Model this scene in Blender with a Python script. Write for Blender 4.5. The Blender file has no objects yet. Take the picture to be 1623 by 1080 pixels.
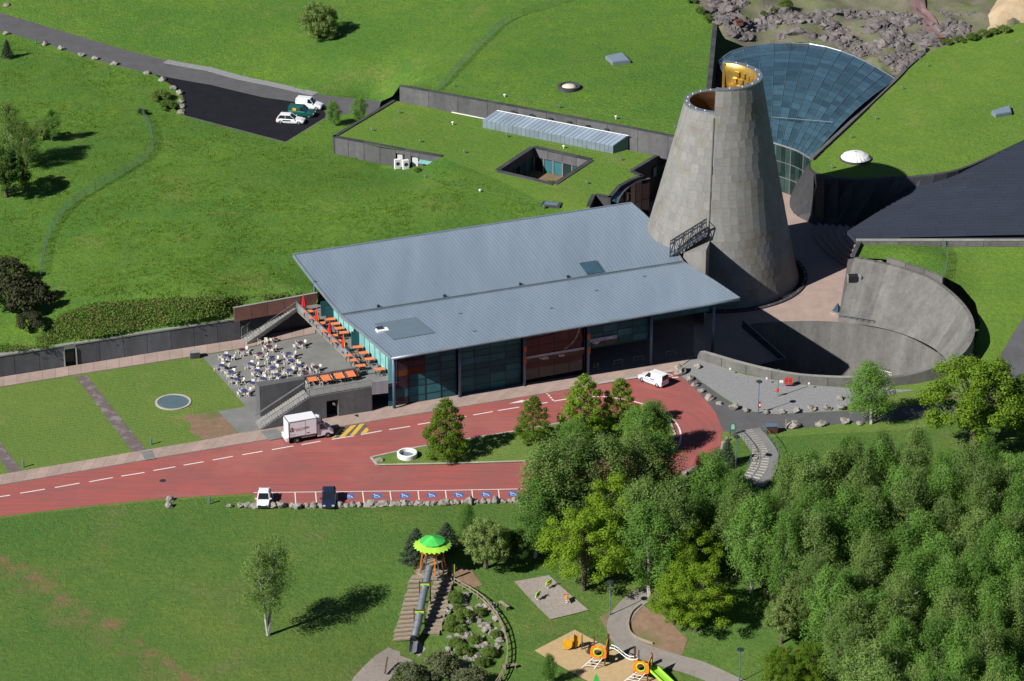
import bpy, math, random
import numpy as np
from mathutils import Vector, Matrix, noise as mnoise
from mathutils.geometry import delaunay_2d_cdt

SC = bpy.context.scene
COL = SC.collection
rnd = random.Random(7)
R = math.radians

# ------------------------------------------------------------------ camera, sky, sun, exposure
PITCH, FPX, CAMH = R(25.0), 4900.0, 177.0
cam_d = bpy.data.cameras.new('camera'); cam = bpy.data.objects.new('camera', cam_d); COL.objects.link(cam)
cam.location = (0, 0, CAMH); cam.rotation_euler = (R(90) - PITCH, 0, 0)
cam_d.sensor_width = 36.0; cam_d.lens = 36.0 * FPX / 1623.0
cam_d.clip_start = 1.0; cam_d.clip_end = 6000.0
SC.camera = cam

SUN_EL, SUN_AZ = R(37.5), R(216.0)          # direction towards the sun: azimuth counted from +x, anticlockwise
sd = Vector((math.cos(SUN_AZ) * math.cos(SUN_EL), math.sin(SUN_AZ) * math.cos(SUN_EL), math.sin(SUN_EL)))
world = bpy.data.worlds.new('World'); SC.world = world; world.use_nodes = True
wn = world.node_tree; bg = wn.nodes['Background']
sky = wn.nodes.new('ShaderNodeTexSky'); sky.sky_type = 'NISHITA'; sky.sun_disc = False
sky.sun_elevation = SUN_EL; sky.sun_rotation = R(90) - SUN_AZ
sky.altitude = 2200; sky.air_density = 0.7; sky.dust_density = 0.1; sky.ozone_density = 2.0
wn.links.new(sky.outputs[0], bg.inputs[0]); bg.inputs[1].default_value = 0.05
sl = bpy.data.lights.new('sun', 'SUN'); sl.energy = 5.0; sl.angle = R(0.55); sl.color = (1.0, 0.97, 0.92)
sun = bpy.data.objects.new('sun', sl); COL.objects.link(sun)
sun.rotation_euler = sd.to_track_quat('Z', 'Y').to_euler()
SC.view_settings.view_transform = 'Standard'; SC.view_settings.look = 'None'
SC.view_settings.exposure = 0.6; SC.view_settings.gamma = 1.0; SC.view_settings.use_curve_mapping = False
SC.render.engine = 'CYCLES'; SC.cycles.use_denoising = True
SC.cycles.max_bounces = 5; SC.cycles.diffuse_bounces = 1; SC.cycles.glossy_bounces = 3
SC.cycles.transparent_max_bounces = 6; SC.cycles.caustics_reflective = False; SC.cycles.caustics_refractive = False

# ------------------------------------------------------------------ where a point of the site lies: image pixels cast through the camera onto a level plane -> metres
SP, CP = math.sin(PITCH), math.cos(PITCH)
def G(px, py, z=0.0):
    dx = (px - 811.5) / FPX; v = (py - 540.0) / FPX
    t = (CAMH - z) / (SP + v * CP)
    return Vector((dx * t, (CP - v * SP) * t, z))
def GL(pts, z=None):
    return [G(p[0], p[1], p[2] if len(p) > 2 else (z or 0.0)) for p in pts]

# ------------------------------------------------------------------ object helpers
def link(o, parent=None):
    COL.objects.link(o)
    if parent is not None: o.parent = parent
    return o
def tag(o, label=None, cat=None, group=None, kind=None):
    if label: o['label'] = label
    if cat: o['category'] = cat
    if group: o['group'] = group
    if kind: o['kind'] = kind
    return o
def thing(name, label, cat, loc=(0, 0, 0), rz=0.0, group=None):
    o = bpy.data.objects.new(name, None); o.empty_display_size = 0.5
    o.location = loc; o.rotation_euler = (0, 0, rz); link(o); return tag(o, label, cat, group)
def root_loc(o):
    while o.parent is not None: o = o.parent
    return Vector(o.location)
KIDS = {}
def kids(o):
    return list(o.children)
def copy_tree(o, loc=None, rz=None, label=None, group=None, scale=None, parent=None):
    c = o.copy(); link(c, parent)
    if loc is not None: c.location = loc
    if rz is not None: c.rotation_euler = (0, 0, rz)
    if scale is not None: c.scale = scale if hasattr(scale, '__len__') else (scale,) * 3
    if label: c['label'] = label
    if group: c['group'] = group
    for ch in PROTO_KIDS.get(o.name, []): copy_tree(ch, parent=c)
    return c
PROTO_KIDS = {}
def freeze(o):
    ks = [c for c in bpy.data.objects if c.parent is o]
    PROTO_KIDS[o.name] = ks
    for k in ks: freeze(k)

def rotz(p, a):
    c, s = math.cos(a), math.sin(a)
    return Vector((p[0] * c - p[1] * s, p[0] * s + p[1] * c, p[2]))

class MB:
    def __init__(s): s.v = []; s.f = []; s.t = []
    def add(s, vs, fs, tone=0.5):
        b = len(s.v); s.v += [tuple(p) for p in vs]
        for f in fs: s.f.append(tuple(i + b for i in f)); s.t.append(tone)
        return s
    def hexa(s, p, tone=0.5):      # p: 4 bottom then 4 top, same order
        return s.add(p, [(3, 2, 1, 0), (4, 5, 6, 7), (0, 1, 5, 4), (1, 2, 6, 5), (2, 3, 7, 6), (3, 0, 4, 7)], tone)
    def box(s, cx, cy, z0, sx, sy, sz, rz=0.0, tone=0.5, taper=1.0):
        q = []
        for k, (z, tp) in enumerate(((z0, 1.0), (z0 + sz, taper))):
            for a, b in ((-1, -1), (1, -1), (1, 1), (-1, 1)):
                p = rotz((a * sx / 2 * tp, b * sy / 2 * tp, 0), rz); q.append((cx + p.x, cy + p.y, z))
        return s.hexa(q, tone)
    def bar(s, a, b, w, h=None, tone=0.5, up=Vector((0, 0, 1))):     # box beam from a to b
        a, b = Vector(a), Vector(b); h = h or w; d = (b - a).normalized()
        sx = d.cross(up)
        if sx.length < 1e-3: sx = d.cross(Vector((1, 0, 0)))
        sx.normalize(); sy = sx.cross(d).normalized()
        q = [e + sx * i * w / 2 + sy * j * h / 2 for e in (a, b) for i, j in ((-1, -1), (1, -1), (1, 1), (-1, 1))]
        return s.hexa(q, tone)
    def slab(s, quad, th, tone=0.5):  # quad = top face, extruded down by th
        return s.hexa([Vector(p) - Vector((0, 0, th)) for p in quad] + [Vector(p) for p in quad], tone)
    def tube(s, path, r, n=6, tone=0.5, cap=True):
        path = [Vector(p) for p in path]
        rs = r if hasattr(r, '__len__') else [r] * len(path)
        rings = []; prev = None
        for i, p in enumerate(path):
            d = (path[min(i + 1, len(path) - 1)] - path[max(i - 1, 0)])
            if d.length < 1e-6: d = Vector((0, 0, 1))
            d.normalize()
            if prev is None:
                prev = d.cross(Vector((0.31, 0.95, 0.05)))
                if prev.length < 0.1: prev = d.cross(Vector((1, 0, 0)))
            x = (prev - d * prev.dot(d)).normalized(); prev = x; y = d.cross(x)
            rings.append([p + (x * math.cos(2 * math.pi * k / n) + y * math.sin(2 * math.pi * k / n)) * rs[i] for k in range(n)])
        vs = [q for rg in rings for q in rg]; fs = []
        for i in range(len(path) - 1):
            for k in range(n):
                k2 = (k + 1) % n; fs.append((i * n + k, i * n + k2, (i + 1) * n + k2, (i + 1) * n + k))
        if cap: fs.append(tuple(range(n - 1, -1, -1))); fs.append(tuple((len(path) - 1) * n + k for k in range(n)))
        return s.add(vs, fs, tone)
    def lathe(s, prof, c=(0, 0, 0), n=16, a0=0.0, a1=None, tone=0.5, caps=False):
        full = a1 is None; a1 = a0 + 2 * math.pi if full else a1
        m = n if full else n + 1; vs = []; fs = []
        for r, z in prof:
            for k in range(m):
                a = a0 + (a1 - a0) * k / n; vs.append((c[0] + r * math.cos(a), c[1] + r * math.sin(a), c[2] + z))
        for i in range(len(prof) - 1):
            for k in range(n):
                k2 = (k + 1) % m; fs.append((i * m + k, i * m + k2, (i + 1) * m + k2, (i + 1) * m + k))
        if caps:
            fs.append(tuple(range(m - 1, -1, -1))); fs.append(tuple((len(prof) - 1) * m + k for k in range(m)))
        return s.add(vs, fs, tone)
    def prism(s, poly, z0, z1, tone=0.5):
        n = len(poly); vs = [(p[0], p[1], z0) for p in poly] + [(p[0], p[1], z1) for p in poly]
        area = sum(poly[i][0] * poly[(i + 1) % n][1] - poly[(i + 1) % n][0] * poly[i][1] for i in range(n))
        fs = [tuple(range(n - 1, -1, -1)), tuple(range(n, 2 * n))] + [(i, (i + 1) % n, n + (i + 1) % n, n + i) for i in range(n)]
        if area < 0: fs = [tuple(reversed(f)) for f in fs]
        return s.add(vs, fs, tone)
    def sideprism(s, prof, w0, w1=None, tone=0.5):  # prof [(x,z,halfwidth)] polygon in x-z, mirrored in y
        n = len(prof); vs = [(p[0], -p[2], p[1]) for p in prof] + [(p[0], p[2], p[1]) for p in prof]
        fs = [tuple(range(n)), tuple(range(2 * n - 1, n - 1, -1))] + [(i, n + i, n + (i + 1) % n, (i + 1) % n) for i in range(n)]
        return s.add(vs, fs, tone)
    def mesh(s, name, mat, smooth=False, off=None):
        me = bpy.data.meshes.new(name)
        vs = s.v if off is None else [(a - off[0], b - off[1], c - off[2]) for a, b, c in s.v]
        me.from_pydata(vs, [], s.f); me.materials.append(mat)
        at = me.attributes.new('tone', 'FLOAT', 'FACE'); at.data.foreach_set('value', s.t)
        if smooth: me.polygons.foreach_set('use_smooth', [True] * len(me.polygons))
        me.update(); return me
    def build(s, name, mat, parent=None, smooth=False, world=True, label=None, kind=None):
        off = root_loc(parent) if (parent is not None and world) else None
        o = bpy.data.objects.new(name, s.mesh(name, mat, smooth, off)); link(o, parent)
        if label: o['label'] = label
        if kind: o['kind'] = kind
        return o

# ------------------------------------------------------------------ materials
def srgb(r, g, b):
    return tuple(((c / 255.0) / 12.92 if c <= 10 else ((c / 255.0 + 0.055) / 1.055) ** 2.4) for c in (r, g, b))
MATS = {}
class NT:
    def __init__(s, m): s.t = m.node_tree; s.n = s.t.nodes; s.l = s.t.links
    def node(s, typ, **kw):
        n = s.n.new(typ)
        for k, v in kw.items(): setattr(n, k, v)
        return n
    def noise(s, vec, scale, detail=3, rough=0.6):
        n = s.node('ShaderNodeTexNoise'); n.inputs['Scale'].default_value = scale; n.inputs['Detail'].default_value = detail
        n.inputs['Roughness'].default_value = rough; s.l.new(vec, n.inputs['Vector']); return n.outputs['Fac']
    def ramp(s, fac, a, b):
        n = s.node('ShaderNodeMapRange'); n.inputs[1].default_value = a; n.inputs[2].default_value = b
        s.l.new(fac, n.inputs[0]); return n.outputs[0]
    def mix(s, fac, a, b, mode='MIX'):
        n = s.node('ShaderNodeMix', data_type='RGBA', blend_type=mode)
        for sock, v in ((n.inputs[0], fac), (n.inputs[6], a), (n.inputs[7], b)):
            if isinstance(v, bpy.types.NodeSocket): s.l.new(v, sock)
            elif isinstance(v, (int, float)): sock.default_value = v
            else: sock.default_value = (*v, 1)
        return n.outputs[2]
    def math(s, op, a, b=None):
        n = s.node('ShaderNodeMath', operation=op)
        for i, v in enumerate((a, b)):
            if v is None: continue
            if isinstance(v, bpy.types.NodeSocket): s.l.new(v, n.inputs[i])
            else: n.inputs[i].default_value = v
        return n.outputs[0]
    def bump(s, h, strength, dist):
        n = s.node('ShaderNodeBump'); n.inputs['Strength'].default_value = strength; n.inputs['Distance'].default_value = dist
        s.l.new(h, n.inputs['Height']); return n.outputs[0]
def new_mat(name):
    m = bpy.data.materials.new(name); m.use_nodes = True; MATS[name] = m
    t = NT(m); return m, t, t.n['Principled BSDF']
def mul(c, k): return tuple(x * k for x in c)
def surf(name, col, col2=None, scale=0.6, rough=0.8, metal=0.0, bump=0.0, bscale=6.0, tone=0.0, spec=0.3, streak=None, stain=0.0, obj=False, col3=None, alpha=None, coat=0.0):
    """plain procedural surface: two-colour noise, tone per piece, stains, grain relief"""
    m, t, p = new_mat(name)
    if obj: vec = t.node('ShaderNodeTexCoord').outputs['Object']
    else: vec = t.node('ShaderNodeNewGeometry').outputs['Position']
    v2 = vec
    if streak:
        mp = t.node('ShaderNodeMapping'); mp.inputs['Rotation'].default_value = (0, 0, streak[0]); mp.inputs['Scale'].default_value = streak[1]
        t.l.new(vec, mp.inputs[0]); v2 = mp.outputs[0]
    c2 = col2 or mul(col, 0.72)
    c = t.mix(t.ramp(t.noise(v2, scale, 6, 0.65), 0.32, 0.68), col, c2)
    if col3: c = t.mix(t.ramp(t.noise(vec, scale * 0.31, 4, 0.6), 0.5, 0.66), c, col3)
    if stain: c = t.mix(t.math('MULTIPLY', t.ramp(t.noise(vec, scale * 3.1, 5, 0.7), 0.45, 0.75), stain), c, mul(col, 0.35))
    fine = t.noise(vec, bscale * 2.3, 3)
    c = t.mix(t.math('MULTIPLY', t.ramp(fine, 0.35, 0.65), 0.16 if not metal else 0.06), c, mul(col, 0.5))
    if tone:
        at = t.node('ShaderNodeAttribute', attribute_name='tone')
        c = t.mix(1.0, c, t.mix(at.outputs['Fac'], (1 - tone,) * 3, (1 + tone,) * 3), 'MULTIPLY')
    t.l.new(c, p.inputs['Base Color']); p.inputs['Roughness'].default_value = rough
    p.inputs['Metallic'].default_value = metal; p.inputs['Specular IOR Level'].default_value = spec
    if coat: p.inputs['Coat Weight'].default_value = coat; p.inputs['Coat Roughness'].default_value = 0.08
    if bump: t.l.new(t.bump(t.noise(vec, bscale, 5, 0.7), bump, 0.1), p.inputs['Normal'])
    return m

def grass_mat(name, a, b, c, dry, dry_amt=0.3, clump=0.9, bump=0.9, stripes=False, tracks=()):
    m, t, p = new_mat(name); vec = t.node('ShaderNodeNewGeometry').outputs['Position']
    mp = t.node('ShaderNodeMapping'); mp.inputs['Scale'].default_value = (1, 1, 0.4); t.l.new(vec, mp.inputs[0]); vec = mp.outputs[0]
    big = t.ramp(t.noise(vec, 0.045, 5, 0.62), 0.36, 0.64)
    mid = t.ramp(t.noise(vec, 0.32, 5, 0.7), 0.33, 0.67)
    col = t.mix(big, a, b); col = t.mix(t.math('MULTIPLY', mid, 0.55), col, c)
    dr = t.ramp(t.noise(vec, 0.11, 7, 0.72), 0.56, 0.7)
    col = t.mix(t.math('MULTIPLY', dr, dry_amt), col, dry)
    fine = t.noise(vec, 1.9, 6, 0.75)
    col = t.mix(t.math('MULTIPLY', t.ramp(fine, 0.38, 0.66), clump * 0.62), col, mul(a, 0.42))
    spk = t.ramp(t.noise(vec, 5.5, 4, 0.8), 0.5, 0.72)
    col = t.mix(t.math('MULTIPLY', spk, 0.35), col, mul(b, 1.35))
    if stripes:
        w = t.node('ShaderNodeTexWave', wave_type='BANDS'); w.inputs['Scale'].default_value = 0.42; w.inputs['Distortion'].default_value = 1.2
        mp2 = t.node('ShaderNodeMapping'); mp2.inputs['Rotation'].default_value = (0, 0, R(70)); t.l.new(vec, mp2.inputs[0]); t.l.new(mp2.outputs[0], w.inputs['Vector'])
        col = t.mix(t.math('MULTIPLY', w.outputs['Fac'], 0.22), col, mul(b, 1.25))
    for a0, b0, wd, amt in tracks:
        d = (b0 - a0).normalized(); nrm = Vector((-d.y, d.x, 0)); pos = t.node('ShaderNodeNewGeometry').outputs['Position']
        dp = t.node('ShaderNodeVectorMath', operation='DOT_PRODUCT'); t.l.new(pos, dp.inputs[0]); dp.inputs[1].default_value = nrm
        ds = t.math('ABSOLUTE', t.math('ADD', t.math('SUBTRACT', dp.outputs['Value'], a0.dot(nrm)), t.math('MULTIPLY', t.math('SUBTRACT', t.noise(pos, 0.08, 3), 0.5), 7.0)))
        m2 = t.math('MULTIPLY', t.ramp(ds, wd, 0.0), t.ramp(t.noise(pos, 0.5, 5, 0.7), 0.42, 0.6)); m2 = t.math('MULTIPLY', m2, amt)
        col = t.mix(m2, col, (0.22, 0.135, 0.08))
    t.l.new(col, p.inputs['Base Color']); p.inputs['Roughness'].default_value = 0.9; p.inputs['Specular IOR Level'].default_value = 0.1
    h = t.math('ADD', t.noise(vec, 1.3, 6, 0.8), t.math('MULTIPLY', t.noise(vec, 4.5, 4, 0.8), 0.5))
    t.l.new(t.bump(h, bump, 0.45), p.inputs['Normal'])
    return m

M_meadow = grass_mat('meadow_grass', (0.095, 0.205, 0.028), (0.155, 0.265, 0.032), (0.058, 0.16, 0.044), (0.24, 0.23, 0.075), 0.6, 1.0, 0.9)
M_lawn = grass_mat('mown_lawn', (0.105, 0.175, 0.034), (0.14, 0.20, 0.045), (0.085, 0.15, 0.034), (0.22, 0.2, 0.085), 0.7, 0.5, 0.5, True)
M_front = grass_mat('slope_grass', (0.092, 0.18, 0.034), (0.155, 0.21, 0.045), (0.052, 0.148, 0.034), (0.19, 0.18, 0.08), 0.7, 0.85, 0.8, tracks=((G(0, 895, -1), G(270, 1060, -2), 1.3, 0.9), (G(0, 900, -1), G(260, 1078, -2), 3.5, 0.4)))
M_roofg = grass_mat('roof_grass', (0.115, 0.205, 0.03), (0.155, 0.24, 0.035), (0.078, 0.18, 0.034), (0.22, 0.215, 0.08), 0.6, 0.8, 0.6)
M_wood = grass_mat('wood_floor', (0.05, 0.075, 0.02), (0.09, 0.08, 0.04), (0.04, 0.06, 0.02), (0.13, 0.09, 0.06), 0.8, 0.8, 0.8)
M_conc = surf('concrete', (0.155, 0.15, 0.14), (0.098, 0.095, 0.09), 0.5, 0.85, bump=0.25, bscale=4, stain=0.5, tone=0.12, streak=(0, (1.0, 1.0, 0.22)))
M_concd = surf('dark_concrete', (0.062, 0.063, 0.068), (0.038, 0.039, 0.043), 0.4, 0.8, bump=0.25, bscale=4, stain=0.4, tone=0.25, streak=(0, (1, 1, 0.25)))
M_concl = surf('pale_concrete', (0.29, 0.285, 0.26), (0.21, 0.205, 0.19), 0.8, 0.85, bump=0.2, bscale=5, stain=0.3, tone=0.08)
M_wallg = surf('weathered_wall', (0.125, 0.122, 0.125), (0.08, 0.078, 0.082), 0.45, 0.85, bump=0.25, bscale=4, stain=0.5, tone=0.15, streak=(0, (1, 1, 0.2)))
M_stone = surf('tower_stone', (0.215, 0.208, 0.193), (0.18, 0.175, 0.165), 0.9, 0.8, bump=0.15, bscale=5, tone=0.13, stain=0.3, col3=(0.17, 0.155, 0.125), streak=(0, (1, 1, 0.14)))
M_slw = surf('slate_wall', (0.115, 0.118, 0.13), (0.07, 0.072, 0.082), 0.4, 0.8, bump=0.25, bscale=4, stain=0.4, tone=0.2, streak=(0, (1, 1, 0.25)))
M_joint = surf('stone_joint', (0.175, 0.168, 0.155), rough=0.9)
M_pave = surf('pink_paving', (0.37, 0.27, 0.23), (0.29, 0.22, 0.19), 0.5, 0.85, bump=0.1, bscale=6, tone=0.08, stain=0.2)
M_paveg = surf('grey_paving', (0.20, 0.20, 0.195), (0.15, 0.15, 0.145), 0.35, 0.85, bump=0.15, bscale=6, tone=0.07, stain=0.3)
M_patio = surf('patio_concrete', (0.21, 0.21, 0.20), (0.155, 0.155, 0.147), 0.16, 0.85, bump=0.15, bscale=6, stain=0.35, tone=0.05)
M_kerb = surf('kerb_stone', (0.42, 0.39, 0.34), rough=0.85, tone=0.08, bump=0.1)
M_gravel = surf('gravel', (0.27, 0.27, 0.275), (0.2, 0.2, 0.203), 2.2, 0.95, bump=0.9, bscale=7, stain=0.25)
M_grav2 = surf('pinkish_gravel', (0.33, 0.285, 0.25), (0.25, 0.215, 0.185), 2.5, 0.95, bump=0.8, bscale=8, stain=0.2)
M_sand = surf('play_sand', (0.45, 0.32, 0.17), (0.38, 0.27, 0.14), 1.4, 0.95, bump=0.6, bscale=6, stain=0.12)
M_asph = surf('asphalt', (0.105, 0.104, 0.108), (0.082, 0.08, 0.083), 0.4, 0.9, bump=0.2, bscale=14, stain=0.25)
M_aspn = surf('fresh_asphalt', (0.011, 0.012, 0.016), (0.017, 0.017, 0.021), 0.5, 0.9, spec=0.08, bump=0.2, bscale=14)
M_path = surf('worn_path', (0.24, 0.215, 0.19), (0.19, 0.17, 0.15), 0.9, 0.9, bump=0.2, bscale=10, stain=0.2)
M_earth = surf('bare_earth', (0.24, 0.155, 0.10), (0.17, 0.11, 0.07), 0.9, 0.95, bump=0.6, bscale=4, stain=0.3, col3=(0.12, 0.13, 0.045))
M_lava = surf('lava_gravel', (0.16, 0.125, 0.12), (0.10, 0.08, 0.08), 2.0, 0.95, bump=0.8, bscale=7, col3=(0.22, 0.20, 0.19))
M_rock = surf('boulder_rock', (0.27, 0.245, 0.215), (0.17, 0.155, 0.135), 1.6, 0.9, bump=0.8, bscale=3, tone=0.15, stain=0.3, obj=True)
M_lrock = surf('lava_rock', (0.17, 0.15, 0.145), (0.10, 0.09, 0.088), 0.9, 0.95, bump=1.0, bscale=1.6, stain=0.4, tone=0.25)
M_lground = surf('lava_ground', (0.17, 0.14, 0.115), (0.10, 0.125, 0.05), 0.5, 0.95, bump=1.0, bscale=1.6, stain=0.4, col3=(0.10, 0.14, 0.035))
M_white = surf('white_paint', (0.75, 0.75, 0.73), (0.66, 0.66, 0.64), 1.5, 0.6, obj=True)
M_mark = surf('road_paint', (0.72, 0.70, 0.66), (0.58, 0.55, 0.51), 2.5, 0.7, stain=0.2)
M_blue = surf('blue_paint', (0.03, 0.14, 0.42), rough=0.6)
M_yel = surf('yellow_paint', (0.70, 0.43, 0.05), (0.5, 0.32, 0.06), 2.0, 0.7, stain=0.3)
M_hatch = surf('grey_hatch', (0.13, 0.115, 0.11), rough=0.8, stain=0.3)
M_zinc = surf('zinc', (0.22, 0.275, 0.335), (0.185, 0.23, 0.285), 0.25, 0.45, 0.2, tone=0.045, spec=0.5, streak=(-R(22), (1.6, 0.12, 1)), bump=0.04)
M_zinc2 = surf('zinc_trim', (0.24, 0.29, 0.34), rough=0.45, metal=0.3, spec=0.5)
M_zincd = surf('zinc_patch', (0.15, 0.20, 0.24), (0.13, 0.17, 0.20), 0.8, 0.5, 0.2)
M_steel = surf('steel', (0.42, 0.44, 0.46), rough=0.35, metal=0.7, spec=0.5, obj=True)
M_bluest = surf('blue_steel', (0.10, 0.16, 0.24), rough=0.45, spec=0.5, obj=True)
M_dark = surf('dark_metal', (0.03, 0.035, 0.05), rough=0.5, spec=0.4)
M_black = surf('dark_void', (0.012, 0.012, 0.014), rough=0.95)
M_rubber = surf('tyre_rubber', (0.02, 0.02, 0.02), rough=0.85, obj=True)
M_slate = surf('slate_roof', (0.03, 0.037, 0.054), (0.025, 0.031, 0.045), 0.2, 0.7, tone=0.05, bump=0.1, bscale=3, spec=0.3)
M_gold = surf('gold_metal', (0.62, 0.40, 0.10), (0.48, 0.29, 0.06), 0.7, 0.38, 0.75, spec=0.5, tone=0.15)
M_redw = surf('red_brown_wall', (0.23, 0.105, 0.08), (0.17, 0.08, 0.065), 0.6, 0.8, tone=0.12, bump=0.15)
M_orange = surf('orange_top', (0.72, 0.21, 0.08), (0.62, 0.18, 0.07), 2.0, 0.5, obj=True)
M_orangep = surf('orange_panel', (0.80, 0.22, 0.015), rough=0.5, obj=True)
M_yelp = surf('yellow_panel', (0.80, 0.40, 0.02), rough=0.5, obj=True)
M_lime = surf('lime_panel', (0.35, 0.68, 0.06), rough=0.5, tone=0.15)
M_green = surf('green_canopy', (0.07, 0.52, 0.09), rough=0.5, tone=0.25)
M_brown = surf('brown_timber', (0.11, 0.045, 0.025), rough=0.75, obj=True)
M_timber = surf('grey_timber', (0.30, 0.245, 0.17), (0.2, 0.165, 0.12), 2.0, 0.85, tone=0.15, bump=0.2)
M_tread = surf('step_gravel', (0.31, 0.25, 0.185), (0.23, 0.185, 0.14), 1.8, 0.95, bump=0.4, tone=0.12)
M_chairw = surf('white_plastic', (0.74, 0.68, 0.60), rough=0.5, obj=True)
M_chaird = surf('dark_red_chair', (0.10, 0.035, 0.03), rough=0.6, obj=True)
M_blut = surf('blue_top', (0.035, 0.06, 0.22), (0.05, 0.05, 0.13), 2.5, 0.4, obj=True)
M_purt = surf('maroon_top', (0.09, 0.03, 0.06), rough=0.4, obj=True)
M_red = surf('red_cloth', (0.62, 0.025, 0.035), rough=0.7, obj=True)
M_ycloth = surf('yellow_cloth', (0.75, 0.36, 0.03), rough=0.7, obj=True)
M_redp = surf('red_enamel', (0.62, 0.04, 0.03), rough=0.4, obj=True)
M_carw = surf('white_car_paint', (0.74, 0.75, 0.76), (0.72, 0.73, 0.74), rough=0.25, spec=0.5, obj=True, coat=0.5)
M_carb = surf('navy_car_paint', (0.012, 0.02, 0.045), (0.012, 0.018, 0.04), rough=0.25, spec=0.5, obj=True, coat=0.8)
M_carg = surf('green_car_paint', (0.008, 0.10, 0.085), rough=0.25, spec=0.5, obj=True, coat=0.6)
M_cglass = surf('car_glass', (0.014, 0.018, 0.022), rough=0.08, spec=0.8, obj=True)
M_lamp = surf('headlamp', (0.6, 0.62, 0.65), rough=0.1, spec=0.8, obj=True)
M_redl = surf('tail_lamp', (0.45, 0.02, 0.02), rough=0.2, spec=0.6, obj=True)
M_text = surf('red_lettering', (0.42, 0.01, 0.03), rough=0.5, obj=True)
M_logo = surf('purple_emblem', (0.12, 0.03, 0.12), rough=0.5, obj=True)
M_signg = surf('green_sign', (0.01, 0.17, 0.09), rough=0.5, obj=True)
M_fence = surf('green_wire', (0.10, 0.17, 0.13), rough=0.6)
M_water = surf('pond_water', (0.10, 0.15, 0.17), (0.08, 0.12, 0.13), 1.0, 0.12, spec=0.6)
M_dome = surf('pale_dome', (0.62, 0.58, 0.45), rough=0.4)
M_bark = surf('birch_bark', (0.48, 0.45, 0.39), (0.2, 0.18, 0.16), 2.2, 0.85, obj=True, stain=0.5)
M_barkd = surf('dark_bark', (0.10, 0.08, 0.06), rough=0.9, obj=True)
M_tuff = surf('sandy_mound', (0.43, 0.33, 0.215), (0.34, 0.25, 0.15), 0.6, 0.95, bump=1.0, bscale=1.5)

def glass_mat(name, col, rough=0.03, spec=0.8, tone=0.2, metal=0.0):
    m, t, p = new_mat(name)
    at = t.node('ShaderNodeAttribute', attribute_name='tone')
    vec = t.node('ShaderNodeNewGeometry').outputs['Position']
    c = t.mix(t.ramp(t.noise(vec, 0.5, 3), 0.3, 0.7), col, mul(col, 0.7))
    c = t.mix(1.0, c, t.mix(at.outputs['Fac'], (1 - tone,) * 3, (1 + tone,) * 3), 'MULTIPLY')
    t.l.new(c, p.inputs['Base Color']); p.inputs['Roughness'].default_value = rough
    p.inputs['Specular IOR Level'].default_value = spec; p.inputs['Metallic'].default_value = metal
    p.inputs['IOR'].default_value = 1.42
    return m
M_gteal = glass_mat('teal_glass', (0.035, 0.125, 0.145), 0.07, 0.1, 0.3)
M_gdark = glass_mat('brown_mirror_glass', (0.05, 0.045, 0.05), 0.02, 0.9, 0.1, 0.7)
M_gcyan = glass_mat('cyan_glass', (0.22, 0.50, 0.48), 0.08, 0.5, 0.15)
M_gblue = glass_mat('sky_tint_glass', (0.042, 0.092, 0.122), 0.14, 0.5, 0.3)  # sky reflected in the roof panes is put into the blue base
M_gwall = glass_mat('greenish_glass', (0.022, 0.045, 0.04), 0.05, 0.4, 0.5)
M_goldsh = surf('shaded_gold', (0.10, 0.05, 0.025), (0.05, 0.025, 0.015), 0.8, 0.5, 0.4)  # gold lining of the lower half, shade and dark reflections put into the colour

def road_mat():
    m, t, p = new_mat('red_asphalt'); pos = t.node('ShaderNodeNewGeometry').outputs['Position']
    mp = t.node('ShaderNodeMapping'); mp.inputs['Rotation'].default_value = (0, 0, -R(19)); mp.inputs['Scale'].default_value = (0.09, 2.6, 1); t.l.new(pos, mp.inputs[0])
    c0 = G(985, 690); sub = t.node('ShaderNodeVectorMath', operation='SUBTRACT'); t.l.new(pos, sub.inputs[0]); sub.inputs[1].default_value = c0
    ln = t.node('ShaderNodeVectorMath', operation='LENGTH'); t.l.new(sub.outputs[0], ln.inputs[0])
    cmb = t.node('ShaderNodeCombineXYZ'); t.l.new(t.math('MULTIPLY', ln.outputs['Value'], 2.2), cmb.inputs[0])
    sp = t.node('ShaderNodeSeparateXYZ'); t.l.new(pos, sp.inputs[0])
    t.l.new(t.math('MULTIPLY', sp.outputs[1], 0.1), cmb.inputs[1])
    f1 = t.noise(mp.outputs[0], 1.0, 6, 0.7); f2 = t.noise(cmb.outputs[0], 1.0, 5, 0.7)
    sel = t.ramp(sp.outputs[0], c0.x - 2, c0.x + 4)
    fm = t.node('ShaderNodeMix'); t.l.new(sel, fm.inputs[0]); t.l.new(f1, fm.inputs[2]); t.l.new(f2, fm.inputs[3])
    f = fm.outputs[0]
    c = t.mix(t.ramp(f, 0.40, 0.68), (0.36, 0.085, 0.072), (0.19, 0.085, 0.08))
    c = t.mix(t.math('MULTIPLY', t.ramp(t.noise(pos, 0.16, 4), 0.42, 0.62), 0.5), c, (0.215, 0.085, 0.078))
    c = t.mix(t.math('MULTIPLY', t.ramp(t.noise(pos, 9, 3), 0.4, 0.7), 0.18), c, (0.10, 0.06, 0.06))
    c = t.mix(t.math('MULTIPLY', t.ramp(t.noise(mp.outputs[0], 2.6, 5, 0.8), 0.55, 0.7), 0.5), c, (0.13, 0.075, 0.075))
    c = t.mix(t.math('MULTIPLY', t.ramp(t.noise(pos, 0.07, 5, 0.7), 0.5, 0.62), 0.35), c, (0.34, 0.13, 0.11))
    t.l.new(c, p.inputs['Base Color']); p.inputs['Roughness'].default_value = 0.85; p.inputs['Specular IOR Level'].default_value = 0.2
    return m
M_road = road_mat()

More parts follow.
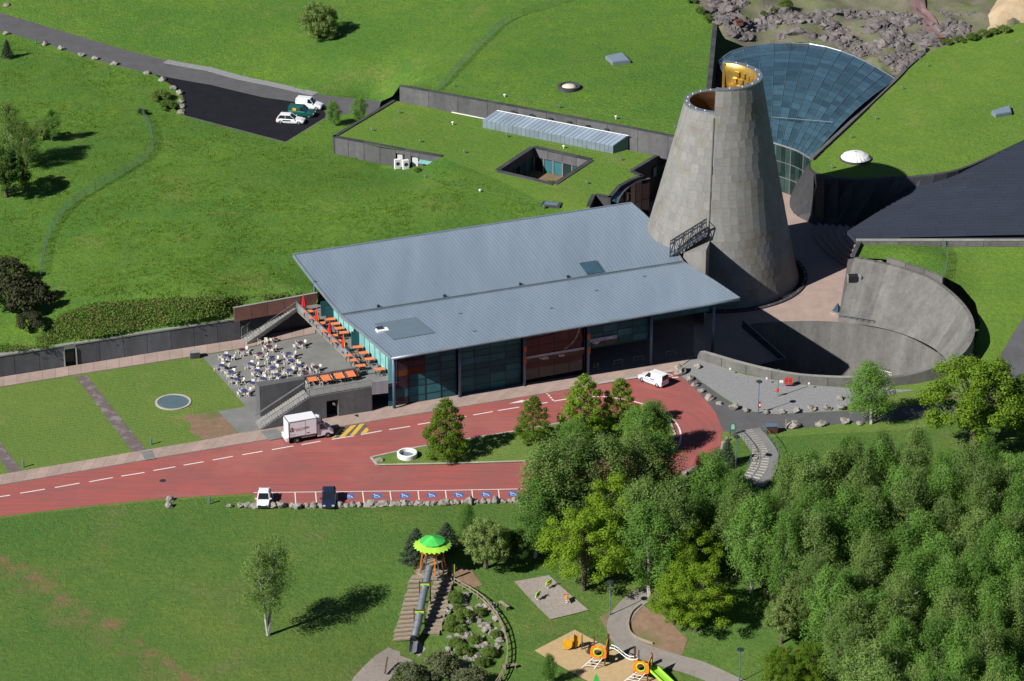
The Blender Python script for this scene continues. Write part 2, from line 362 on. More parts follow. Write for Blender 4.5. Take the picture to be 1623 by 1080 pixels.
def leaf_mat(name, a, b, trans=0.3):
    m, t, p = new_mat(name); t.n.remove(p); out = t.n['Material Output']
    vec = t.node('ShaderNodeTexCoord').outputs['Object']; oi = t.node('ShaderNodeObjectInfo')
    c = t.mix(t.ramp(t.noise(vec, 0.7, 3, 0.7), 0.35, 0.65), a, b)
    c = t.mix(t.math('MULTIPLY', t.ramp(t.noise(vec, 6.0, 2, 0.8), 0.35, 0.7), 0.45), c, mul(a, 0.55))
    c = t.mix(1.0, c, t.mix(oi.outputs['Random'], (0.78, 0.80, 0.75), (1.25, 1.2, 1.15)), 'MULTIPLY')
    d = t.node('ShaderNodeBsdfDiffuse'); tr = t.node('ShaderNodeBsdfTranslucent'); mx = t.node('ShaderNodeMixShader')
    t.l.new(c, d.inputs[0]); t.l.new(t.mix(1.0, c, (1.1, 1.25, 0.6), 'MULTIPLY'), tr.inputs[0])
    mx.inputs[0].default_value = trans; t.l.new(d.outputs[0], mx.inputs[1]); t.l.new(tr.outputs[0], mx.inputs[2])
    t.l.new(mx.outputs[0], out.inputs[0]); return m
L_birch = leaf_mat('birch_leaves', (0.135, 0.225, 0.06), (0.19, 0.275, 0.085), .42)
L_birchd = leaf_mat('birch_leaves_fresh', (0.12, 0.245, 0.05), (0.165, 0.29, 0.066), .42)
L_oak = leaf_mat('oak_leaves', (0.18, 0.30, 0.028), (0.23, 0.34, 0.038), .4)
L_bright = leaf_mat('hornbeam_leaves', (0.13, 0.235, 0.026), (0.18, 0.27, 0.036), .4)
L_pale = leaf_mat('pale_leaves', (0.19, 0.27, 0.085), (0.22, 0.29, 0.10), .4)
L_dark = leaf_mat('dark_leaves', (0.045, 0.09, 0.024), (0.07, 0.12, 0.03))
L_conif = leaf_mat('conifer_needles', (0.055, 0.085, 0.055), (0.075, 0.10, 0.065), 0.15)
L_brown = leaf_mat('brown_twigs', (0.05, 0.058, 0.03), (0.085, 0.085, 0.045), 0.15)
L_bank = leaf_mat('bank_shrubs', (0.11, 0.21, 0.04), (0.19, 0.21, 0.075), 0.35)
L_scrub = leaf_mat('grey_scrub', (0.14, 0.165, 0.085), (0.20, 0.205, 0.12), 0.3)

# ------------------------------------------------------------------ terrain sheets
def tps(ctrl):
    P = np.array([(c[0], c[1]) for c in ctrl]) / 50.0; zv = np.array([c[2] for c in ctrl]); n = len(P)
    d = np.linalg.norm(P[:, None] - P[None], axis=2); K = d + np.eye(n) * 1e-6
    K = -d
    A = np.zeros((n + 3, n + 3)); A[:n, :n] = K - np.eye(n) * 0.02; A[:n, n] = 1; A[:n, n + 1:] = P; A[n, :n] = 1; A[n + 1:, :n] = P.T
    b = np.concatenate([zv, np.zeros(3)]); w = np.linalg.solve(A, b)
    def f(x, y):
        q = np.array([x, y]) / 50.0; r = np.linalg.norm(P - q, axis=1)
        return float(-(r @ w[:n]) + w[n] + q @ w[n + 1:])
    return f
def inpoly(x, y, poly):
    c = False; n = len(poly); j = n - 1
    for i in range(n):
        xi, yi = poly[i][0], poly[i][1]; xj, yj = poly[j][0], poly[j][1]
        if (yi > y) != (yj > y) and x < (xj - xi) * (y - yi) / (yj - yi) + xi: c = not c
        j = i
    return c
def subdivide(pts, step, closed=True):
    out = []; n = len(pts)
    for i in range(n if closed else n - 1):
        a, b = Vector(pts[i]), Vector(pts[(i + 1) % n]); k = max(1, int((b - a).length / step))
        out += [a.lerp(b, j / k) for j in range(k)]
    if not closed: out.append(Vector(pts[-1]))
    return out
HF = {}
def sheet(name, mat, bound, ctrl=(), holes=(), step=3.0, rough=0.0, flat=None, parent=None, kind='structure', bumpf=None, label=None):
    B = subdivide(bound, step); Hs = [subdivide(h, step) for h in holes]
    pts = [p.copy() for p in B]; edges = [(i, (i + 1) % len(B)) for i in range(len(B))]
    for h in Hs:
        o = len(pts); pts += [p.copy() for p in h]; edges += [(o + i, o + (i + 1) % len(h)) for i in range(len(h))]
    if flat is None:
        f = tps([(p.x, p.y, p.z) for p in [Vector(b) for b in bound]] + [(p.x, p.y, p.z) for h in holes for p in h] + [(c[0], c[1], c[2]) for c in ctrl])
    else: f = lambda x, y: flat
    HF[name] = f
    bn = np.array([(p.x, p.y) for p in pts])
    x0, y0 = bn.min(0); x1, y1 = bn.max(0); inner = []
    g = random.Random(3)
    y = y0 + step / 2; row = 0
    while y < y1:
        x = x0 + (step / 2 if row % 2 else 0)
        while x < x1:
            qx, qy = x + g.uniform(-.2, .2) * step, y + g.uniform(-.2, .2) * step
            if inpoly(qx, qy, B) and not any(inpoly(qx, qy, h) for h in Hs) and np.min(np.abs(bn - (qx, qy)).sum(1)) > step * 0.45:
                z = f(qx, qy)
                if rough: z += rough * mnoise.fractal((qx * 0.09, qy * 0.09, 1.0), 1.0, 2.0, 4)
                if bumpf: z += bumpf(qx, qy)
                inner.append(Vector((qx, qy, z)))
            x += step
        y += step * 0.9; row += 1
    allp = pts + inner
    res = delaunay_2d_cdt([Vector((p.x, p.y)) for p in allp], edges, [], 0, 1e-4)
    vs2, _, fs2, ov = res[0], res[1], res[2], res[3]
    V = []
    for i, v in enumerate(vs2):
        z = allp[ov[i][0]].z if ov[i] else f(v.x, v.y); V.append((v.x, v.y, z))
    F = []
    for fc in fs2:
        cx = sum(V[i][0] for i in fc) / len(fc); cy = sum(V[i][1] for i in fc) / len(fc)
        if inpoly(cx, cy, B) and not any(inpoly(cx, cy, h) for h in Hs):
            a, b, c = V[fc[0]], V[fc[1]], V[fc[2]]
            if (b[0] - a[0]) * (c[1] - a[1]) - (b[1] - a[1]) * (c[0] - a[0]) < 0: fc = tuple(reversed(fc))
            F.append(tuple(fc))
    mb = MB(); mb.v = V; mb.f = F; mb.t = [0.5] * len(F)
    o = mb.build(name, mat, parent, smooth=True)
    if parent is None: o['kind'] = kind
    if label: o['label'] = label
    return o
def on(name, px, py, z=0.0):
    """point of a terrain sheet seen at an image pixel"""
    f = HF[name]
    for _ in range(12): p = G(px, py, z); z = 0.5 * z + 0.5 * f(p.x, p.y)
    p = G(px, py, z); p.z = f(p.x, p.y); return p
def smooth_line(pts, n=6):
    pts = [Vector(p) for p in pts]; out = []
    for i in range(len(pts) - 1):
        p0, p1, p2, p3 = pts[max(i - 1, 0)], pts[i], pts[i + 1], pts[min(i + 2, len(pts) - 1)]
        for k in range(n):
            t = k / n; out.append(0.5 * ((2 * p1) + (p2 - p0) * t + (2 * p0 - 5 * p1 + 4 * p2 - p3) * t * t + (3 * p1 - p0 - 3 * p2 + p3) * t ** 3))
    out.append(pts[-1]); return out
def resample(pts, n):
    pts = [Vector(p) for p in pts]; L = [0]
    for i in range(1, len(pts)): L.append(L[-1] + (pts[i] - pts[i - 1]).length)
    out = []
    for k in range(n + 1):
        d = L[-1] * k / n; i = 1
        while i < len(pts) - 1 and L[i] < d: i += 1
        s = (d - L[i - 1]) / max(1e-9, L[i] - L[i - 1]); out.append(pts[i - 1].lerp(pts[i], s))
    return out
def offset_line(pts, d):
    out = []
    for i, p in enumerate(pts):
        a, b = pts[max(i - 1, 0)], pts[min(i + 1, len(pts) - 1)]; t = (b - a); n = Vector((-t.y, t.x, 0)).normalized(); out.append(p + n * d)
    return out
def ribbon(name, mat, pts, w, dz=0.0, parent=None, kind='structure', label=None):
    a, b = offset_line(pts, w / 2), offset_line(pts, -w / 2); mb = MB()
    for i in range(len(pts) - 1):
        mb.add([q + Vector((0, 0, dz)) for q in (b[i], b[i + 1], a[i + 1], a[i])], [(0, 1, 2, 3)])
    o = mb.build(name, mat, parent)
    if parent is None: o['kind'] = kind
    if label: o['label'] = label
    return o
def flatpoly(name, mat, pts, parent=None, th=0.0, kind='structure', label=None, tone=0.5):
    """thin level sheet with any outline"""
    from mathutils.geometry import tessellate_polygon
    P = [Vector(p) for p in pts]; tr = tessellate_polygon([[Vector((p.x, p.y, 0)) for p in P]]); mb = MB(); fs = []
    for f in tr:
        a, b, c = (P[i] for i in f)
        fs.append(tuple(f) if (b.x - a.x) * (c.y - a.y) - (b.y - a.y) * (c.x - a.x) > 0 else tuple(reversed(f)))
    mb.add(P, fs, tone)
    if th:
        n = len(P); q = [p - Vector((0, 0, th)) for p in P]
        for i in range(n): mb.add([q[i], q[(i + 1) % n], P[(i + 1) % n], P[i]], [(0, 1, 2, 3)], tone)
    o = mb.build(name, mat, parent)
    if parent is None: o['kind'] = kind
    if label: o['label'] = label
    return o
def wall_panels(root, line, z0, z1, th, plen, mat, cap=None, caph=0.15, capw=None, gap=0.03, name='concrete_panel', capname='coping', side=1, capparts=False):
    """row of panels under a coping; line = ground points, z0/z1 numbers or lists following the line (top may vary)"""
    ln = [Vector(p) for p in line]; L = sum((ln[i + 1] - ln[i]).length for i in range(len(ln) - 1)); n = max(1, round(L / plen))
    sub = max(1, int(plen / 1.5)) if len(line) > 2 else 1
    def lift(z): return [Vector((p.x, p.y, (z[i] if hasattr(z, '__len__') else z))) for i, p in enumerate(ln)]
    def rs(z):
        return resample_xy(lift(z), n * sub)
    bot, top = rs(z0), rs(z1)
    nb = offset_line(bot, th * side)
    for k in range(n):
        mb = MB(); tone = rnd.random()
        for j in range(sub):
            i = k * sub + j; a, b = bot[i], bot[i + 1]; d = (b - a).normalized() * gap
            a2 = a + d if j == 0 else a; b2 = b - d if j == sub - 1 else b
            c, e = nb[i], nb[i + 1]
            q = [a2, b2, e, c]; tz = [top[i].z, top[i + 1].z, top[i + 1].z, top[i].z]
            if side > 0: mb.hexa([p for p in q] + [Vector((p.x, p.y, z)) for p, z in zip(q, tz)], tone)
            else:
                q = [c, e, b2, a2]; tz = [top[i].z, top[i + 1].z, top[i + 1].z, top[i].z]
                mb.hexa([p for p in q] + [Vector((p.x, p.y, z)) for p, z in zip(q, tz)], tone)
        mb.build(name, mat, root)
    # dark core seen in the joints
    core = MB(); cb = offset_line(bot, (th * 0.15) * side)
    for i in range(len(bot) - 1):
        q = [cb[i], cb[i + 1], nb[i + 1] - (nb[i + 1] - bot[i + 1]) * 0.1, nb[i] - (nb[i] - bot[i]) * 0.1]; tz = [top[i].z, top[i + 1].z, top[i + 1].z, top[i].z]
        if side < 0: q = q[::-1]; tz = tz[::-1]
        core.hexa(q + [Vector((p.x, p.y, z - 0.02)) for p, z in zip(q, tz)])
    core.build('wall_core', M_concd if mat is not M_concl else M_conc, root)
    if cap:
        cw = capw or th + 0.1; mid = offset_line(top, th / 2 * side); A, Bq = offset_line(mid, cw / 2), offset_line(mid, -cw / 2); mb = MB()
        for i in range(len(mid) - 1):
            u = Vector((0, 0, 0.004)); h = Vector((0, 0, caph))
            mb.hexa([Bq[i] + u, Bq[i + 1] + u, A[i + 1] + u, A[i] + u, Bq[i] + h, Bq[i + 1] + h, A[i + 1] + h, A[i] + h], rnd.random())
        mb.build(capname, cap, root)
def resample_xy(pts, n):
    L = [0]
    for i in range(1, len(pts)): L.append(L[-1] + (pts[i].xy - pts[i - 1].xy).length)
    out = []
    for k in range(n + 1):
        d = L[-1] * k / n; i = 1
        while i < len(pts) - 1 and L[i] < d: i += 1
        s = (d - L[i - 1]) / max(1e-9, L[i] - L[i - 1]); out.append(pts[i - 1].lerp(pts[i], s))
    return out
def slabs(root, up, lo, n, z, mat, name='paving_slab', th=0.14, gap=0.025, rows=1):
    U, Lo = resample(up, n), resample(lo, n)
    for i in range(n):
        for r in range(rows):
            t0, t1 = r / rows, (r + 1) / rows
            q = [Lo[i].lerp(U[i], t0), Lo[i + 1].lerp(U[i + 1], t0), Lo[i + 1].lerp(U[i + 1], t1), Lo[i].lerp(U[i], t1)]
            c = sum(q, Vector()) / 4; q = [p + (c - p).normalized() * gap for p in q]
            for p in q: p.z = z
            mb = MB(); mb.slab(q, th, rnd.random()); mb.build(name, mat, root)
def text_mesh(txt, size, extr=0.01):
    cu = bpy.data.curves.new('lettering', 'FONT'); cu.body = txt; cu.size = size; cu.extrude = extr; cu.align_x = 'LEFT'
    o = bpy.data.objects.new('lettering_source', cu); link(o); dg = bpy.context.evaluated_depsgraph_get()
    me = bpy.data.meshes.new_from_object(o.evaluated_get(dg)); bpy.data.objects.remove(o); return me
def at_z(p, z): return Vector((p[0], p[1], z))
def GZ(px, py, zt, z): return at_z(G(px, py, zt), z)     # the foot (at z) of a point seen at height zt

# ------------------------------------------------------------------ large structure: terrain
far = sheet('far_ground', M_meadow, [(-900, -60, -14), (1000, -60, -14), (1600, 2600, -14), (-1500, 2600, -14)], flat=-14, step=150)
F2TOP = [(-180, 842), (0, 821), (133, 806), (250, 794), (400, 786), (405, 806), (820, 799), (1000, 780), (1075, 756), (1112, 742), (1146, 716), (1168, 695), (1240, 692), (1300, 688), (1400, 684), (1480, 676), (1560, 664), (1650, 648), (2300, 590)]
SLOPE = dict(bound=GL(F2TOP, 0) + GL([(2300, 900, -1), (2350, 1300, -2), (1100, 1330, -5), (600, 1330, -4.5), (-250, 1300, -2), (-220, 1000, -0.8)]),
             ctrl=GL([(200, 900, -0.4), (200, 1000, -1.2), (425, 1007, -1.4), (560, 950, -1.2), (600, 1060, -3.2), (680, 905, -0.3), (720, 900, -0.4), (640, 1025, -3.6), (655, 1040, -3.8), (690, 960, -2.0), (740, 1000, -2.9), (800, 1000, -2.6), (870, 950, -2.2), (940, 1030, -3.4), (1010, 960, -2.4),
                      (1100, 1070, -3.8), (1100, 960, -1.8), (1100, 860, -0.9), (1250, 850, -0.8), (1300, 1000, -2.2), (1500, 900, -1), (1600, 1000, -1.6), (900, 850, -0.6), (770, 897, -0.6), (1200, 760, -0.3), (1500, 760, -0.3)]))
sheet('slope_meadow', M_front, SLOPE['bound'], SLOPE['ctrl'], step=3.0)
WALLB = [(-180, 628), (0, 598), (123, 578.5), (250, 558), (383, 538), (500, 516)]
f1 = GL(F2TOP, 0) + GL([(2250, 530), (1620, 602), (1560, 620), (1500, 626), (1440, 619), (1340, 612.5), (1262, 606), (1190, 588), (1130, 574), (1100, 565), (625, 646)][0:], 0) + GL(WALLB[::-1], 0)
sheet('front_lawn', M_lawn, f1, flat=0.0, step=6)
roofz = 6.7
RE = [(1043, 248), (1003, 272), (1020, 280), (1003, 286), (983, 297), (968, 315), (943, 310), (935, 328)]    # east edge of the green roof
PIT = [(1175, 517), (1215, 511.5), (1254, 510), (1290, 509.5), (1328, 511)]
PITR = [(1381, 519), (1431, 531), (1481, 557), (1500, 574), (1497, 584)]
PITN = [(1440, 598), (1343, 608), (1262, 604), (1215, 595), (1190, 586), (1243, 575)]
plaza = GL([(500, 516), (625, 646), (1100, 565), (1100, 503)], 0) + GL(PIT, 0) + GL([(1338, 478), (1350, 447), (1345, 425), (1315, 408), (1298, 390), (1290, 375), (1296, 358), (1269, 346), (1258, 338), (1252, 328), (1255, 304)], 0) \
    + [GZ(1440, 104, 8, 0), GZ(1430, 80, 8, 0), GZ(1140, 20, 9, 0), GZ(1131, 36, 10.5, 0), GZ(1120, 150, 10.3, 0), GZ(1110, 225, 10.2, 0)] + [GZ(x, y, roofz, 0) for x, y in RE] + GL([(900, 420), (700, 475)], 0)
sheet('plaza', M_pave, plaza, flat=0.0, step=6)
sheet('sunken_forecourt', M_pave, GL([(1100, 565, 0), (1100, 503, 0), (1175, 517, 0), (1243, 577, -4), (1190, 589, -4), (1130, 578, -3)]), step=3)

NED = [(-180, -32, 5.8), (0, 20, 5.4), (100, 50, 5), (200, 80, 4.7), (267, 97, 4.4), (333, 108, 4.2), (433, 132, 4), (518, 152, 4), (560, 156, 4), (604, 161, 4.1)]
SED = [(-180, 0, 5.8), (0, 49, 5.4), (67, 68, 5.1), (140, 92, 4.8), (200, 108, 4.6), (243, 117, 4.4), (275, 137, 4.1), (288, 150, 4), (292, 166, 4), (291, 184, 4), (452, 226, 4), (517, 187, 4), (560, 179, 4), (598, 181, 4)]
Nw, Sw = GL(NED), GL(SED)
sheet('service_road', M_asph, Nw + Sw[::-1], step=4)
wl = [GZ(x, y, roofz, 0) for x, y in ((623, 160), (547, 210), (527, 217), (600, 232.5), (640, 240), (672, 245), (700, 249))]
wz = [4.1, 4, 4, 3.9, 4.1, 4.9, 6.7]
south = Sw + [at_z(p, z) for p, z in zip(wl, wz)] + GL([(800, 290, 6.7), (860, 322, 6.6), (900, 337, 6.4), (932, 342, 6.2), (968, 348, 5.4), (760, 388, 5.1), (600, 428, 4.9), (506, 462, 4.7), (503, 480, 4.0)]) + \
    [GZ(x, y, 0, 3.05) for x, y in WALLB[::-1]] + GL([(-260, 560, 4), (-260, 200, 5.5)])
sheet('south_meadow', M_meadow, south, GL([(97, 493, 5.2), (167, 477, 5.6), (267, 470, 5.8), (340, 470, 5.7), (400, 468, 5.6), (470, 466, 5.2), (40, 555, 3.5), (150, 541, 3.5), (270, 520, 3.4), (400, 494, 3.6), (300, 400, 6), (200, 300, 5.2), (100, 400, 4.6), (400, 300, 5.8), (600, 330, 6),
       (450, 250, 4.5), (640, 285, 4.6), (580, 262, 4.2), (700, 330, 6.6), (60, 200, 5), (300, 200, 4.2), (830, 345, 6.1), (20, 450, 4.2), (690, 275, 6.3)]), step=2.6, rough=0.12)
WT = [(633, 137, 9.3), (700, 149, 9.4), (800, 167, 9.6), (900, 186, 9.8), (1000, 204, 10), (1065, 217, 10.2), (1110, 225, 10.2)]
north = Nw + GL([(622, 153, 5.3)] + WT + [(1120, 150, 10.3), (1126, 90, 10.5), (1131, 38, 10.8), (1112, 18, 11), (1090, -10, 11.3), (1040, -150, 12), (300, -170, 8), (-280, -150, 6.5)])
sheet('north_meadow', M_meadow, north, GL([(300, 60, 5.4), (505, 62, 6), (560, 100, 6.2), (700, 60, 8), (660, 120, 8.2), (900, 120, 10.4), (1000, 150, 10.3), (100, 10, 6), (600, 140, 6), (690, 148, 8.9), (850, 60, 10)]), step=2.8, rough=0.12)
RE2 = GL([(x, y, roofz) for x, y in RE])
hole = GL([(x, y, roofz) for x, y in ((790, 271), (846, 234), (936, 254), (878, 292))])
groof = GL([(632, 161, roofz), (700, 175, roofz), (1043, 248, roofz)]) + RE2[1:] + GL([(932, 342, 6.2), (900, 337, 6.4), (860, 322, 6.6), (800, 290, 6.7), (700, 249, 6.7), (600, 232.5, roofz), (529, 216, roofz), (545, 210, roofz), (623, 160, roofz)])

sheet('rock_garden', M_lground, GL([(1040, -150, 12), (1090, -10, 11.3), (1112, 18, 11), (1131, 38, 10.8), (1150, 62, 9.6), (1180, 74, 9), (1225, 68, 8.9), (1270, 67, 8.8), (1310, 73, 8.6), (1345, 84, 8.5), (1385, 103, 8.3), (1422, 124, 8.2), (1462, 87, 8.3), (1500, 73, 8.5), (1545, 57, 9), (1620, 36, 9.5), (2300, -60, 10), (2300, -250, 11)]),
      GL([(1200, 20, 10), (1350, 30, 9.4), (1450, 50, 9)]), step=1.3, bumpf=lambda x, y: 1.3 * mnoise.fractal((x * .16, y * .16, 4.0), 0.9, 2.1, 4))
RG = GL([(1462, 87, 8.3), (1500, 73, 8.5), (1545, 57, 9), (1620, 36, 9.5), (2300, -60, 10), (2300, 60, 8.6), (1623, 222, 8), (1520, 269, 8), (1455, 280, 8), (1420, 282, 8), (1350, 285, 8), (1310, 282, 8), (1288, 275, 8), (1281, 266, 8), (1287, 252, 8), (1360, 182, 8.1), (1422, 124, 8.2)])
sheet('east_meadow', M_roofg, RG, GL([(1500, 180, 8.8), (1600, 120, 9.2), (1400, 240, 8.3)]), step=3, rough=0.08)
ROUT = [(1440, 603, 0.2), (1482, 590, 0.6), (1520, 574, 1.4), (1545, 548, 2.3), (1554, 512, 3.4), (1546, 480, 4.3), (1523, 453, 5.2), (1500, 441, 6.1)]
bank = GL([(1340, 612.5, 0)] + ROUT + [(1500, 392, 6.3), (1623, 392, 6.3), (2300, 388, 6.5), (2250, 530, 0), (1620, 602, 0), (1560, 620, 0), (1500, 626, 0), (1440, 619, 0)])
sheet('crater_bank', M_roofg, bank, GL([(1560, 560, 2), (1600, 480, 4.2), (1570, 430, 5.4)]), step=2.6)
sheet('crater_lawn', M_meadow, GL([(1362, 388, 6.3), (1430, 388, 6.5), (1500, 392, 6.3), (1500, 441, 6.1), (1478, 431, 6.2), (1440, 418, 6.3), (1400, 411, 6.3), (1350, 408, 6.3)]), GL([(1440, 400, 7.0)]), step=1.6)

# roads, paths, paved and gravelled ground on the flat
UPR = [(-180, 803), (0, 770), (133, 747), (290, 720), (445, 694), (540, 677), (630, 662), (723, 647), (820, 631.5), (907, 617), (950, 609.5), (1014, 599), (1070, 589)]
CURV = [(1087, 603), (1110, 625), (1133, 652), (1146, 682), (1143, 705), (1128, 724), (1100, 741), (1072, 752)]
road = flatpoly('red_road', M_road, GL(UPR + CURV + [(1000, 777), (822, 796), (405, 803), (403, 782), (250, 791), (133, 803), (0, 819), (-180, 840)], 0.02))
road['label'] = 'red asphalt road and turning loop'
flatpoly('dark_footpath', M_asph, GL([(1087, 603), (1110, 625), (1133, 652), (1146, 682), (1160, 688), (1230, 684), (1330, 672), (1450, 664), (1530, 655), (1590, 632), (1625, 600), (1660, 560), (1623, 560), (1600, 590), (1560, 618), (1480, 640), (1340, 652), (1230, 657), (1180, 652), (1145, 630), (1120, 612), (1100, 597)], 0.012))
flatpoly('gravel_yard', M_gravel, GL([(1070, 588.5), (1098, 566), (1112, 569), (1130, 577), (1180, 594), (1262, 609), (1340, 615), (1420, 613), (1500, 590), (1545, 556), (1552, 566), (1500, 612), (1425, 622), (1345, 640), (1335, 651), (1230, 656.5), (1180, 651), (1146, 629), (1120, 611), (1100, 596), (1087, 602)], 0.017))
BR_ = smooth_line([on('crater_bank', x, y, 3) for x, y in ((1790, 420), (1720, 445), (1665, 490), (1635, 530), (1615, 565), (1600, 592), (1585, 612))], 6)
for (name, mat, pts, z, lab) in (
    ('patio', M_patio, [(320, 564), (383, 554), (500, 529), (498, 517), (625, 646), (590, 654), (413, 690), (380, 688), (345, 652), (390, 645)], 0.014, 'grey concrete cafe patio'),
    ('lava_path', M_lava, [(120, 597.5), (137, 595), (234, 716), (212, 719)], 0.012, None), ('lava_path', M_lava, [(-25, 692), (-8, 690), (36, 748), (16, 752)], 0.012, None),
    ('bare_earth', M_earth, [(293, 659), (350, 652), (376, 688), (322, 697), (300, 684), (304, 672), (290, 664)], 0.01, None)):
    o = flatpoly(name, mat, GL(pts, z));  o['label'] = lab or o.name.split('.')[0].replace('_', ' ')
def pave(name, up, lo, n, mat, label, rows=1, z=0.11):
    o = flatpoly(name, M_joint, GL(up, 0.03) + GL(lo, 0.03)[::-1], label=label); slabs(o, GL(up, 0), GL(lo, 0), n, z, mat, rows=rows); return o
pave('pavement', [(-180, 783), (0, 753.5), (133, 731), (200, 719.5), (317, 700), (377, 688), (413, 683), (518, 664), (590, 652.5), (623, 649), (728, 631), (830, 613), (930, 596), (1032, 579), (1100, 566)], UPR[:-1] + [(1070, 588.5)], 74, M_pave, 'pink stone pavement beside the red road', rows=1)
pave('wall_walk', [(x, y + 0.8) for x, y in WALLB], [(-180, 646), (0, 614), (123, 594), (300, 566.5), (383, 553), (500, 529)], 34, M_pave, 'pink walk along the dark retaining wall', rows=1, z=0.09)
for q, lab in (([(223, 716.5), (241, 713.5), (247, 727), (230, 729.5)], 'grey strip'), ([(413, 684), (438, 679.5), (452, 693.5), (427, 698)], 'grey strip')):
    flatpoly('paving_band', M_paveg, GL(q, 0.125), th=0.02, label='grey paving band across the pavement')
flatpoly('paving_patch', M_paveg, GL([(346, 653), (391, 645.5), (404, 668), (414, 683), (380, 687)], 0.02), label='pale grey paving below the stairs')

flatpoly('threshold_paving', M_pave, GL([(560, 662), (590, 655), (1104, 569), (1100, 560), (625, 642), (590, 648)], 0.02), label='paving under the glass front')
# island with its kerb
ISL = [(588, 726), (656, 711), (740, 697), (817, 684.5), (897, 670), (985, 657), (1035, 655), (1062, 668), (1070, 690), (1058, 712), (1010, 726), (900, 731), (835, 732), (700, 736), (598, 738)]
isl = sheet('grass_island', M_lawn, GL(ISL, 0.12), flat=0.12, step=3, label='grass island inside the turning loop')
kl = subdivide(GL(ISL, 0), 1.1)
for i in range(len(kl)):
    a, b = kl[i], kl[(i + 1) % len(kl)]; mb = MB(); d = (b - a).normalized() * .012
    n_ = Vector((-(b - a).y, (b - a).x, 0)).normalized() * .13
    mb.hexa([a + d - n_ + Vector((0, 0, 0)), b - d - n_, b - d + n_, a + d + n_] + [p + Vector((0, 0, .15)) for p in (a + d - n_, b - d - n_, b - d + n_, a + d + n_)], rnd.random()); mb.build('kerb_stone', M_kerb, isl)

# painted markings are parts of the road
def mark(a, b, w=0.17, mat=None, z=0.026, name='marking_line'):
    a, b = G(a[0], a[1], z), G(b[0], b[1], z); d = (b - a); n_ = Vector((-d.y, d.x, 0)).normalized() * w / 2
    mb = MB(); mb.add([a - n_, b - n_, b + n_, a + n_], [(0, 1, 2, 3)]); return mb.build(name, mat or M_mark, road)
for a, b in (((-20, 790.5), (16, 785)), ((32, 782), (71, 775.5)), ((87, 773), (126, 766)), ((141, 764), (179, 757)), ((192, 755), (229, 749)), ((243, 746), (278, 740)), ((291, 737.5), (323, 732)), ((337, 729.5), (369, 723.5)), ((384, 721), (416, 715.5)), ((431, 713), (465, 707)),
             ((478, 705), (508, 699.5)), ((526, 696.5), (561, 691)), ((572, 689), (605, 683)), ((617, 681), (650, 676)), ((662, 673), (695, 668)), ((717, 664), (739, 660)), ((750, 658), (781, 652.5)), ((789, 651), (823, 645.5)), ((835, 643), (868, 638))):
    mark(a, b, 0.2)
for a, b in (((865, 622), (867.5, 624.5)), ((869, 626), (871, 628)), ((872, 629.5), (874, 631.5)), ((875, 633), (877, 635))): mark(a, b, 0.25)
LOOP = smooth_line(GL([(878, 636), (903, 632), (925, 629.5), (950, 628.5), (968, 630), (998, 635), (1024, 642), (1048, 651), (1066, 664), (1076, 678), (1079, 692), (1076, 706), (1066, 716), (1040, 726)], 0.027), 3)
ribbon('marking_line', M_mark, LOOP, 0.22, parent=road)
mark((402, 781), (700, 777.5), 0.14); mark((700, 777.5), (833, 775), 0.14)
for a, b in (((432, 781), (433, 803)), ((467.5, 780.6), (469, 802)), ((500, 780.2), (502, 802)), ((534, 779.8), (536, 802)), ((574.5, 779), (577.5, 801)), ((618, 778.5), (621, 800)), ((662.5, 778), (665, 799.5)), ((706, 777.5), (708.5, 799)), ((748, 777), (750, 798.5)), ((790, 776), (792, 798)), ((833, 775), (836, 797))):
    mark(a, b, 0.13, z=0.031)
def polymark(pts, mat, z, name):
    o = flatpoly(name, mat, GL(pts, z), parent=road); return o
polymark([(527, 695.5), (546, 674.5), (578, 670.5), (585, 681), (572, 688.5)], M_hatch, 0.024, 'hatched_bay')
for q in ([(526, 694.5), (530, 694), (547, 676.5), (540, 678)], [(537, 693.5), (546, 692.5), (565, 673.5), (556, 675)], [(554.5, 690.5), (562.5, 689.5), (578, 671.5), (570, 672.5)], [(571, 688), (581, 686), (585, 681.5), (581, 677.5)]):
    polymark(q, M_yel, 0.03, 'yellow_stripe')
polymark([(806, 640), (828, 634), (830, 637.5)], M_mark, 0.03, 'arrow_head'); mark((829, 635.6), (852, 631.2), 0.18, z=0.03)
flatpoly('marking_line', M_kerb, GL([(948, 609), (1014, 598.5), (1069, 588.7), (1064, 586), (1012, 596), (950, 605.5)], 0.125), parent=road)
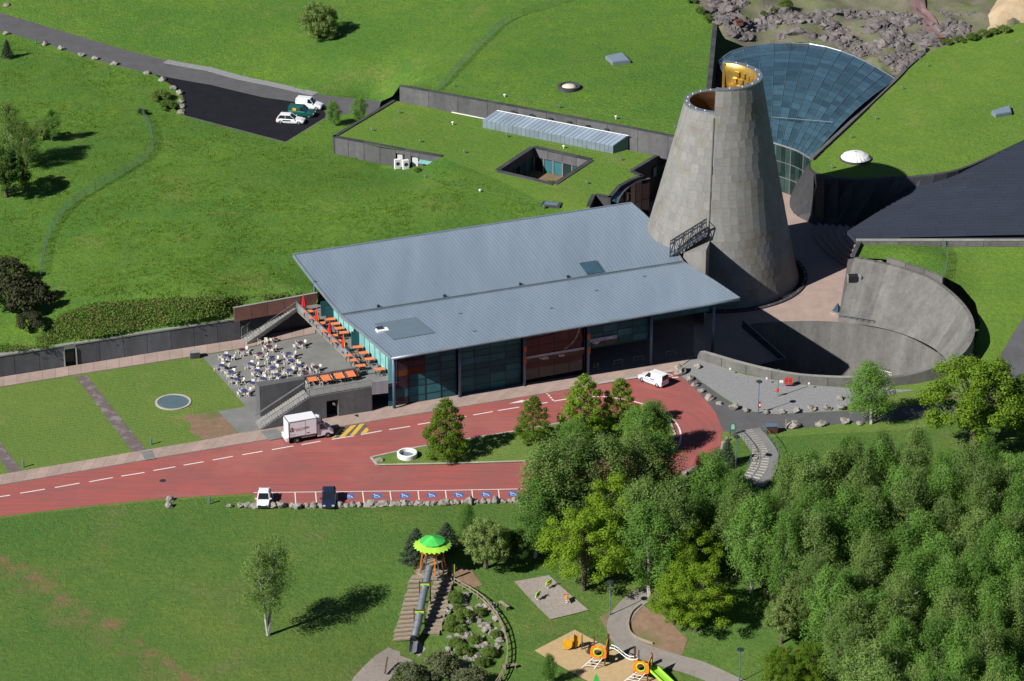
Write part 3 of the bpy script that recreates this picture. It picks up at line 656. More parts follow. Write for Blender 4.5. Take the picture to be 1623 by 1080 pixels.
# wheelchair symbols, seen from behind (bays face the slope)
def wheelchair(px, py, s=1.0, blue=True):
    c = G(px, py, 0.03); S = s
    if blue:
        mb = MB(); mb.add([c + Vector((x * .56 * S, y * .60 * S, 0)) for x, y in ((-1, -1), (1, -1), (1, 1), (-1, 1))], [(0, 1, 2, 3)]); o = mb.build('parking_panel', M_blue, road)
    else: o = road
    z = Vector((0, 0, 0.006)); mb = MB()
    def st(a, b, w=.1):
        a, b = (c + z + Vector((p[0] * S, p[1] * S, 0)) for p in (a, b)); n_ = Vector((-(b - a).y, (b - a).x, 0)).normalized() * w * S / 2
        mb.add([a - n_, b - n_, b + n_, a + n_], [(0, 1, 2, 3)])
    mb.add([c + z + Vector(((-.30 + .1 * math.cos(k * .785)) * S, (.36 + .1 * math.sin(k * .785)) * S, 0)) for k in range(8)], [tuple(range(8))])
    st((-.3, .28), (-.05, .05), .13); st((-.05, .05), (.22, .05)); st((.22, .05), (.36, -.36), .11); st((.36, -.36), (.46, -.32)); st((-.2, .2), (.1, .22), .08)
    pr = None
    for k in range(9):
        a = R(100 + k * 27); p = (-.02 + .26 * math.cos(a), -.2 + .24 * math.sin(a))
        if pr: st(pr, p, .07)
        pr = p
    mb.build('wheelchair_symbol', M_mark, o)
for x, y in ((554, 787), (597, 786.3), (641, 785.8), (684, 785.2), (727, 784.6), (770, 783.8), (813, 783)): wheelchair(x, y)
wheelchair(1061, 594.5, 1.1, False)
for k in range(5): mark((1058 + k * 3.6, 600.5 - k * .5), (1060 + k * 3.6, 599.6 - k * .5), 0.3, z=0.03, name='painted_letter')
mb = MB(); mb.lathe([(0.01, .0), (.42, .0)], G(258, 762, 0.03), 12); mb.build('manhole_cover', M_dark, road)

# small sheets on the slope
def draped(name, mat, pts, src, dz, step=1.2, label=None, mar=None):
    f = HF[src]; P = [on(src, x, y) for x, y in pts]; P = subdivide(P, step)
    for p in P: p.z = f(p.x, p.y) + dz
    o = sheet(name, mat, P, [], step=step, flat=None); me = o.data
    for v in me.vertices: v.co.z = f(v.co.x, v.co.y) + dz
    if label: o['label'] = label
    return o
draped('gravel_square', M_grav2, [(815, 923), (870, 913), (933, 968), (872, 983)], 'slope_meadow', 0.11, label='gravel play square')
draped('sand_pit', M_sand, [(847, 1032), (911, 999), (970, 1030), (1040, 1062), (1120, 1110), (1020, 1140), (940, 1085)], 'slope_meadow', 0.06, label='sandy playground area')
pth = [on('slope_meadow', x, y) for x, y in ((1040, 935), (1005, 955), (982, 985), (985, 1010), (1010, 1030), (1060, 1048), (1110, 1063), (1170, 1090), (1230, 1120))]
pth = smooth_line(pth, 6)
for p in pth: p.z = HF['slope_meadow'](p.x, p.y)
def drape_ribbon(name, mat, pts, w, dz, src='slope_meadow'):
    a, b = offset_line(pts, w / 2), offset_line(pts, -w / 2); f = HF[src]; mb = MB()
    for i in range(len(pts) - 1):
        for k in range(3):
            q = [b[i].lerp(a[i], k / 3), b[i + 1].lerp(a[i + 1], k / 3), b[i + 1].lerp(a[i + 1], (k + 1) / 3), b[i].lerp(a[i], (k + 1) / 3)]
            mb.add([Vector((p.x, p.y, f(p.x, p.y) + dz)) for p in q], [(0, 1, 2, 3)])
    o = mb.build(name, mat); o['kind'] = 'structure'; return o
drape_ribbon('garden_path', M_path, pth, 2.7, 0.09)
draped('bare_earth', M_earth, [(950, 978), (985, 960), (1000, 968), (1000, 1000), (985, 1005), (960, 998)], 'slope_meadow', 0.04)
draped('bare_earth', M_earth, [(1012, 958), (1050, 975), (1090, 1015), (1080, 1040), (1040, 1040), (1008, 1018), (1000, 985)], 'slope_meadow', 0.04)
draped('bare_earth', M_earth, [(655, 900), (720, 893), (748, 905), (765, 928), (740, 935), (720, 918), (660, 915)], 'slope_meadow', 0.05)
draped('gravel_path', M_grav2, [(595, 1040), (628, 1018), (665, 1016), (675, 1030), (610, 1085), (590, 1120), (540, 1120), (560, 1075)], 'slope_meadow', 0.07)
for a in (((200, 900), (260, 940), 1.0), ((20, 905), (90, 965), 1.2), ((190, 1015), (270, 1062), 1.6), ((160, 1000), (200, 1020), .8)): pass

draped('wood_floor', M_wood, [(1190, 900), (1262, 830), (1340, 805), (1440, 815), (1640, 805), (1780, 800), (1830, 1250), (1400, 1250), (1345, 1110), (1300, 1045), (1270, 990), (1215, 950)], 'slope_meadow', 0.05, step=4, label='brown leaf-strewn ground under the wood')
drape_ribbon('bank_road', M_asph, BR_, 4.2, 0.1, 'crater_bank')
# stepped path beside the green mound (right of the loop)
sp_ = smooth_line(GL([(1185, 683, 0.03), (1200, 700, 0.03), (1212, 720, 0.0), (1208, 745, -0.1), (1190, 768, -0.2)]), 6)
o = drape_ribbon('stepped_path', M_paveg, sp_, 3.4, 0.16); o['label'] = 'curved stepped path going down into the birch wood'
L1, L2 = offset_line(sp_, 1.65), offset_line(sp_, -1.65)
for i in range(1, len(sp_) - 1):
    for s0, s1 in ((0.02, 0.3), (0.38, 0.66)):
        mb = MB(); a, b = L2[i].lerp(L1[i], s0), L2[i].lerp(L1[i], s1); z = HF['slope_meadow'](a.x, a.y) + .2; a.z = b.z = z
        mb.bar(a, b, .12, .12, rnd.random()); mb.build('step_edge', M_kerb, o)

draped('fresh_tarmac', M_aspn, [(245, 119), (333, 135), (417, 155), (473, 163), (516, 173), (515, 186), (452, 225), (292, 183), (293, 166), (289, 151), (276, 138)], 'service_road', 0.05, step=3, label='black freshly laid tarmac parking area')
dr = smooth_line([on('service_road', x, y) for x, y in ((262, 98), (310, 107), (333, 111), (380, 124), (433, 135), (500, 150))], 4)
drape_ribbon('gravel_verge', M_gravel, dr, 1.8, 0.06, 'service_road')
# ------------------------------------------------------------------ entrance hall with the big zinc roof
U0 = G(625, 648, 0); U1 = G(1129, 562, 0); uu = (U1 - U0); uu.z = 0; uu.normalize(); ww = Vector((-uu.y, uu.x, 0)); BAY = (U1 - U0).length / 5
HALL_A = math.atan2(uu.y, uu.x)
def UW(u, w, z=0.0): p = U0 + uu * u + ww * w; return Vector((p.x, p.y, z))
def toUW(p): q = Vector(p) - U0; return q.dot(uu), q.dot(ww)
DECK = 3.4
hall = thing('entrance_hall', 'long glass-fronted hall under a huge grey zinc roof beside the cone', 'building', UW(22, 12, 0))
def ubox(mb, u0, u1, w0, w1, z0, z1, tone=0.5):
    q = [UW(u0, w0, z0), UW(u1, w0, z0), UW(u1, w1, z0), UW(u0, w1, z0), UW(u0, w0, z1), UW(u1, w0, z1), UW(u1, w1, z1), UW(u0, w1, z1)]
    return mb.hexa(q, tone)
# roof surface: straight front part falling to the valley gutter, rear part sweeping up
ZF, ZK, ZB = 8.55, 6.3, 7.6
uL0, wL0 = toUW(G(620, 567, ZF)); uR0, wR0 = toUW(G(1172, 473, ZF + 1))
uLk, wLk = toUW(G(541, 500, ZK)); uRk, wRk = toUW(G(1083, 416, ZK + 1))
uLr, wLr = toUW(G(465, 404, ZB)); uRr, wRr = toUW(G(1000, 322, ZB + .8))
uLm, wLm = toUW(G(500, 450, 6.3)); uRm, wRm = toUW(G(1046, 366, 7.2))
def quadb(a, m, b, t):     # curve through a, m (t=.5), b
    c = [2 * m[i] - 0.5 * (a[i] + b[i]) for i in range(3)]
    return [(1 - t) ** 2 * a[i] + 2 * t * (1 - t) * c[i] + t * t * b[i] for i in range(3)]
def roof_pt(s, r):          # s 0..1 along the hall, r 0..1 front part, 1..2 rear part
    if r <= 1:
        l = [uL0 + (uLk - uL0) * r, wL0 + (wLk - wL0) * r, ZF + (ZK - ZF) * r + .12 * math.sin(math.pi * r)]; g = [uR0 + (uRk - uR0) * r, wR0 + (wRk - wR0) * r, l[2] + 1.0]
    else:
        t = r - 1; l = quadb((uLk, wLk, ZK), (uLm, wLm, 6.3), (uLr, wLr, ZB), t); g = quadb((uRk, wRk, ZK + 1), (uRm, wRm, 7.2), (uRr, wRr, ZB + .8), t)
    return UW(l[0] + (g[0] - l[0]) * s, l[1] + (g[1] - l[1]) * s, l[2] + (g[2] - l[2]) * s)
def roof_sheet(r0, r1, n, name, ns=96):
    mb = MB(); rng = random.Random(5)
    for i in range(ns):
        tone = .25 + .5 * rng.random()
        for k in range(n):
            a, b = r0 + (r1 - r0) * k / n, r0 + (r1 - r0) * (k + 1) / n; s0, s1 = i / ns, (i + 1) / ns
            q = [roof_pt(s0, a), roof_pt(s1, a), roof_pt(s1, b), roof_pt(s0, b)]
            mb.hexa([p - Vector((0, 0, .32)) for p in q] + q, tone)
    o = mb.build(name, M_zinc, hall)
    sm = MB()                                     # standing seams
    for i in range(1, ns):
        pts = [roof_pt(i / ns, r0 + (r1 - r0) * k / n) for k in range(n + 1)]
        for k in range(n): sm.bar(pts[k] + Vector((0, 0, .02)), pts[k + 1] + Vector((0, 0, .02)), .06, .08)
    sm.build('standing_seam', M_zinc, o, kind='stuff'); return o
rf = roof_sheet(0.0, 0.985, 4, 'front_roof'); rr = roof_sheet(1.012, 2.0, 10, 'rear_roof')
mb = MB()
for i in range(24):
    q = [roof_pt(i / 24, .985), roof_pt((i + 1) / 24, .985), roof_pt((i + 1) / 24, 1.012), roof_pt(i / 24, 1.012)]
    mb.hexa([p - Vector((0, 0, .5)) for p in q] + [p - Vector((0, 0, .22)) for p in q])
mb.build('valley_gutter', M_dark, hall)
for r_, nm in ((0.985, 'gutter_edge'), (1.012, 'gutter_edge')):
    mb = MB()
    for i in range(24): mb.bar(roof_pt(i / 24, r_) + Vector((0, 0, .06)), roof_pt((i + 1) / 24, r_) + Vector((0, 0, .06)), .1, .16)
    mb.build(nm, M_zinc2, hall)
for s_ in (.11, .30, .52, .66):                  # small gutter outlets
    mb = MB(); p = roof_pt(s_, 1.03); mb.box(p.x, p.y, p.z, .35, .3, .35, HALL_A); mb.build('roof_outlet', M_dark, hall)
mb = MB()                                         # rounded eaves nosing and side edges
mb.tube([roof_pt(i / 12, 0) + Vector((0, 0, -.16)) for i in range(13)], .2, 8); mb.build('eaves_nosing', M_zinc2, hall, smooth=True)
for s_ in (0, 1):
    mb = MB(); pts = [roof_pt(s_, k / 10) for k in range(21)]
    for a, b in zip(pts, pts[1:]): mb.bar(a + Vector((0, 0, -.12)), b + Vector((0, 0, -.12)), .22, .46)
    mb.build('verge_trim', M_zinc2, hall)
mb = MB(); mb.bar(roof_pt(0, 2) + Vector((0, 0, -.1)), roof_pt(1, 2) + Vector((0, 0, -.1)), .25, .45); mb.build('rear_edge_trim', M_zinc2, hall)
def roof_patch(px, name, mat, up=0.16, zz=(6.6,) * 4):     # raised flashing square on the roof
    P = [G(x, y, z) for (x, y), z in zip(px, zz)]; mb = MB(); mb.slab([p + Vector((0, 0, up)) for p in P], .2); return mb.build(name, mat, hall)
def r_at(px, py):
    best = None
    for i in range(61):
        for k in range(81):
            p = roof_pt(i / 60, k / 40); r = Vector(p) - Vector((0, 0, CAMH)); zc = r.y * CP - r.z * SP
            d = (811.5 + FPX * r.x / zc - px) ** 2 + (540 - FPX * (r.z * CP + r.y * SP) / zc - py) ** 2
            if best is None or d < best[0]: best = (d, i / 60, k / 40)
    return best[1], best[2]
def patch_on_roof(corners, name, mat, up):
    sr = [r_at(*c) for c in corners]; s0, s1 = sum(c[0] for c in (sr[0], sr[3])) / 2, sum(c[0] for c in (sr[1], sr[2])) / 2
    ra, rb = (sr[0][1] + sr[1][1]) / 2, (sr[2][1] + sr[3][1]) / 2; mb = MB(); q = [roof_pt(s0, ra), roof_pt(s1, ra), roof_pt(s1, rb), roof_pt(s0, rb)]
    mb.slab([p + Vector((0, 0, up)) for p in q], .18); mb.build(name, mat, hall); return s0, s1, ra, rb
patch_on_roof([(625, 539), (686, 529), (658, 505), (591, 515)], 'flat_roof_panel', M_zincd, .14)
patch_on_roof([(933, 435), (958, 431), (942, 415), (919, 418)], 'roof_skylight', M_gblue, .16)
s_, r_ = r_at(606, 527); p = roof_pt(s_, r_)
mb = MB(); mb.box(p.x, p.y, p.z + .02, 1.6, 1.0, .25, HALL_A); mb.build('roof_vent', M_white, hall)
mb = MB(); mb.box(p.x - .3, p.y + .4, p.z + .1, .9, .9, .22, HALL_A); mb.build('roof_vent', M_dark, hall)
for x, y in ((728, 498), (754, 523), (871, 461 + 30), (946, 461), (1020, 441)):
    s_, r_ = r_at(x, y); p = roof_pt(s_, r_); mb = MB(); mb.box(p.x, p.y, p.z + .06, .45, .3, .1, HALL_A); mb.build('roof_clip', M_zinc2, hall)

# columns
for k in range(6):
    p = UW(k * BAY, 0); mb = MB(); mb.lathe([(.2, 0), (.2, 7.9)], p, 10, caps=True); mb.lathe([(.3, .0), (.3, .12)], p, 10, caps=True); mb.build('column', M_bluest, hall, smooth=True)
pr_ = G(499, 479, DECK); mb = MB(); mb.lathe([(.18, 0), (.18, 3.2)], pr_, 8, caps=True); mb.build('column', M_bluest, hall)
# facade panes: 4 across each bay, rows like the photograph
WF = 0.75
mull = MB(); rngp = random.Random(11)
rows_full = [0.05, 1.05, 2.35, 3.25, 4.1, 5.1, 6.0, 6.9, 7.8]
def facade(b, rows, mats, back=True):
    for c in range(4):
        ua, ub = b * BAY + .22 + c * (BAY - .44) / 4, b * BAY + .22 + (c + 1) * (BAY - .44) / 4
        for i in range(len(rows) - 1):
            mt = mats(c, i, len(rows) - 1); mb = MB(); ubox(mb, ua + .035, ub - .035, WF, WF + .05, rows[i] + .035, rows[i + 1] - .035, rngp.random()); mb.build('glass_pane', mt, hall)
        ubox(mull, ua - .03, ua + .03, WF - .06, WF + .1, rows[0], rows[-1])
    ubox(mull, ub - .03, ub + .03, WF - .06, WF + .1, rows[0], rows[-1])
    for z in rows: ubox(mull, b * BAY + .22, b * BAY + BAY - .22, WF - .04, WF + .08, z - .03, z + .03)
M_gmar = glass_mat('maroon_glass', (0.03, 0.02, 0.032), 0.05, 0.3, 0.3)
M_gora = glass_mat('amber_interior_glass', (0.12, 0.035, 0.018), 0.06, 0.3, 0.5)
facade(0, rows_full, lambda c, i, n: (M_gmar if (c == 0 and i != 1 and i != 4) or (c == 1 and i >= 5) else (M_gora if c < 2 and i == 4 else M_gteal)))
facade(1, rows_full, lambda c, i, n: M_gteal)
facade(2, [0.05, 3.0, 3.65, 5.2, 7.8], lambda c, i, n: M_gdark)
facade(3, [3.6, 4.6, 5.6, 6.6, 7.8], lambda c, i, n: M_gteal)
facade(4, [6.1, 6.9, 7.8], lambda c, i, n: M_gteal)
mull.build('window_mullion', M_dark, hall)
# picture banner behind the mirror bay and the two orange posts
mb = MB(); ubox(mb, 2 * BAY + .3, 3.95 * BAY * 0 + 3 * BAY - .3, WF - .12, WF - .07, 3.05, 3.6); mb.build('banner_landscape', surf('banner_dark', (0.03, 0.026, 0.02), (0.10, 0.07, 0.02), 1.2, 0.5), hall)
mb = MB(); ubox(mb, 2 * BAY + .3, 3 * BAY - .3, WF - .12, WF - .07, 3.6, 3.95); mb.build('banner_sky', surf('banner_sky', (0.28, 0.31, 0.42), (0.42, 0.42, 0.5), 0.9, 0.5), hall)
mb = MB(); ubox(mb, 3 * BAY + .4, 3 * BAY + 4.4, WF - .14, WF - .08, 4.45, 4.95); mb.build('banner_sky', surf('banner_blue', (0.13, 0.22, 0.42), (0.35, 0.38, 0.5), 0.7, 0.5), hall)
mb = MB(); ubox(mb, 3 * BAY + .4, 3 * BAY + 4.4, WF - .14, WF - .08, 3.95, 4.45); mb.build('banner_landscape', MATS['banner_dark'], hall)
mb = MB()
for u0_, z0_, w_ in ((2 * BAY + 2.4, 3.32, 1.1), (2 * BAY + 2.7, 3.12, .9), (2 * BAY + 5.0, 3.3, .9), (2 * BAY + 5.2, 3.15, .6), (3 * BAY + .9, 4.25, .9), (3 * BAY + 1.2, 4.1, .5), (3 * BAY + 2.9, 4.6, .8)):
    k = 0
    while k < w_: ubox(mb, u0_ + k, u0_ + k + .08 + .06 * rngp.random(), WF - .16, WF - .145, z0_, z0_ + .08 + .12 * rngp.random()); k += .17
mb.build('banner_lettering', M_white, hall, kind='stuff')
for b_ in (2, 3):
    for z0_, h_ in ((3.4 if b_ == 2 else 3.3, .95), (5.0 if b_ == 2 else 5.3, .95)):
        mb = MB(); ubox(mb, b_ * BAY - .22, b_ * BAY + .22, -.29, -.25, z0_, z0_ + h_); mb.build('orange_plaque', surf('plaque', (0.42, 0.15, 0.05), rough=.5) if 'plaque' not in MATS else MATS['plaque'], hall)
# side glass on the terrace: cyan panes with doors standing open
su0, sw0, su1, sw1 = .1, .75, toUW(G(507, 493, DECK))[0], toUW(G(507, 493, DECK))[1]
nS = 14
for i in range(nS):
    w0_, w1_ = sw0 + (sw1 - sw0) * i / nS, sw0 + (sw1 - sw0) * (i + 1) / nS; um = lambda w: su0 + (su1 - su0) * (w - sw0) / (sw1 - sw0) + .55
    zt = lambda w: 7.85 - 1.95 * min(1, w / 17.0)
    if i in (7, 12, 13):                    # open doorway with a leaf standing out
        mb = MB(); a = UW(um(w0_), w0_, DECK); mb.bar(a + Vector((0, 0, 1.1)), a + Vector((0, 0, 1.1)) - uu * 1.1, .05, 2.1); mb.build('open_door', M_gteal, hall)
        mb = MB(); b = UW(um(w1_), w1_, DECK); mb.bar(a + Vector((0, 0, 2.2)), b + Vector((0, 0, 2.2)), .1, .12); mb.build('door_head', M_dark, hall); continue
    mid = .95 if i < 4 else 1.6
    for z0_, z1f in ((DECK + .02, None), ):
        mb = MB(); q = [UW(um(w0_ + .05), w0_ + .05, z0_), UW(um(w1_ - .05), w1_ - .05, z0_), UW(um(w1_ - .05) + .05, w1_ - .05, z0_), UW(um(w0_ + .05) + .05, w0_ + .05, z0_)]
        mb.hexa([q[0], q[3], q[2], q[1]] + [at_z(q[0], zt(w0_)), at_z(q[3], zt(w0_)), at_z(q[2], zt(w1_)), at_z(q[1], zt(w1_))], rngp.random()); mb.build('side_glass', M_gcyan, hall)
    mb = MB(); a = UW(um(w0_), w0_, DECK); mb.bar(a, at_z(a, zt(w0_)), .09, .09); mb.build('side_mullion', M_dark, hall)
mb = MB(); ubox(mb, -.5, .42, .8, .86, .05, DECK - .05); mb.build('side_glass', M_gteal, hall)
mb = MB(); ubox(mb, -.5, .12, .8, .86, DECK, 7.8); mb.build('side_glass', M_gcyan, hall)
# carcass: inner dark walls, floor over the entrance, rear wall, end wall
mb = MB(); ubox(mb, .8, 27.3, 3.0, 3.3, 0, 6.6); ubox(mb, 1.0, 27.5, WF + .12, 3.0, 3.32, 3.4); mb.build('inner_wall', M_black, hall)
mb = MB(); ubox(mb, 27.3, 27.5, WF + .1, 14, 0, 5.6); ubox(mb, 27.5, 47, 14, 14.3, 0, 5.3); ubox(mb, 27.6, 36.3, WF + .12, 14, 3.42, 3.58); mb.build('entrance_wall', M_concd, hall)
mb = MB(); ubox(mb, 0.6, 46.5, 36.0, 36.4, 0, 6.0); ubox(mb, 46.5, 46.9, 14, 36.2, 0, 5.2); ubox(mb, .55, .9, 3.3, 36, 0, 5.0); mb.build('rear_wall', M_concd, hall)
# low rails across the open entrance
for u_, wd in ((28.35, .6), (31.2, 1.3), (34.1, 1.4), (38.8, 1.4), (42.0, .7)):
    t = thing('entrance_rail', 'metal hoop rail, %s along the open entrance' % {28.35: 'narrow one nearest the mirror glass', 31.2: 'second one', 34.1: 'middle one left of the last column', 38.8: 'one right of the last wide column', 42.0: 'narrow rightmost one'}[u_], 'railing', UW(u_, .9), 0, 'hoop rails across the entrance'); mb = MB()
    a, b = UW(u_, .9, .1), UW(u_ + wd, .9, .1); h = Vector((0, 0, 1.0))
    mb.tube([a, a + h, b + h, b], .035, 6); mb.build('hoop', M_steel, t); mb = MB(); mb.tube([a + h * .5, b + h * .5], .025, 5); mb.build('crossbar', M_steel, t)
# ------------------------------------------------------------------ cafe terrace: deck, parapets, two flights of stairs
ter = thing('terrace_block', 'raised grey concrete cafe terrace with two outdoor stair flights', 'terrace', G(560, 600, 0))
zl = DECK
ptl = G(468, 487, zl); ptl2 = G(500, 474, zl); pmid = G(567, 581, zl + .0); pbl = G(486, 607, zl); pfl = G(494, 622, zl); pfr = G(590, 602, zl); pge = UW(.5, .8, zl)
deckpoly = [ptl, at_z(G(570, 584, zl), zl), at_z(G(562, 592, zl), zl), at_z(G(590, 652, 0) + ww * .35, zl), UW(-.6, .3, zl), UW(.62, .7, zl), UW(um(sw1), sw1, zl), at_z(G(505, 474, zl), zl)]
flatpoly('deck', M_patio, deckpoly, ter, th=.35)
def pwall(a, b, z0, z1a, z1b, th, mat, name, parent=ter, plen=None, sgn=1):
    a, b = Vector(a), Vector(b); d = (b - a); d.z = 0; n_ = Vector((-d.y, d.x, 0)).normalized() * th * sgn; n = max(1, round(d.length / plen)) if plen else 1
    for i in range(n):
        p, q = a.lerp(b, i / n), a.lerp(b, (i + 1) / n); e = d.normalized() * (.012 if n > 1 else 0); p = p + e; q = q - e
        za, zb = z1a + (z1b - z1a) * i / n, z1a + (z1b - z1a) * (i + 1) / n
        if isinstance(z0, tuple): y0, y1 = z0[0] + (z0[1] - z0[0]) * i / n, z0[0] + (z0[1] - z0[0]) * (i + 1) / n
        else: y0 = y1 = z0
        Q = [at_z(p, y0), at_z(q, y1), at_z(q + n_, y1), at_z(p + n_, y0)]; T = [at_z(p, za), at_z(q, zb), at_z(q + n_, zb), at_z(p + n_, za)]
        if sgn < 0: Q = Q[::-1]; T = T[::-1]
        mb = MB(); mb.hexa(Q + T, rnd.random()); mb.build(name, mat, parent)
# spandrel beam under the long left parapet (open below, shade under the deck)
pa, pb = G(470, 488, zl), G(570, 584, zl)
pwall(pa, pb, zl - .55, zl + .12, zl + .12, .35, M_concl, 'edge_beam', sgn=1)
def rail(root, a, b, h=1.0, posts=6, nw=4, mat=M_steel, name='railing', panel=None):
    mb = MB(); H_ = Vector((0, 0, h))
    for i in range(posts + 1): p = Vector(a).lerp(Vector(b), i / posts); mb.bar(p, p + H_, .05)
    mb.bar(Vector(a) + H_, Vector(b) + H_, .07)
    for k in range(1, nw + 1): mb.bar(Vector(a) + H_ * (k / (nw + 1)), Vector(b) + H_ * (k / (nw + 1)), .025)
    return mb.build(name, mat, root)
rail(ter, at_z(pa, zl + .12), at_z(pb, zl + .12), .85, 16, 5, mat=M_steel)
for k in range(16):
    a_, b_ = at_z(pa, zl + .5).lerp(at_z(pb, zl + .5), (k + .04) / 16), at_z(pa, zl + .5).lerp(at_z(pb, zl + .5), (k + .96) / 16); mb = MB(); mb.bar(a_, b_, .02, .62, rnd.random()); mb.build('railing_panel', MATS['rail_panel'] if 'rail_panel' in MATS else surf('rail_panel', (0.26, 0.29, 0.31), rough=.3, tone=.1), ter)
# block behind the tables: lower storey wall in line with the back parapet of the big tables
b1, b2 = G(411, 613, 4.3), G(483, 601, 4.3)      # front top edge of the thick wall
c1, c2 = G(404, 605.5, 4.3), G(479, 597, 4.3)
mb = MB(); mb.hexa([at_z(b1, 0), at_z(b2, 0), at_z(c2, 0), at_z(c1, 0), at_z(b1, 4.3), at_z(b2, 4.3), at_z(c2, 4.3), at_z(c1, 4.3)], .5); mb.build('block_wall', M_wallg, ter)
pwall(c2, G(567, 581.5, 4.4), 0, 4.4, 4.4, .3, M_wallg, 'parapet_wall', plen=3.2, sgn=-1)
pwall(G(567, 581.5, 4.4), G(571, 587, 4.4), zl, 4.4, 4.4, .3, M_wallg, 'parapet_wall', sgn=-1)
# front wall with a dark service door
fw = [G(414, 682, 0), G(518, 664.2, 0), G(537, 661, 0), G(590, 652, 0)]
tl = G(492, 628, zl)                               # top of the flight on the front wall
xs = (tl.x - fw[0].x) / (fw[3].x - fw[0].x); ft = fw[0].lerp(fw[3], xs)
pwall(fw[0], ft, 0, .12, zl + .05, .3, M_wallg, 'stair_wall', plen=2.2, sgn=1)
pwall(ft, fw[1], 0, zl + .05, zl + .05, .3, M_wallg, 'front_wall_panel', plen=2.3); pwall(fw[2], fw[3], 0, zl + .05, zl + .05, .3, M_wallg, 'front_wall_panel', plen=2.3)
pwall(fw[1], fw[2], 2.5, zl + .05, zl + .05, .3, M_wallg, 'door_lintel')
dk = ww * 1.2
pwall(fw[1] + dk, fw[2] + dk, 0, 2.5, 2.5, .1, M_black, 'service_door'); pwall(fw[1] + ww * .3, fw[1] + dk, 0, 2.5, 2.5, .05, M_concd, 'door_reveal'); pwall(fw[2] + ww * .3, fw[2] + dk, 0, 2.5, 2.5, .05, M_concl, 'door_reveal', sgn=-1)
mb = MB(); p = G(529, 640, 2.75); mb.bar(p, p - ww * .5, .12); mb.box(p.x, p.y, p.z - .1, .3, .3, .15); mb.build('wall_lamp', M_steel, ter)
# link block between terrace and hall (lilac grey panels above an open passage)
la, lb = G(590, 652, 0), UW(-.75, .1, 0)
for i in range(4):
    pwall(la.lerp(lb, i / 4), la.lerp(lb, (i + 1) / 4), 2.35, zl + .75, zl + .75, .25, surf('lilac_panel', (0.24, 0.225, 0.25), (0.2, 0.19, 0.215), .8, .6, tone=.1) if 'lilac_panel' not in MATS else MATS['lilac_panel'], 'fascia_panel', plen=None)
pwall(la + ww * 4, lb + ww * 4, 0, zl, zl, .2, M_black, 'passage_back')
pwall(la + ww * .3, la + ww * 4, 0, zl - .3, zl - .3, .2, M_concd, 'passage_side', sgn=-1)
# front stairs
def flight(root, bl, br, tl_, tr, n, mat, name='stair_step', th=.35):
    """bl/br bottom edge ends, tl_/tr top edge ends (with z)"""
    for i in range(n):
        a0, b0, a1, b1_ = bl.lerp(tl_, i / n), br.lerp(tr, i / n), bl.lerp(tl_, (i + 1) / n), br.lerp(tr, (i + 1) / n); z = bl.z + (tl_.z - bl.z) * (i + 1) / n
        lo = max(0.0, z - th - .17)
        mb = MB(); mb.hexa([at_z(a0, lo), at_z(b0, lo), at_z(b1_, lo), at_z(a1, lo), at_z(a0, z), at_z(b0, z), at_z(b1_, z), at_z(a1, z)] if ((b0 - a0).cross(a1 - a0)).z > 0 else
                           [at_z(b0, lo), at_z(a0, lo), at_z(a1, lo), at_z(b1_, lo), at_z(b0, z), at_z(a0, z), at_z(a1, z), at_z(b1_, z)], rnd.random()); mb.build(name, mat, root)
dS = (at_z(ft, 0) - at_z(fw[0], 0)).normalized(); nS_ = Vector((-dS.y, dS.x, 0))
flight(ter, at_z(fw[0] + nS_ * .3, 0), at_z(fw[0] + nS_ * 2.5, 0), at_z(ft + nS_ * .3, zl), at_z(ft + nS_ * 2.5, zl), 20, M_concl)
flatpoly('deck', M_patio, [at_z(ft + nS_ * .3, zl), at_z(fw[3] + nS_ * .35, zl), at_z(G(562, 592, zl), zl), at_z(G(570, 584, zl), zl), at_z(c2, zl), at_z(b2, zl)], ter, th=.3)
rail(ter, at_z(fw[0] + nS_ * .15, .12), at_z(ft + nS_ * .15, zl + .05), .95, 9, 2); rail(ter, at_z(ft + nS_ * .15, zl + .05), at_z(fw[3] + nS_ * .15, zl + .05), .95, 9, 3)
mb = MB(); mb.bar(at_z(fw[0] + nS_ * 2.45, 1.0), at_z(ft + nS_ * 2.45, zl + 1.0), .14, .14); mb.build('handrail', M_steel, ter)
# rear flight, running up along the retaining wall
rb1, rb2 = G(383, 538.5, 0), G(392, 547, 0); rt1, rt2 = G(460, 484, zl), G(470, 490, zl)
flight(ter, rb2, rb1, rt2, rt1, 20, M_concl)
mb = MB(); mb.bar(rb2 + Vector((0, 0, .1)), rt2 + Vector((0, 0, -.1)), .14, .5); mb.build('stair_stringer', M_concl, ter)
mb = MB(); mb.bar(rb1 + Vector((0, 0, .1)), rt1 + Vector((0, 0, -.1)), .14, .5); mb.build('stair_stringer', M_concl, ter)
rail(ter, rb2 + Vector((0, 0, .2)), rt2 + Vector((0, 0, .1)), 1.0, 8, 1); rail(ter, rb1 + Vector((0, 0, .2)), rt1 + Vector((0, 0, .1)), 1.5, 8, 8)
flatpoly('deck', M_patio, [rt2, at_z(pa, zl), at_z(ptl2, zl), G(478, 478, zl), rt1], ter, th=.3)
# brown-red wall at the head of the bank
rw = thing('red_brown_wall', 'low red-brown wall above the rear stairs at the end of the hall', 'wall', G(435, 500, 3))
ra, rb_ = GZ(371, 489, 5.0, 3.0), GZ(503, 465, 5.0, 3.0)
wall_panels(rw, [ra, rb_], 3.0, 5.0, .3, 2.4, M_redw, cap=M_concl, caph=.06, capw=.34, name='wall_panel')
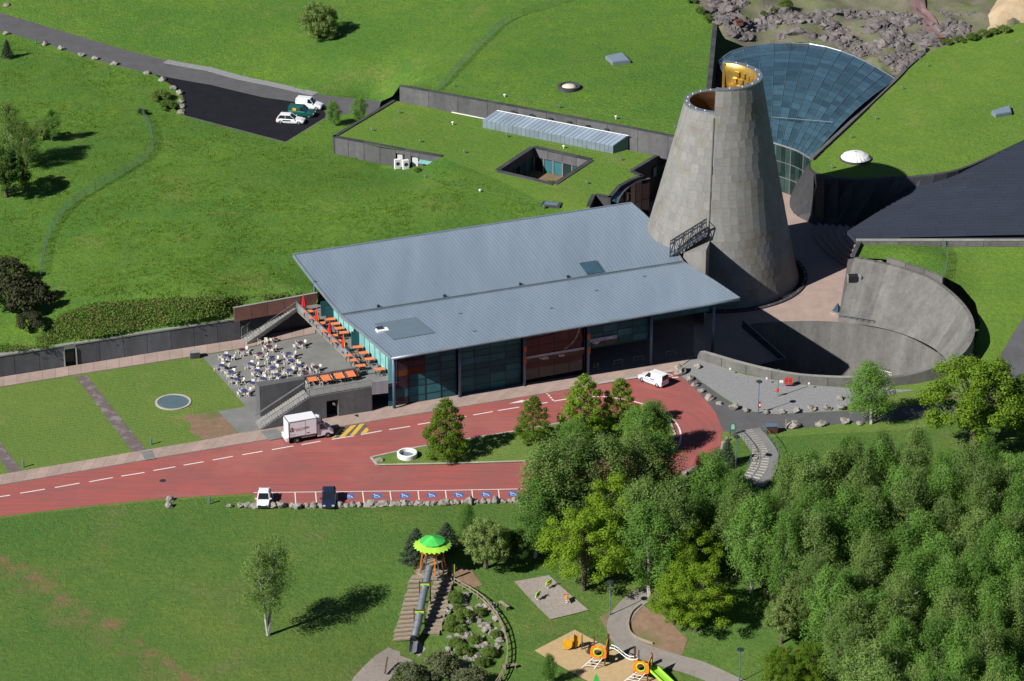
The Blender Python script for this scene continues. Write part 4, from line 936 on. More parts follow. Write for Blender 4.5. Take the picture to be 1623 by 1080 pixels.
# dark retaining wall with its doorway
dw = thing('retaining_wall', 'long dark concrete retaining wall with pale coping below the shrub bank', 'wall', G(200, 567, 0))
WL = GL(WALLB)
def wl_at(px):
    for i in range(len(WALLB) - 1):
        if WALLB[i][0] <= px <= WALLB[i + 1][0]:
            t = (px - WALLB[i][0]) / (WALLB[i + 1][0] - WALLB[i][0]); return G(px, WALLB[i][1] + t * (WALLB[i + 1][1] - WALLB[i][1]), 0)
wall_panels(dw, [wl_at(-175), wl_at(103)], 0, 3.0, .7, 3.4, M_slw, cap=M_concl, caph=.2, capw=.85)
wall_panels(dw, [wl_at(122), wl_at(382)], 0, 3.0, .7, 3.4, M_slw, cap=M_concl, caph=.2, capw=.85)
wall_panels(dw, [wl_at(383), wl_at(499)], 0, 3.0, .7, 3.4, M_concd, cap=M_concl, caph=.2, capw=.85)
a, b = wl_at(103), wl_at(122); d = (b - a).normalized(); n_ = Vector((-d.y, d.x, 0))
mb = MB(); mb.hexa([a + n_ * .55, b + n_ * .55, b + n_ * .65, a + n_ * .65] + [at_z(p, 2.5) for p in (a + n_ * .55, b + n_ * .55, b + n_ * .65, a + n_ * .65)]); mb.build('doorway_glass', M_gwall, dw)
mb = MB(); mb.hexa([at_z(p, 2.5) for p in (a, b, b + n_ * .7, a + n_ * .7)] + [at_z(p, 3.2) for p in (a - n_ * .08, b - n_ * .08, b + n_ * .78, a + n_ * .78)]); mb.build('doorway_lintel', M_concl, dw)
for q in (a, b): mb = MB(); mb.bar(q + n_ * -.05, at_z(q + n_ * -.05, 2.5), .18, .18); mb.build('door_jamb', M_steel, dw)
sx = thing('stone_box', 'small grey stone box at the corner of the lawn by the wall walk', 'box', G(309, 568, 0)); mb = MB(); mb.box(G(309, 567, 0).x, G(309, 567, 0).y, 0, 1.25, .8, .85, R(12)); mb.build('box_body', M_concd, sx); mb = MB(); mb.box(G(309, 567, 0).x, G(309, 567, 0).y, .85, 1.35, .9, .1, R(12)); mb.build('box_lid', M_concl, sx)
# round pool set in the lawn
pl_ = thing('round_pool', 'round grey-blue pool with pale stone rim set in the lawn', 'pool', G(274.5, 638, 0)); c = G(274.5, 638, 0)
mb = MB(); mb.lathe([(2.35, 0), (2.35, .1), (2.05, .1), (2.05, .02)], c, 40); mb.build('stone_rim', M_kerb, pl_); mb = MB(); mb.lathe([(0.001, .05), (2.06, .05)], c, 40); mb.build('water', M_water, pl_)
for (x, y, r, nm) in ((645.5, 723.5, 1.25, 'white concrete well ring with water at the tip of the grass island'), (945, 694, 1.15, 'dark-filled concrete well ring hidden between the island trees')):
    c = G(x, y, .12); t = thing('well_ring', nm, 'well', c, 0); mb = MB(); mb.lathe([(r, 0), (r + .03, .55), (r - .03, .6), (r - .22, .6), (r - .26, .52), (r - .3, .1)], c, 32); mb.build('concrete_ring', M_concl if y < 700 else M_white, t, smooth=False)
    mb = MB(); mb.lathe([(0.001, .12), (r - .28, .12)], c, 28); mb.build('water', M_water, t)

# ------------------------------------------------------------------ the cone
CC = Vector((28.6, 401.7, 0)); NA = math.atan2(-.988, -.152)      # azimuth of the near end of the cut
cone = thing('cone_tower', 'tall stone-clad cone tower split in two halves with golden inside', 'tower', CC)
ZR, ZL = 30.0, 26.2; RT_R, RB_R, RT_L, RB_L = 5.85, 12.1, 4.75, 11.6
def rad(z, top, bot, zt):
    t = z / zt; return bot + (top - bot) * t ** 0.92
def half(top, bot, zt, a0, a1, nm):
    rng = random.Random(hash(nm) % 97 if False else (3 if a1 > a0 else 5)); rows = int(zt / 1.15); big = []; rest = MB(); core = MB()
    prof = [(rad(zt * k / 16, top, bot, zt) - .05, zt * k / 16) for k in range(17)]
    core.lathe(prof, CC, 48, a0, a1); core.build('cone_core', M_joint, cone, smooth=True)
    pieces = []
    for r_ in range(rows):
        z0, z1 = zt * r_ / rows, zt * (r_ + 1) / rows; rm = rad((z0 + z1) / 2, top, bot, zt); n = int(abs(a1 - a0) * rm / 1.1); off = rng.random()
        for k in range(-1, n + 1):
            s0, s1 = max(0, (k + off) / n), min(1, (k + 1 + off) / n)
            if s1 - s0 < .15 / n: continue
            b0, b1_ = a0 + (a1 - a0) * s0, a0 + (a1 - a0) * s1; g = .006 / rm; b0 += g; b1_ -= g
            tone = min(1, max(0, rng.gauss(.55, .2))) - (.45 if rng.random() < .06 else 0); tone = max(0, tone); pr = .0 + .008 * rng.random()
            q = []
            for zz, ra_ in ((z0 + .006, rad(z0, top, bot, zt)), (z1 - .006, rad(z1, top, bot, zt))):
                for rr_ in (ra_ + pr, ra_ - .06):
                    for b_ in (b0, b1_): q.append((CC.x + rr_ * math.cos(b_), CC.y + rr_ * math.sin(b_), zz))
            # q: z0 outer b0,b1, inner b0,b1, z1 ...
            V = [q[0], q[1], q[3], q[2], q[4], q[5], q[7], q[6]]; F = [(0, 1, 5, 4), (3, 2, 1, 0), (4, 5, 6, 7), (1, 2, 6, 5), (0, 4, 7, 3)]
            mid = (b0 + b1_) / 2; face = -math.sin(mid - 0) ; pieces.append((face * 1.0 + z0 * .0 - abs(z0 - 14) * .0, V, F, tone, mid, z0))
    return pieces
pR = half(RT_R, RB_R, ZR, NA, NA + math.pi, 'r'); pL = half(RT_L, RB_L, ZL, NA - math.pi, NA, 'l')
allp = pR + pL
allp.sort(key=lambda p: -(p[0] - (0.9 if (p[5] < 8 and math.cos(p[4]) < .2) else 0)))
rest = MB()
for i, p in enumerate(allp):
    if i < 300: mb = MB(); mb.add(p[1], p[2], p[3]); mb.build('stone_panel', M_stone, cone)
    else: rest.add(p[1], p[2], p[3])
rest.build('stone_panel', M_stone, cone, kind='stuff')
TK = .95
for (top, bot, zt, a0) in ((RT_R, RB_R, ZR, NA), (RT_L, RB_L, ZL, NA - math.pi)):
    mb = MB(); mb.lathe([(top + .06, zt - .12), (top + .08, zt + .1), (top - TK * .75, zt + .1), (top - TK * .75, zt - .1)], CC, 40, a0, a0 + math.pi); mb.build('rim_cap', M_steel, cone)
    mb = MB(); rin = top - TK * .76; mb.lathe([(rin, zt - .02), (rin - .25, zt - .4), (rin - .25, zt - 1.2), (rin + .9, zt - 9), (rin + 1.5, zt - 14)][::-1], CC, 40, a0, a0 + math.pi); mb.build('inner_lining', M_gold if zt > 28 else M_goldsh, cone, smooth=True)
    mb = MB()
    for k in range(1, 9):
        a_ = a0 + math.pi * k / 9; mb.lathe([(.001, .22), (.09, .2), (.09, .1)], (CC.x + (top - .35) * math.cos(a_), CC.y + (top - .35) * math.sin(a_), zt), 6)
    mb.build('rim_lights', M_white, cone)
# gold blocks on the lining of the taller half
for row in range(5):
    for k in range(7):
        a_ = NA + math.pi * (.42 + .5 * (k + .5 * (row % 2)) / 7); zz = ZR - 1.5 - row * 1.1; rr_ = RT_R - TK * .76 - .1 + (ZR - zz - 1.2) * .14
        mb = MB(); mb.box(CC.x + (rr_ - .1) * math.cos(a_), CC.y + (rr_ - .1) * math.sin(a_), zz, .75, .62, .62, a_, tone=rnd.random()); mb.build('gold_block', M_gold, cone)
# the flat cut wall between the halves (gold inside, stone edge)
nd = Vector((math.cos(NA), math.sin(NA), 0)); td = Vector((-nd.y, nd.x, 0))   # td points to the right half
def cutwall(r0f, r1f, z0, z1, off, th, mat, name):
    mb = MB(); q = []
    for z in (z0, z1):
        for s_, o_ in ((r0f, 0), (r1f, 0), (r1f, th), (r0f, th)):
            rr_ = s_(z) if callable(s_) else s_; p = CC + nd * rr_ + td * (off + o_); q.append(at_z(p, z))
    mb.hexa(q); mb.build(name, mat, cone)
rR = lambda z: rad(z, RT_R, RB_R, ZR) - .07
for k in range(10):     # closing wall of the taller half where it passes the lower one
    z0, z1 = k * 3.0, (k + 1) * 3.0
    cutwall(lambda z: rR(z), lambda z: rad(min(z, ZL), RT_L, RB_L, ZL) - (1.0 if z > 3 else .3) if z < ZL else RT_R - 1.1, z0, z1, 0.0, .35, M_stone, 'cut_edge')
cutwall(lambda z: -(RT_R - .9), lambda z: RT_R - 1.05, ZL - 9, ZL - .2, .08, .2, M_gold, 'inner_cut_wall')
cutwall(lambda z: -(RT_R + .0), lambda z: -(RT_R - 1.0), ZL - 6, ZR, .0, .35, M_gold, 'cut_edge')
seam = MB()
for k in range(24):
    z0, z1 = ZL * k / 24, ZL * (k + 1) / 24
    seam.bar(CC + nd * (rad(z0, RT_R, RB_R, ZR) + .03) - td * .05 + Vector((0, 0, z0)), CC + nd * (rad(z1, RT_R, RB_R, ZR) + .03) - td * .05 + Vector((0, 0, z1)), .14)
seam.build('seam_strip', M_wallg, cone)
mb = MB(); mb.lathe([(12.1, .03), (12.75, .03), (12.75, .2), (13.3, .2), (13.3, .02)], CC, 72, NA - .15, NA + math.pi * .95); mb.build('base_moat', M_concd, cone)
mb = MB(); mb.lathe([(12.12, .05), (12.74, .05)], CC, 72, NA - .15, NA + math.pi * .95); mb.build('moat_floor', M_black, cone)
for k in range(16):
    a_ = NA + .05 + k * .17; mb = MB(); mb.lathe([(.001, .3), (.12, .28), (.12, .2)], (CC.x + 13.02 * math.cos(a_), CC.y + 13.02 * math.sin(a_), 0), 8); mb.build('ground_light', M_steel, cone)
# beige plinth block and the truss stair between hall and cone
pb_ = thing('stone_plinth', 'beige stone wedge wall below the truss at the foot of the cone', 'wall', G(1100, 430, 0))
q0, q1 = GZ(1083, 401, 7.6, 0), GZ(1119, 398, 11.0, 0)
qs = [q0, q1, CC + nd * 9.8 + td * .2, q0.lerp(CC + nd * 9.8, .8)]
mb = MB(); mb.hexa([at_z(p, 0) for p in qs] + [at_z(p, z) for p, z in zip(qs, (7.6, 11.0, 9.4, 7.8))], .6); mb.build('plinth_body', M_stone, pb_)
tr = thing('truss_footbridge', 'dark steel truss footbridge from the zinc roof up to the cone', 'bridge', G(1090, 400, 4))
ta, tb = G(1062, 405, 7.1), G(1119, 370, 10.6); td_ = (tb - ta).normalized(); side = Vector((-td_.y, td_.x, 0)).normalized() * .6; H_ = Vector((0, 0, 1.9))
for nm, a, b in (('lower_chord', ta - side, tb - side), ('lower_chord', ta + side, tb + side), ('upper_chord', ta - side + H_, tb - side + H_), ('upper_chord', ta + side + H_, tb + side + H_)):
    mb = MB(); mb.bar(a, b, .16); mb.build(nm, M_dark, tr)
for k in range(9):
    a, b = ta.lerp(tb, k / 8), ta.lerp(tb, min(1, (k + 1) / 8))
    for s_ in (-1, 1):
        mb = MB(); mb.bar(a + side * s_, a + side * s_ + H_, .09)
        if k < 8: mb.bar(a + side * s_ + (H_ if k % 2 else H_ * 0), b + side * s_ + (H_ * 0 if k % 2 else H_), .08)
        mb.build('truss_web', M_dark, tr, kind='stuff')
    mb = MB(); mb.bar(a - side, a + side, .1); mb.bar(a - side + H_, a + side + H_, .08)
    if k < 8: mb.bar(a - side + H_, b + side + H_, .06)
    mb.build('truss_crosspiece', M_dark, tr, kind='stuff')
mb = MB(); mb.hexa([ta - side + Vector((0, 0, -.1)), tb - side + Vector((0, 0, -.1)), tb + side + Vector((0, 0, -.1)), ta + side + Vector((0, 0, -.1)), ta - side + Vector((0, 0, .0)), tb - side, tb + side, ta + side]); mb.build('walkway', M_zincd, tr)

# ------------------------------------------------------------------ north building under the grass roof
nb = thing('grass_roofed_building', 'low concrete building under a grass roof with square courtyard and long skylight', 'building', GZ(800, 250, 6.7, 3))
gr_o = sheet('grass_roof', M_roofg, groof, [], holes=[hole], step=2.6, rough=0.05, parent=None, kind='structure')
me = gr_o.data; off = Vector(nb.location)
for v in me.vertices: v.co -= off
gr_o.parent = nb; del gr_o['kind']
def face(a, b, ztop, zb, mat=M_wallg, cap=True, root=nb, th=.45, side=1, plen=2.6, zt2=None):
    wall_panels(root, [at_z(a, 0), at_z(b, 0)], zb, [ztop, zt2 if zt2 is not None else ztop], th, plen, mat, cap=M_concd if cap else None, caph=.16, capw=th + .15, side=side)
W1, W2, W3, W4 = G(623, 160, roofz), G(545, 210.5, roofz), G(527, 217.5, roofz), G(700, 249, roofz)
face(W1, W3, roofz, 3.9, side=1); 
# south wall with door openings
dpx = [(527, 217.5), (627, 236), (641, 239), (651, 241), (664, 243), (700, 249)]
P_ = [G(x, y, roofz) for x, y in dpx]
face(P_[0], P_[1], roofz, 3.6, side=1); face(P_[1], P_[2], roofz, 6.0, side=1, cap=True); face(P_[2], P_[3], roofz, 3.6, side=1); face(P_[3], P_[4], roofz, 6.0, side=1); face(P_[4], P_[5], roofz, 3.8, side=1)
for i in (1, 3):
    a, b = P_[i] + Vector((0, .35, 0)), P_[i + 1] + Vector((0, .35, 0)); mb = MB(); mb.hexa([at_z(a, 3.8), at_z(b, 3.8), at_z(b + Vector((0, .1, 0)), 3.8), at_z(a + Vector((0, .1, 0)), 3.8), at_z(a, 6), at_z(b, 6), at_z(b + Vector((0, .1, 0)), 6), at_z(a + Vector((0, .1, 0)), 6)]); mb.build('door_recess', M_dark, nb)
    mb = MB(); c_ = a.lerp(b, .55); mb.box(c_.x, c_.y - .12, 3.8, .95, .08, 2.0, R(0)); mb.build('white_door', M_white, nb)
for k in range(4):                                  # small glass canopy
    a = G(668, 250, 5.8).lerp(G(688, 253, 5.8), k / 4); b = G(668, 250, 5.8).lerp(G(688, 253, 5.8), (k + 1) / 4); u3 = Vector((-.5, -1.5, -.25))
    mb = MB(); mb.slab([a + u3, b + u3 - (b - a) * .08, b - (b - a) * .08, a], .06, .6); mb.build('canopy_pane', M_gcyan, nb)
for x, y in ((630, 268), (643, 269)):
    t = thing('air_conditioner', 'white outdoor cooling unit %s by the service doors' % ('left one' if x < 640 else 'right one'), 'cooling unit', on('south_meadow', x, y), R(20), 'cooling units by the service doors')
    mb = MB(); mb.box(0, 0, .05, .9, .5, 1.5); mb.build('casing', M_white, t, world=False); mb = MB(); mb.lathe([(.001, 0), (.3, 0)], (0, 0, 0), 12)
    mb.v = [(v[0], -.26, v[1] + .9) for v in mb.v]; mb.build('fan_grille', M_dark, t, world=False)
mb = MB(); mb.box(G(623, 170, 5.6).x, G(623, 170, 5.6).y + .5, 3.9, 2.0, 1.2, 1.6, R(-15)); mb.build('end_block', M_wallg, nb)
# east edge walls down to the plaza, their shade put into dark concrete
pts = [G(x, y, roofz) for x, y in RE]
for i in range(len(pts) - 1): face(pts[i], pts[i + 1], roofz, 0, M_concd, side=-1, plen=2.6)
# curved blue glazed bay below that edge
cb = [G(x, y, 6.2) for x, y in ((1030, 283), (1013, 287), (997, 296), (985, 309), (979, 322))]; cb = resample(smooth_line(cb, 4), 8)
ins = [G(x, y, 6.5) for x, y in ((1022, 280), (1004, 284), (988, 292), (976, 305), (970, 318))]; ins = resample(smooth_line(ins, 4), 8)
for i in range(8):
    for k, (t0, t1) in enumerate(((.04, .48), (.52, .98))):
        q = [cb[i].lerp(ins[i], t0), cb[i + 1].lerp(ins[i + 1], t0), cb[i + 1].lerp(ins[i + 1], t1), cb[i].lerp(ins[i], t1)]; c_ = sum(q, Vector()) / 4; q = [p + (c_ - p) * .06 for p in q]
        mb = MB(); mb.slab(q[::-1] if (q[1] - q[0]).cross(q[2] - q[0]).z < 0 else q, .06, rngp.random()); mb.build('bay_roof_pane', M_gblue, nb)
    a, b = cb[i], cb[i + 1]; e = (b - a) * .05
    for z0_, z1_ in ((.3, 3.0), (3.1, 6.1)):
        mb = MB(); d = (b - a).normalized(); n_ = Vector((-d.y, d.x, 0)) * .06; mb.hexa([at_z(p, z0_) for p in (a + e, b - e, b - e + n_, a + e + n_)] + [at_z(p, z1_) for p in (a + e, b - e, b - e + n_, a + e + n_)], rngp.random()); mb.build('bay_pane', M_gdark, nb)
mb = MB(); mb.tube([p + Vector((0, 0, .02)) for p in cb], .09, 6); mb.build('bay_eaves', M_steel, nb)
mb = MB(); p = G(1038, 270, 5); mb.box(p.x, p.y, 4, .9, .1, 1.4, R(60)); mb.build('wall_panel', M_zinc2, nb)
# courtyard
hz = 3.0; hc = sum(hole, Vector()) / 4
for i in range(4):
    a, b = hole[i], hole[(i + 1) % 4]; s_ = 1 if ((b - a).cross(hc - a)).z < 0 else -1
    far_side = i in (0, 1)
    wall_panels(nb, [at_z(a, 0), at_z(b, 0)], roofz - (1.5 if far_side else 1.3), roofz, .4, 2.8, M_wallg, cap=M_concd, caph=.12, capw=.75, side=s_)
    d = (b - a).normalized(); L_ = (b - a).length; n = 6; outn = Vector((-d.y, d.x, 0)) * s_ * .25
    for k in range(n):
        p, q = a + d * (L_ * k / n + .12) + outn, a + d * (L_ * (k + 1) / n - .12) + outn
        mb = MB(); mb.bar(at_z((p), hz) + Vector((0, 0, 1.1)), at_z(q, hz) + Vector((0, 0, 1.1)), .06, 2.1, rngp.random()); mb.build('court_window', M_gteal if (k % 3) else M_gwall, nb)
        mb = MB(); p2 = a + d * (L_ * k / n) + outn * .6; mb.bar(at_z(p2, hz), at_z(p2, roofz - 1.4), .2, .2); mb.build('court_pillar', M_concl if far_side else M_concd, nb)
flatpoly('court_floor', M_earth, [at_z(p + (p - hc).normalized() * .6, hz) for p in hole], nb)
# long zinc skylight
sa = [G(x, y, z) for x, y, z in ((765, 202, 7.0), (971, 243, 7.0), (995, 226, 7.9), (786, 183, 7.9))]
b0 = [at_z(p, roofz - .05) for p in (GZ(765, 190, 8.0, 0), GZ(972, 231, 8.0, 0), GZ(996, 220, 8.4, 0), GZ(788, 180, 8.4, 0))]
tpz = [8.0, 8.0, 9.0, 9.0]; T = [at_z(p, z) for p, z in zip(b0, tpz)]
mb = MB(); mb.hexa([p for p in b0] + [p - Vector((0, 0, .12)) for p in T], .5); mb.build('skylight_body', M_zincd, nb)
n = 30
for i in range(n):
    a, b, c_, d_ = T[0].lerp(T[1], (i + .05) / n), T[0].lerp(T[1], (i + .95) / n), T[3].lerp(T[2], (i + .95) / n), T[3].lerp(T[2], (i + .05) / n)
    mb = MB(); mb.slab([a, b, b.lerp(c_, .97), a.lerp(d_, .97)], .08, rngp.random()); mb.build('skylight_pane', surf('skylight_glass', (0.30, 0.36, 0.43), (0.25, 0.31, 0.38), .5, .3, .3, tone=.15) if 'skylight_glass' not in MATS else MATS['skylight_glass'], nb)
    A_, B_ = b0[0].lerp(b0[1], (i + .04) / n) + Vector((0, -.04, 0)), b0[0].lerp(b0[1], (i + .96) / n) + Vector((0, -.04, 0)); mb = MB()
    mb.hexa([A_, B_, B_ + Vector((0, .05, 0)), A_ + Vector((0, .05, 0)), at_z(A_, 7.95), at_z(B_, 7.95), at_z(B_ + Vector((0, .05, 0)), 7.95), at_z(A_ + Vector((0, .05, 0)), 7.95)], rngp.random()); mb.build('skylight_cladding', M_zinc2, nb)
mb = MB(); mb.bar(T[3] + Vector((0, -.35, .02)), T[2] + Vector((0, -.35, .02)), .12, .1); mb.build('skylight_ridge', M_white, nb)
for k in range(1, 7): mb = MB(); p = T[3].lerp(T[2], k / 7 - .02); mb.box(p.x, p.y + .1, p.z - .05, .6, .4, .3, R(-12)); mb.build('vent_block', M_dark, nb)
for k in range(6): mb = MB(); a, b = T[3].lerp(T[2], (k + .2) / 6), T[3].lerp(T[2], (k + .8) / 6); mb.slab([a + Vector((0, 0, .06)), b + Vector((0, 0, .06)), b + Vector((.1, .8, -.3)), a + Vector((.1, .8, -.3))], .05); mb.build('rear_pane', M_gblue, nb)
hatch = G(874, 325, 6.6); mb = MB(); mb.box(hatch.x, hatch.y, 6.5, 2.8, 1.6, .3, R(-15)); mb.build('roof_hatch', M_concd, nb); mb = MB(); mb.box(hatch.x, hatch.y, 6.8, 2.0, 1.1, .06, R(-15)); mb.build('hatch_lid', M_zincd, nb)
# long upper retaining wall
uw_ = thing('upper_retaining_wall', 'long grey concrete wall behind the grass-roofed building', 'wall', GZ(850, 180, 9.5, 6))
WTv = GL(WT); wall_panels(uw_, WTv, [5.5] + [6.4] * 4 + [6.4, 0], [p.z for p in WTv], .5, 5.5, M_wallg, cap=M_concd, caph=.12, capw=.6, side=1)
mb = MB(); a, b = G(716, 178, 6.75), G(772, 189, 6.75); mb.bar(a, b, .18, .1); mb.build('wall_gutter', M_white, uw_)
ew = thing('east_trench_wall', 'dark concrete wall edge falling into the trench left of the glass roof', 'wall', GZ(1126, 100, 10.5, 0))
ev = GL([(1110, 225, 10.2), (1120, 150, 10.3), (1126, 90, 10.5), (1131, 38, 10.8)]); wall_panels(ew, ev, 0, [p.z for p in ev], .5, 5, M_concd, cap=M_concd, caph=.14, capw=.75, side=-1)

# ------------------------------------------------------------------ conservatory: fan of glass with the sky's blue in its colour
gh = thing('glass_conservatory', 'fan-shaped glass roof coloured with reflected sky blue sloping behind the cone tower', 'greenhouse', G(1300, 200, 6))
farA = smooth_line(GL([(1138, 98, 9.4), (1160, 82, 9.2), (1190, 74, 9), (1225, 70, 8.9), (1270, 69, 8.8), (1310, 75, 8.6), (1345, 86, 8.5), (1385, 105, 8.4), (1420, 126, 8.3)]), 5)
nearA = smooth_line(GL([(1176, 222, 7.2), (1200, 221, 7.3), (1228, 228, 7.4), (1247, 234, 7.4), (1266, 241, 7.4), (1284, 252, 7.4)]), 5)
NF, NRW = 14, 20
fa, na = resample(farA, NF), resample(nearA, NF)
def gp(i, r):
    p = na[i].lerp(fa[i], r); p = p.copy(); p.z += 1.1 * math.sin(math.pi * r); return p
for i in range(NF):
    for k in range(NRW):
        r0, r1 = (k + .03) / NRW, (k + .97) / NRW; q = [gp(i, r0).lerp(gp(i + 1, r0), .02), gp(i, r0).lerp(gp(i + 1, r0), .98), gp(i, r1).lerp(gp(i + 1, r1), .98), gp(i, r1).lerp(gp(i + 1, r1), .02)]
        mb = MB(); mb.slab(q, .05, rngp.random()); mb.build('roof_pane', M_gblue, gh)
for i in range(NF + 1):
    mb = MB()
    for k in range(10): mb.bar(gp(i, k / 10) + Vector((0, 0, .04)), gp(i, (k + 1) / 10) + Vector((0, 0, .02)), .07, .1)
    mb.build('roof_rib', surf('rib_metal', (0.10, 0.14, 0.18), rough=.5) if 'rib_metal' not in MATS else MATS['rib_metal'], gh)
mb = MB()
for k in range(NRW):
    for i in range(NF): mb.bar(gp(i, k / NRW) - Vector((0, 0, .05)), gp(i + 1, k / NRW) - Vector((0, 0, .05)), .09, .1)
mb.build('roof_purlins', M_dark, gh, kind='stuff')
mb = MB(); mb.tube([gp(i, 0) + Vector((0, 0, .05)) for i in range(NF + 1)], .16, 8); mb.build('front_arch', M_steel, gh)
mb = MB(); mb.tube([gp(i, 1) + Vector((0, 0, .03)) for i in range(NF + 1)], .14, 8); mb.build('rear_arch', M_steel, gh)
for a, b in ((gp(0, .92), gp(6, .92)), (gp(5, .18), gp(13, .3))): mb = MB(); mb.tube([a + Vector((0, 0, .5)), b + Vector((0, 0, .5))], .05, 5); mb.build('safety_rail', M_steel, gh)
for i in range(NF):                               # upright front glazing
    a, b = gp(i, 0), gp(i + 1, 0); d = (b - a); d.z = 0
    for z0_, z1_ in ((.05, 2.4), (2.45, 4.8), (4.85, 7.3)):
        e = d * .03; n_ = Vector((-d.y, d.x, 0)).normalized() * .05; z1b = min(z1_, a.z - .1); mb = MB()
        mb.hexa([at_z(p, z0_) for p in (a + e, b - e, b - e + n_, a + e + n_)] + [at_z(p, z1b) for p in (a + e, b - e, b - e + n_, a + e + n_)], rngp.random()); mb.build('front_pane', M_gwall, gh)
    if i % 3 == 0: mb = MB(); mb.bar(at_z(a, 0), at_z(a, a.z), .14, .14); mb.build('front_mullion', M_steel, gh)
    mb = MB()
    for z_ in (2.42, 4.82): mb.bar(at_z(a, z_), at_z(b, z_), .1, .1)
    mb.build('front_transom', M_steel, gh)
# coping beside the glass and the curved dark retaining wall
cw = thing('curved_retaining_wall', 'dark curved leaning concrete wall below the east grass roof', 'wall', G(1300, 330, 0))
T_ = smooth_line(GL([(1287, 252, 8.1), (1281, 260, 8.1), (1283, 270, 8.1), (1296, 279, 8.1), (1325, 284.5, 8.1), (1360, 286, 8.1), (1420, 283, 8.1), (1455, 281, 8.1), (1520, 270, 8.1), (1600, 235, 8.1)]), 4)
B_ = smooth_line([*GL([(1255, 304, 0), (1251, 322, 0), (1257, 337, 0), (1269, 346, 0), (1296, 358, 0), (1331, 366, 0)]), GZ(1420, 290, 8, 0), GZ(1455, 288, 8, 0), GZ(1520, 277, 8, 0), GZ(1600, 240, 8, 0)], 4)
Tn, Bn = resample(T_, 20), resample(B_, 20)
for i in range(20):
    a, b = Tn[i], Tn[i + 1]; c_, d_ = Bn[i], Bn[i + 1]; inn = Vector((.25, .8, 0)); e = (b - a) * .01; e2 = (d_ - c_) * .01
    mb = MB(); mb.hexa([c_ + e2, d_ - e2, at_z(b + inn * .9, 0), at_z(a + inn * .9, 0), a + e, b - e, b - e + inn, a + e + inn], rnd.random()); mb.build('wall_panel', M_concd, cw)
cp = smooth_line(GL([(1465, 85, 8.35), (1440, 106, 8.3), (1420, 127, 8.3), (1360, 184, 8.25), (1287, 252, 8.2)]), 4)
for i in range(len(cp) - 1):
    mb = MB(); a, b = cp[i], cp[i + 1]; mb.bar(a - Vector((.1, .1, .9)), b - Vector((.1, .1, .9)), .55, 2.2); mb.build('coping_stone', M_wallg, cw)
mb = MB(); mb.hexa([G(1255, 304, 0), G(1266, 318, 0), G(1290, 300, 0) + Vector((0, 8, 0)), G(1270, 300, 0) + Vector((0, 6, 0)), G(1287, 252, 7.9), G(1294, 268, 7.9), G(1300, 262, 7.9), G(1294, 252, 7.9)], .9); mb.build('wall_end', M_wallg, cw)
# slate plane on the right
sr = thing('slate_roof', 'huge dark slate roof plane at the right edge', 'roof', G(1550, 330, 6))
S = [G(1357, 381, 6.2), G(2300, 376, 6.4), G(2300, 58, 8.9), G(1623, 222, 8.3), G(1520, 268, 7.7), G(1455, 291, 6.8), G(1390, 336, 6.0), G(1343, 366, 5.6)]
flatpoly('roof_base', M_slate, [p - Vector((0, 0, .08)) for p in S], sr, th=.5)
yb, yt = S[0].y, S[3].y + 12; sm = MB(); y = yb; k = 0
SXY = [(p.x, p.y) for p in S]; fS = tps([(p.x, p.y, p.z) for p in S])
def clipspan(y):
    xs_ = []
    for i in range(len(S)):
        a, b = S[i], S[(i + 1) % len(S)]
        if (a.y > y) != (b.y > y): xs_.append(a.x + (b.x - a.x) * (y - a.y) / (b.y - a.y))
    return sorted(xs_)
fl = MB(); ys = []; yy = min(p.y for p in S) + .05
while yy < max(p.y for p in S) - 1:
    xs_ = clipspan(yy); xs2 = clipspan(yy + 1.05)
    if len(xs_) == 2 and len(xs2) == 2:
        a0_, a1_ = max(xs_[0], xs2[0]), min(xs_[1], xs2[1]); n = max(1, int((a1_ - a0_) / 4))
        for i in range(n):
            xa, xb = a0_ + (a1_ - a0_) * i / n, a0_ + (a1_ - a0_) * (i + 1) / n - .03
            q = [Vector((xa, yy, fS(xa, yy) + .03)), Vector((xb, yy, fS(xb, yy) + .03)), Vector((xb, yy + 1.0, fS(xb, yy + 1) + .02)), Vector((xa, yy + 1.0, fS(xa, yy + 1) + .02))]; fl.slab(q, .05, rnd.random())
    yy += 1.05
fl.build('slate_course', M_slate, sr, kind='stuff')
rp = thing('roof_parapet', 'long pale concrete parapet along the lower edge of the slate roof', 'wall', G(1490, 388, 6)); pp = GL([(1352, 384, 6.6), (1385, 384.5, 6.6), (2300, 386, 6.6)], 0)
wall_panels(rp, [at_z(G(1357, 388, 6.4), 0), at_z(G(2300, 388, 6.4), 0)], 4, 6.95, .6, 6, M_conc, cap=M_concl, caph=.08, capw=.7)
wall_panels(rp, [at_z(G(1349, 409, 6.3), 0), at_z(G(1360, 386, 6.3), 0)], 0, 6.7, .5, 3, M_concd, cap=M_concd, caph=.1, capw=.6, side=-1)
# steps in the shade
st = thing('curved_steps', 'broad curved steps in the shade between cone and crater', 'steps', G(1320, 400, 0))
sA = smooth_line(GL([(1347, 425, 0), (1315, 408, 0), (1298, 390, 0), (1290, 375, 0), (1297, 358, 0)]), 4); cen = GZ(1420, 380, 5, 0)
for i in range(9):
    t0, t1 = i * .09, (i + 1) * .09; z = .55 * (i + 1); A1 = [p.lerp(cen, t0) for p in sA]; A2 = [p.lerp(cen, .95) for p in sA]
    P = A1 + A2[::-1]; mb = MB(); mb.prism([(p.x, p.y) for p in P], z - .55, z, rnd.random()); mb.build('stone_step', M_pave, st)

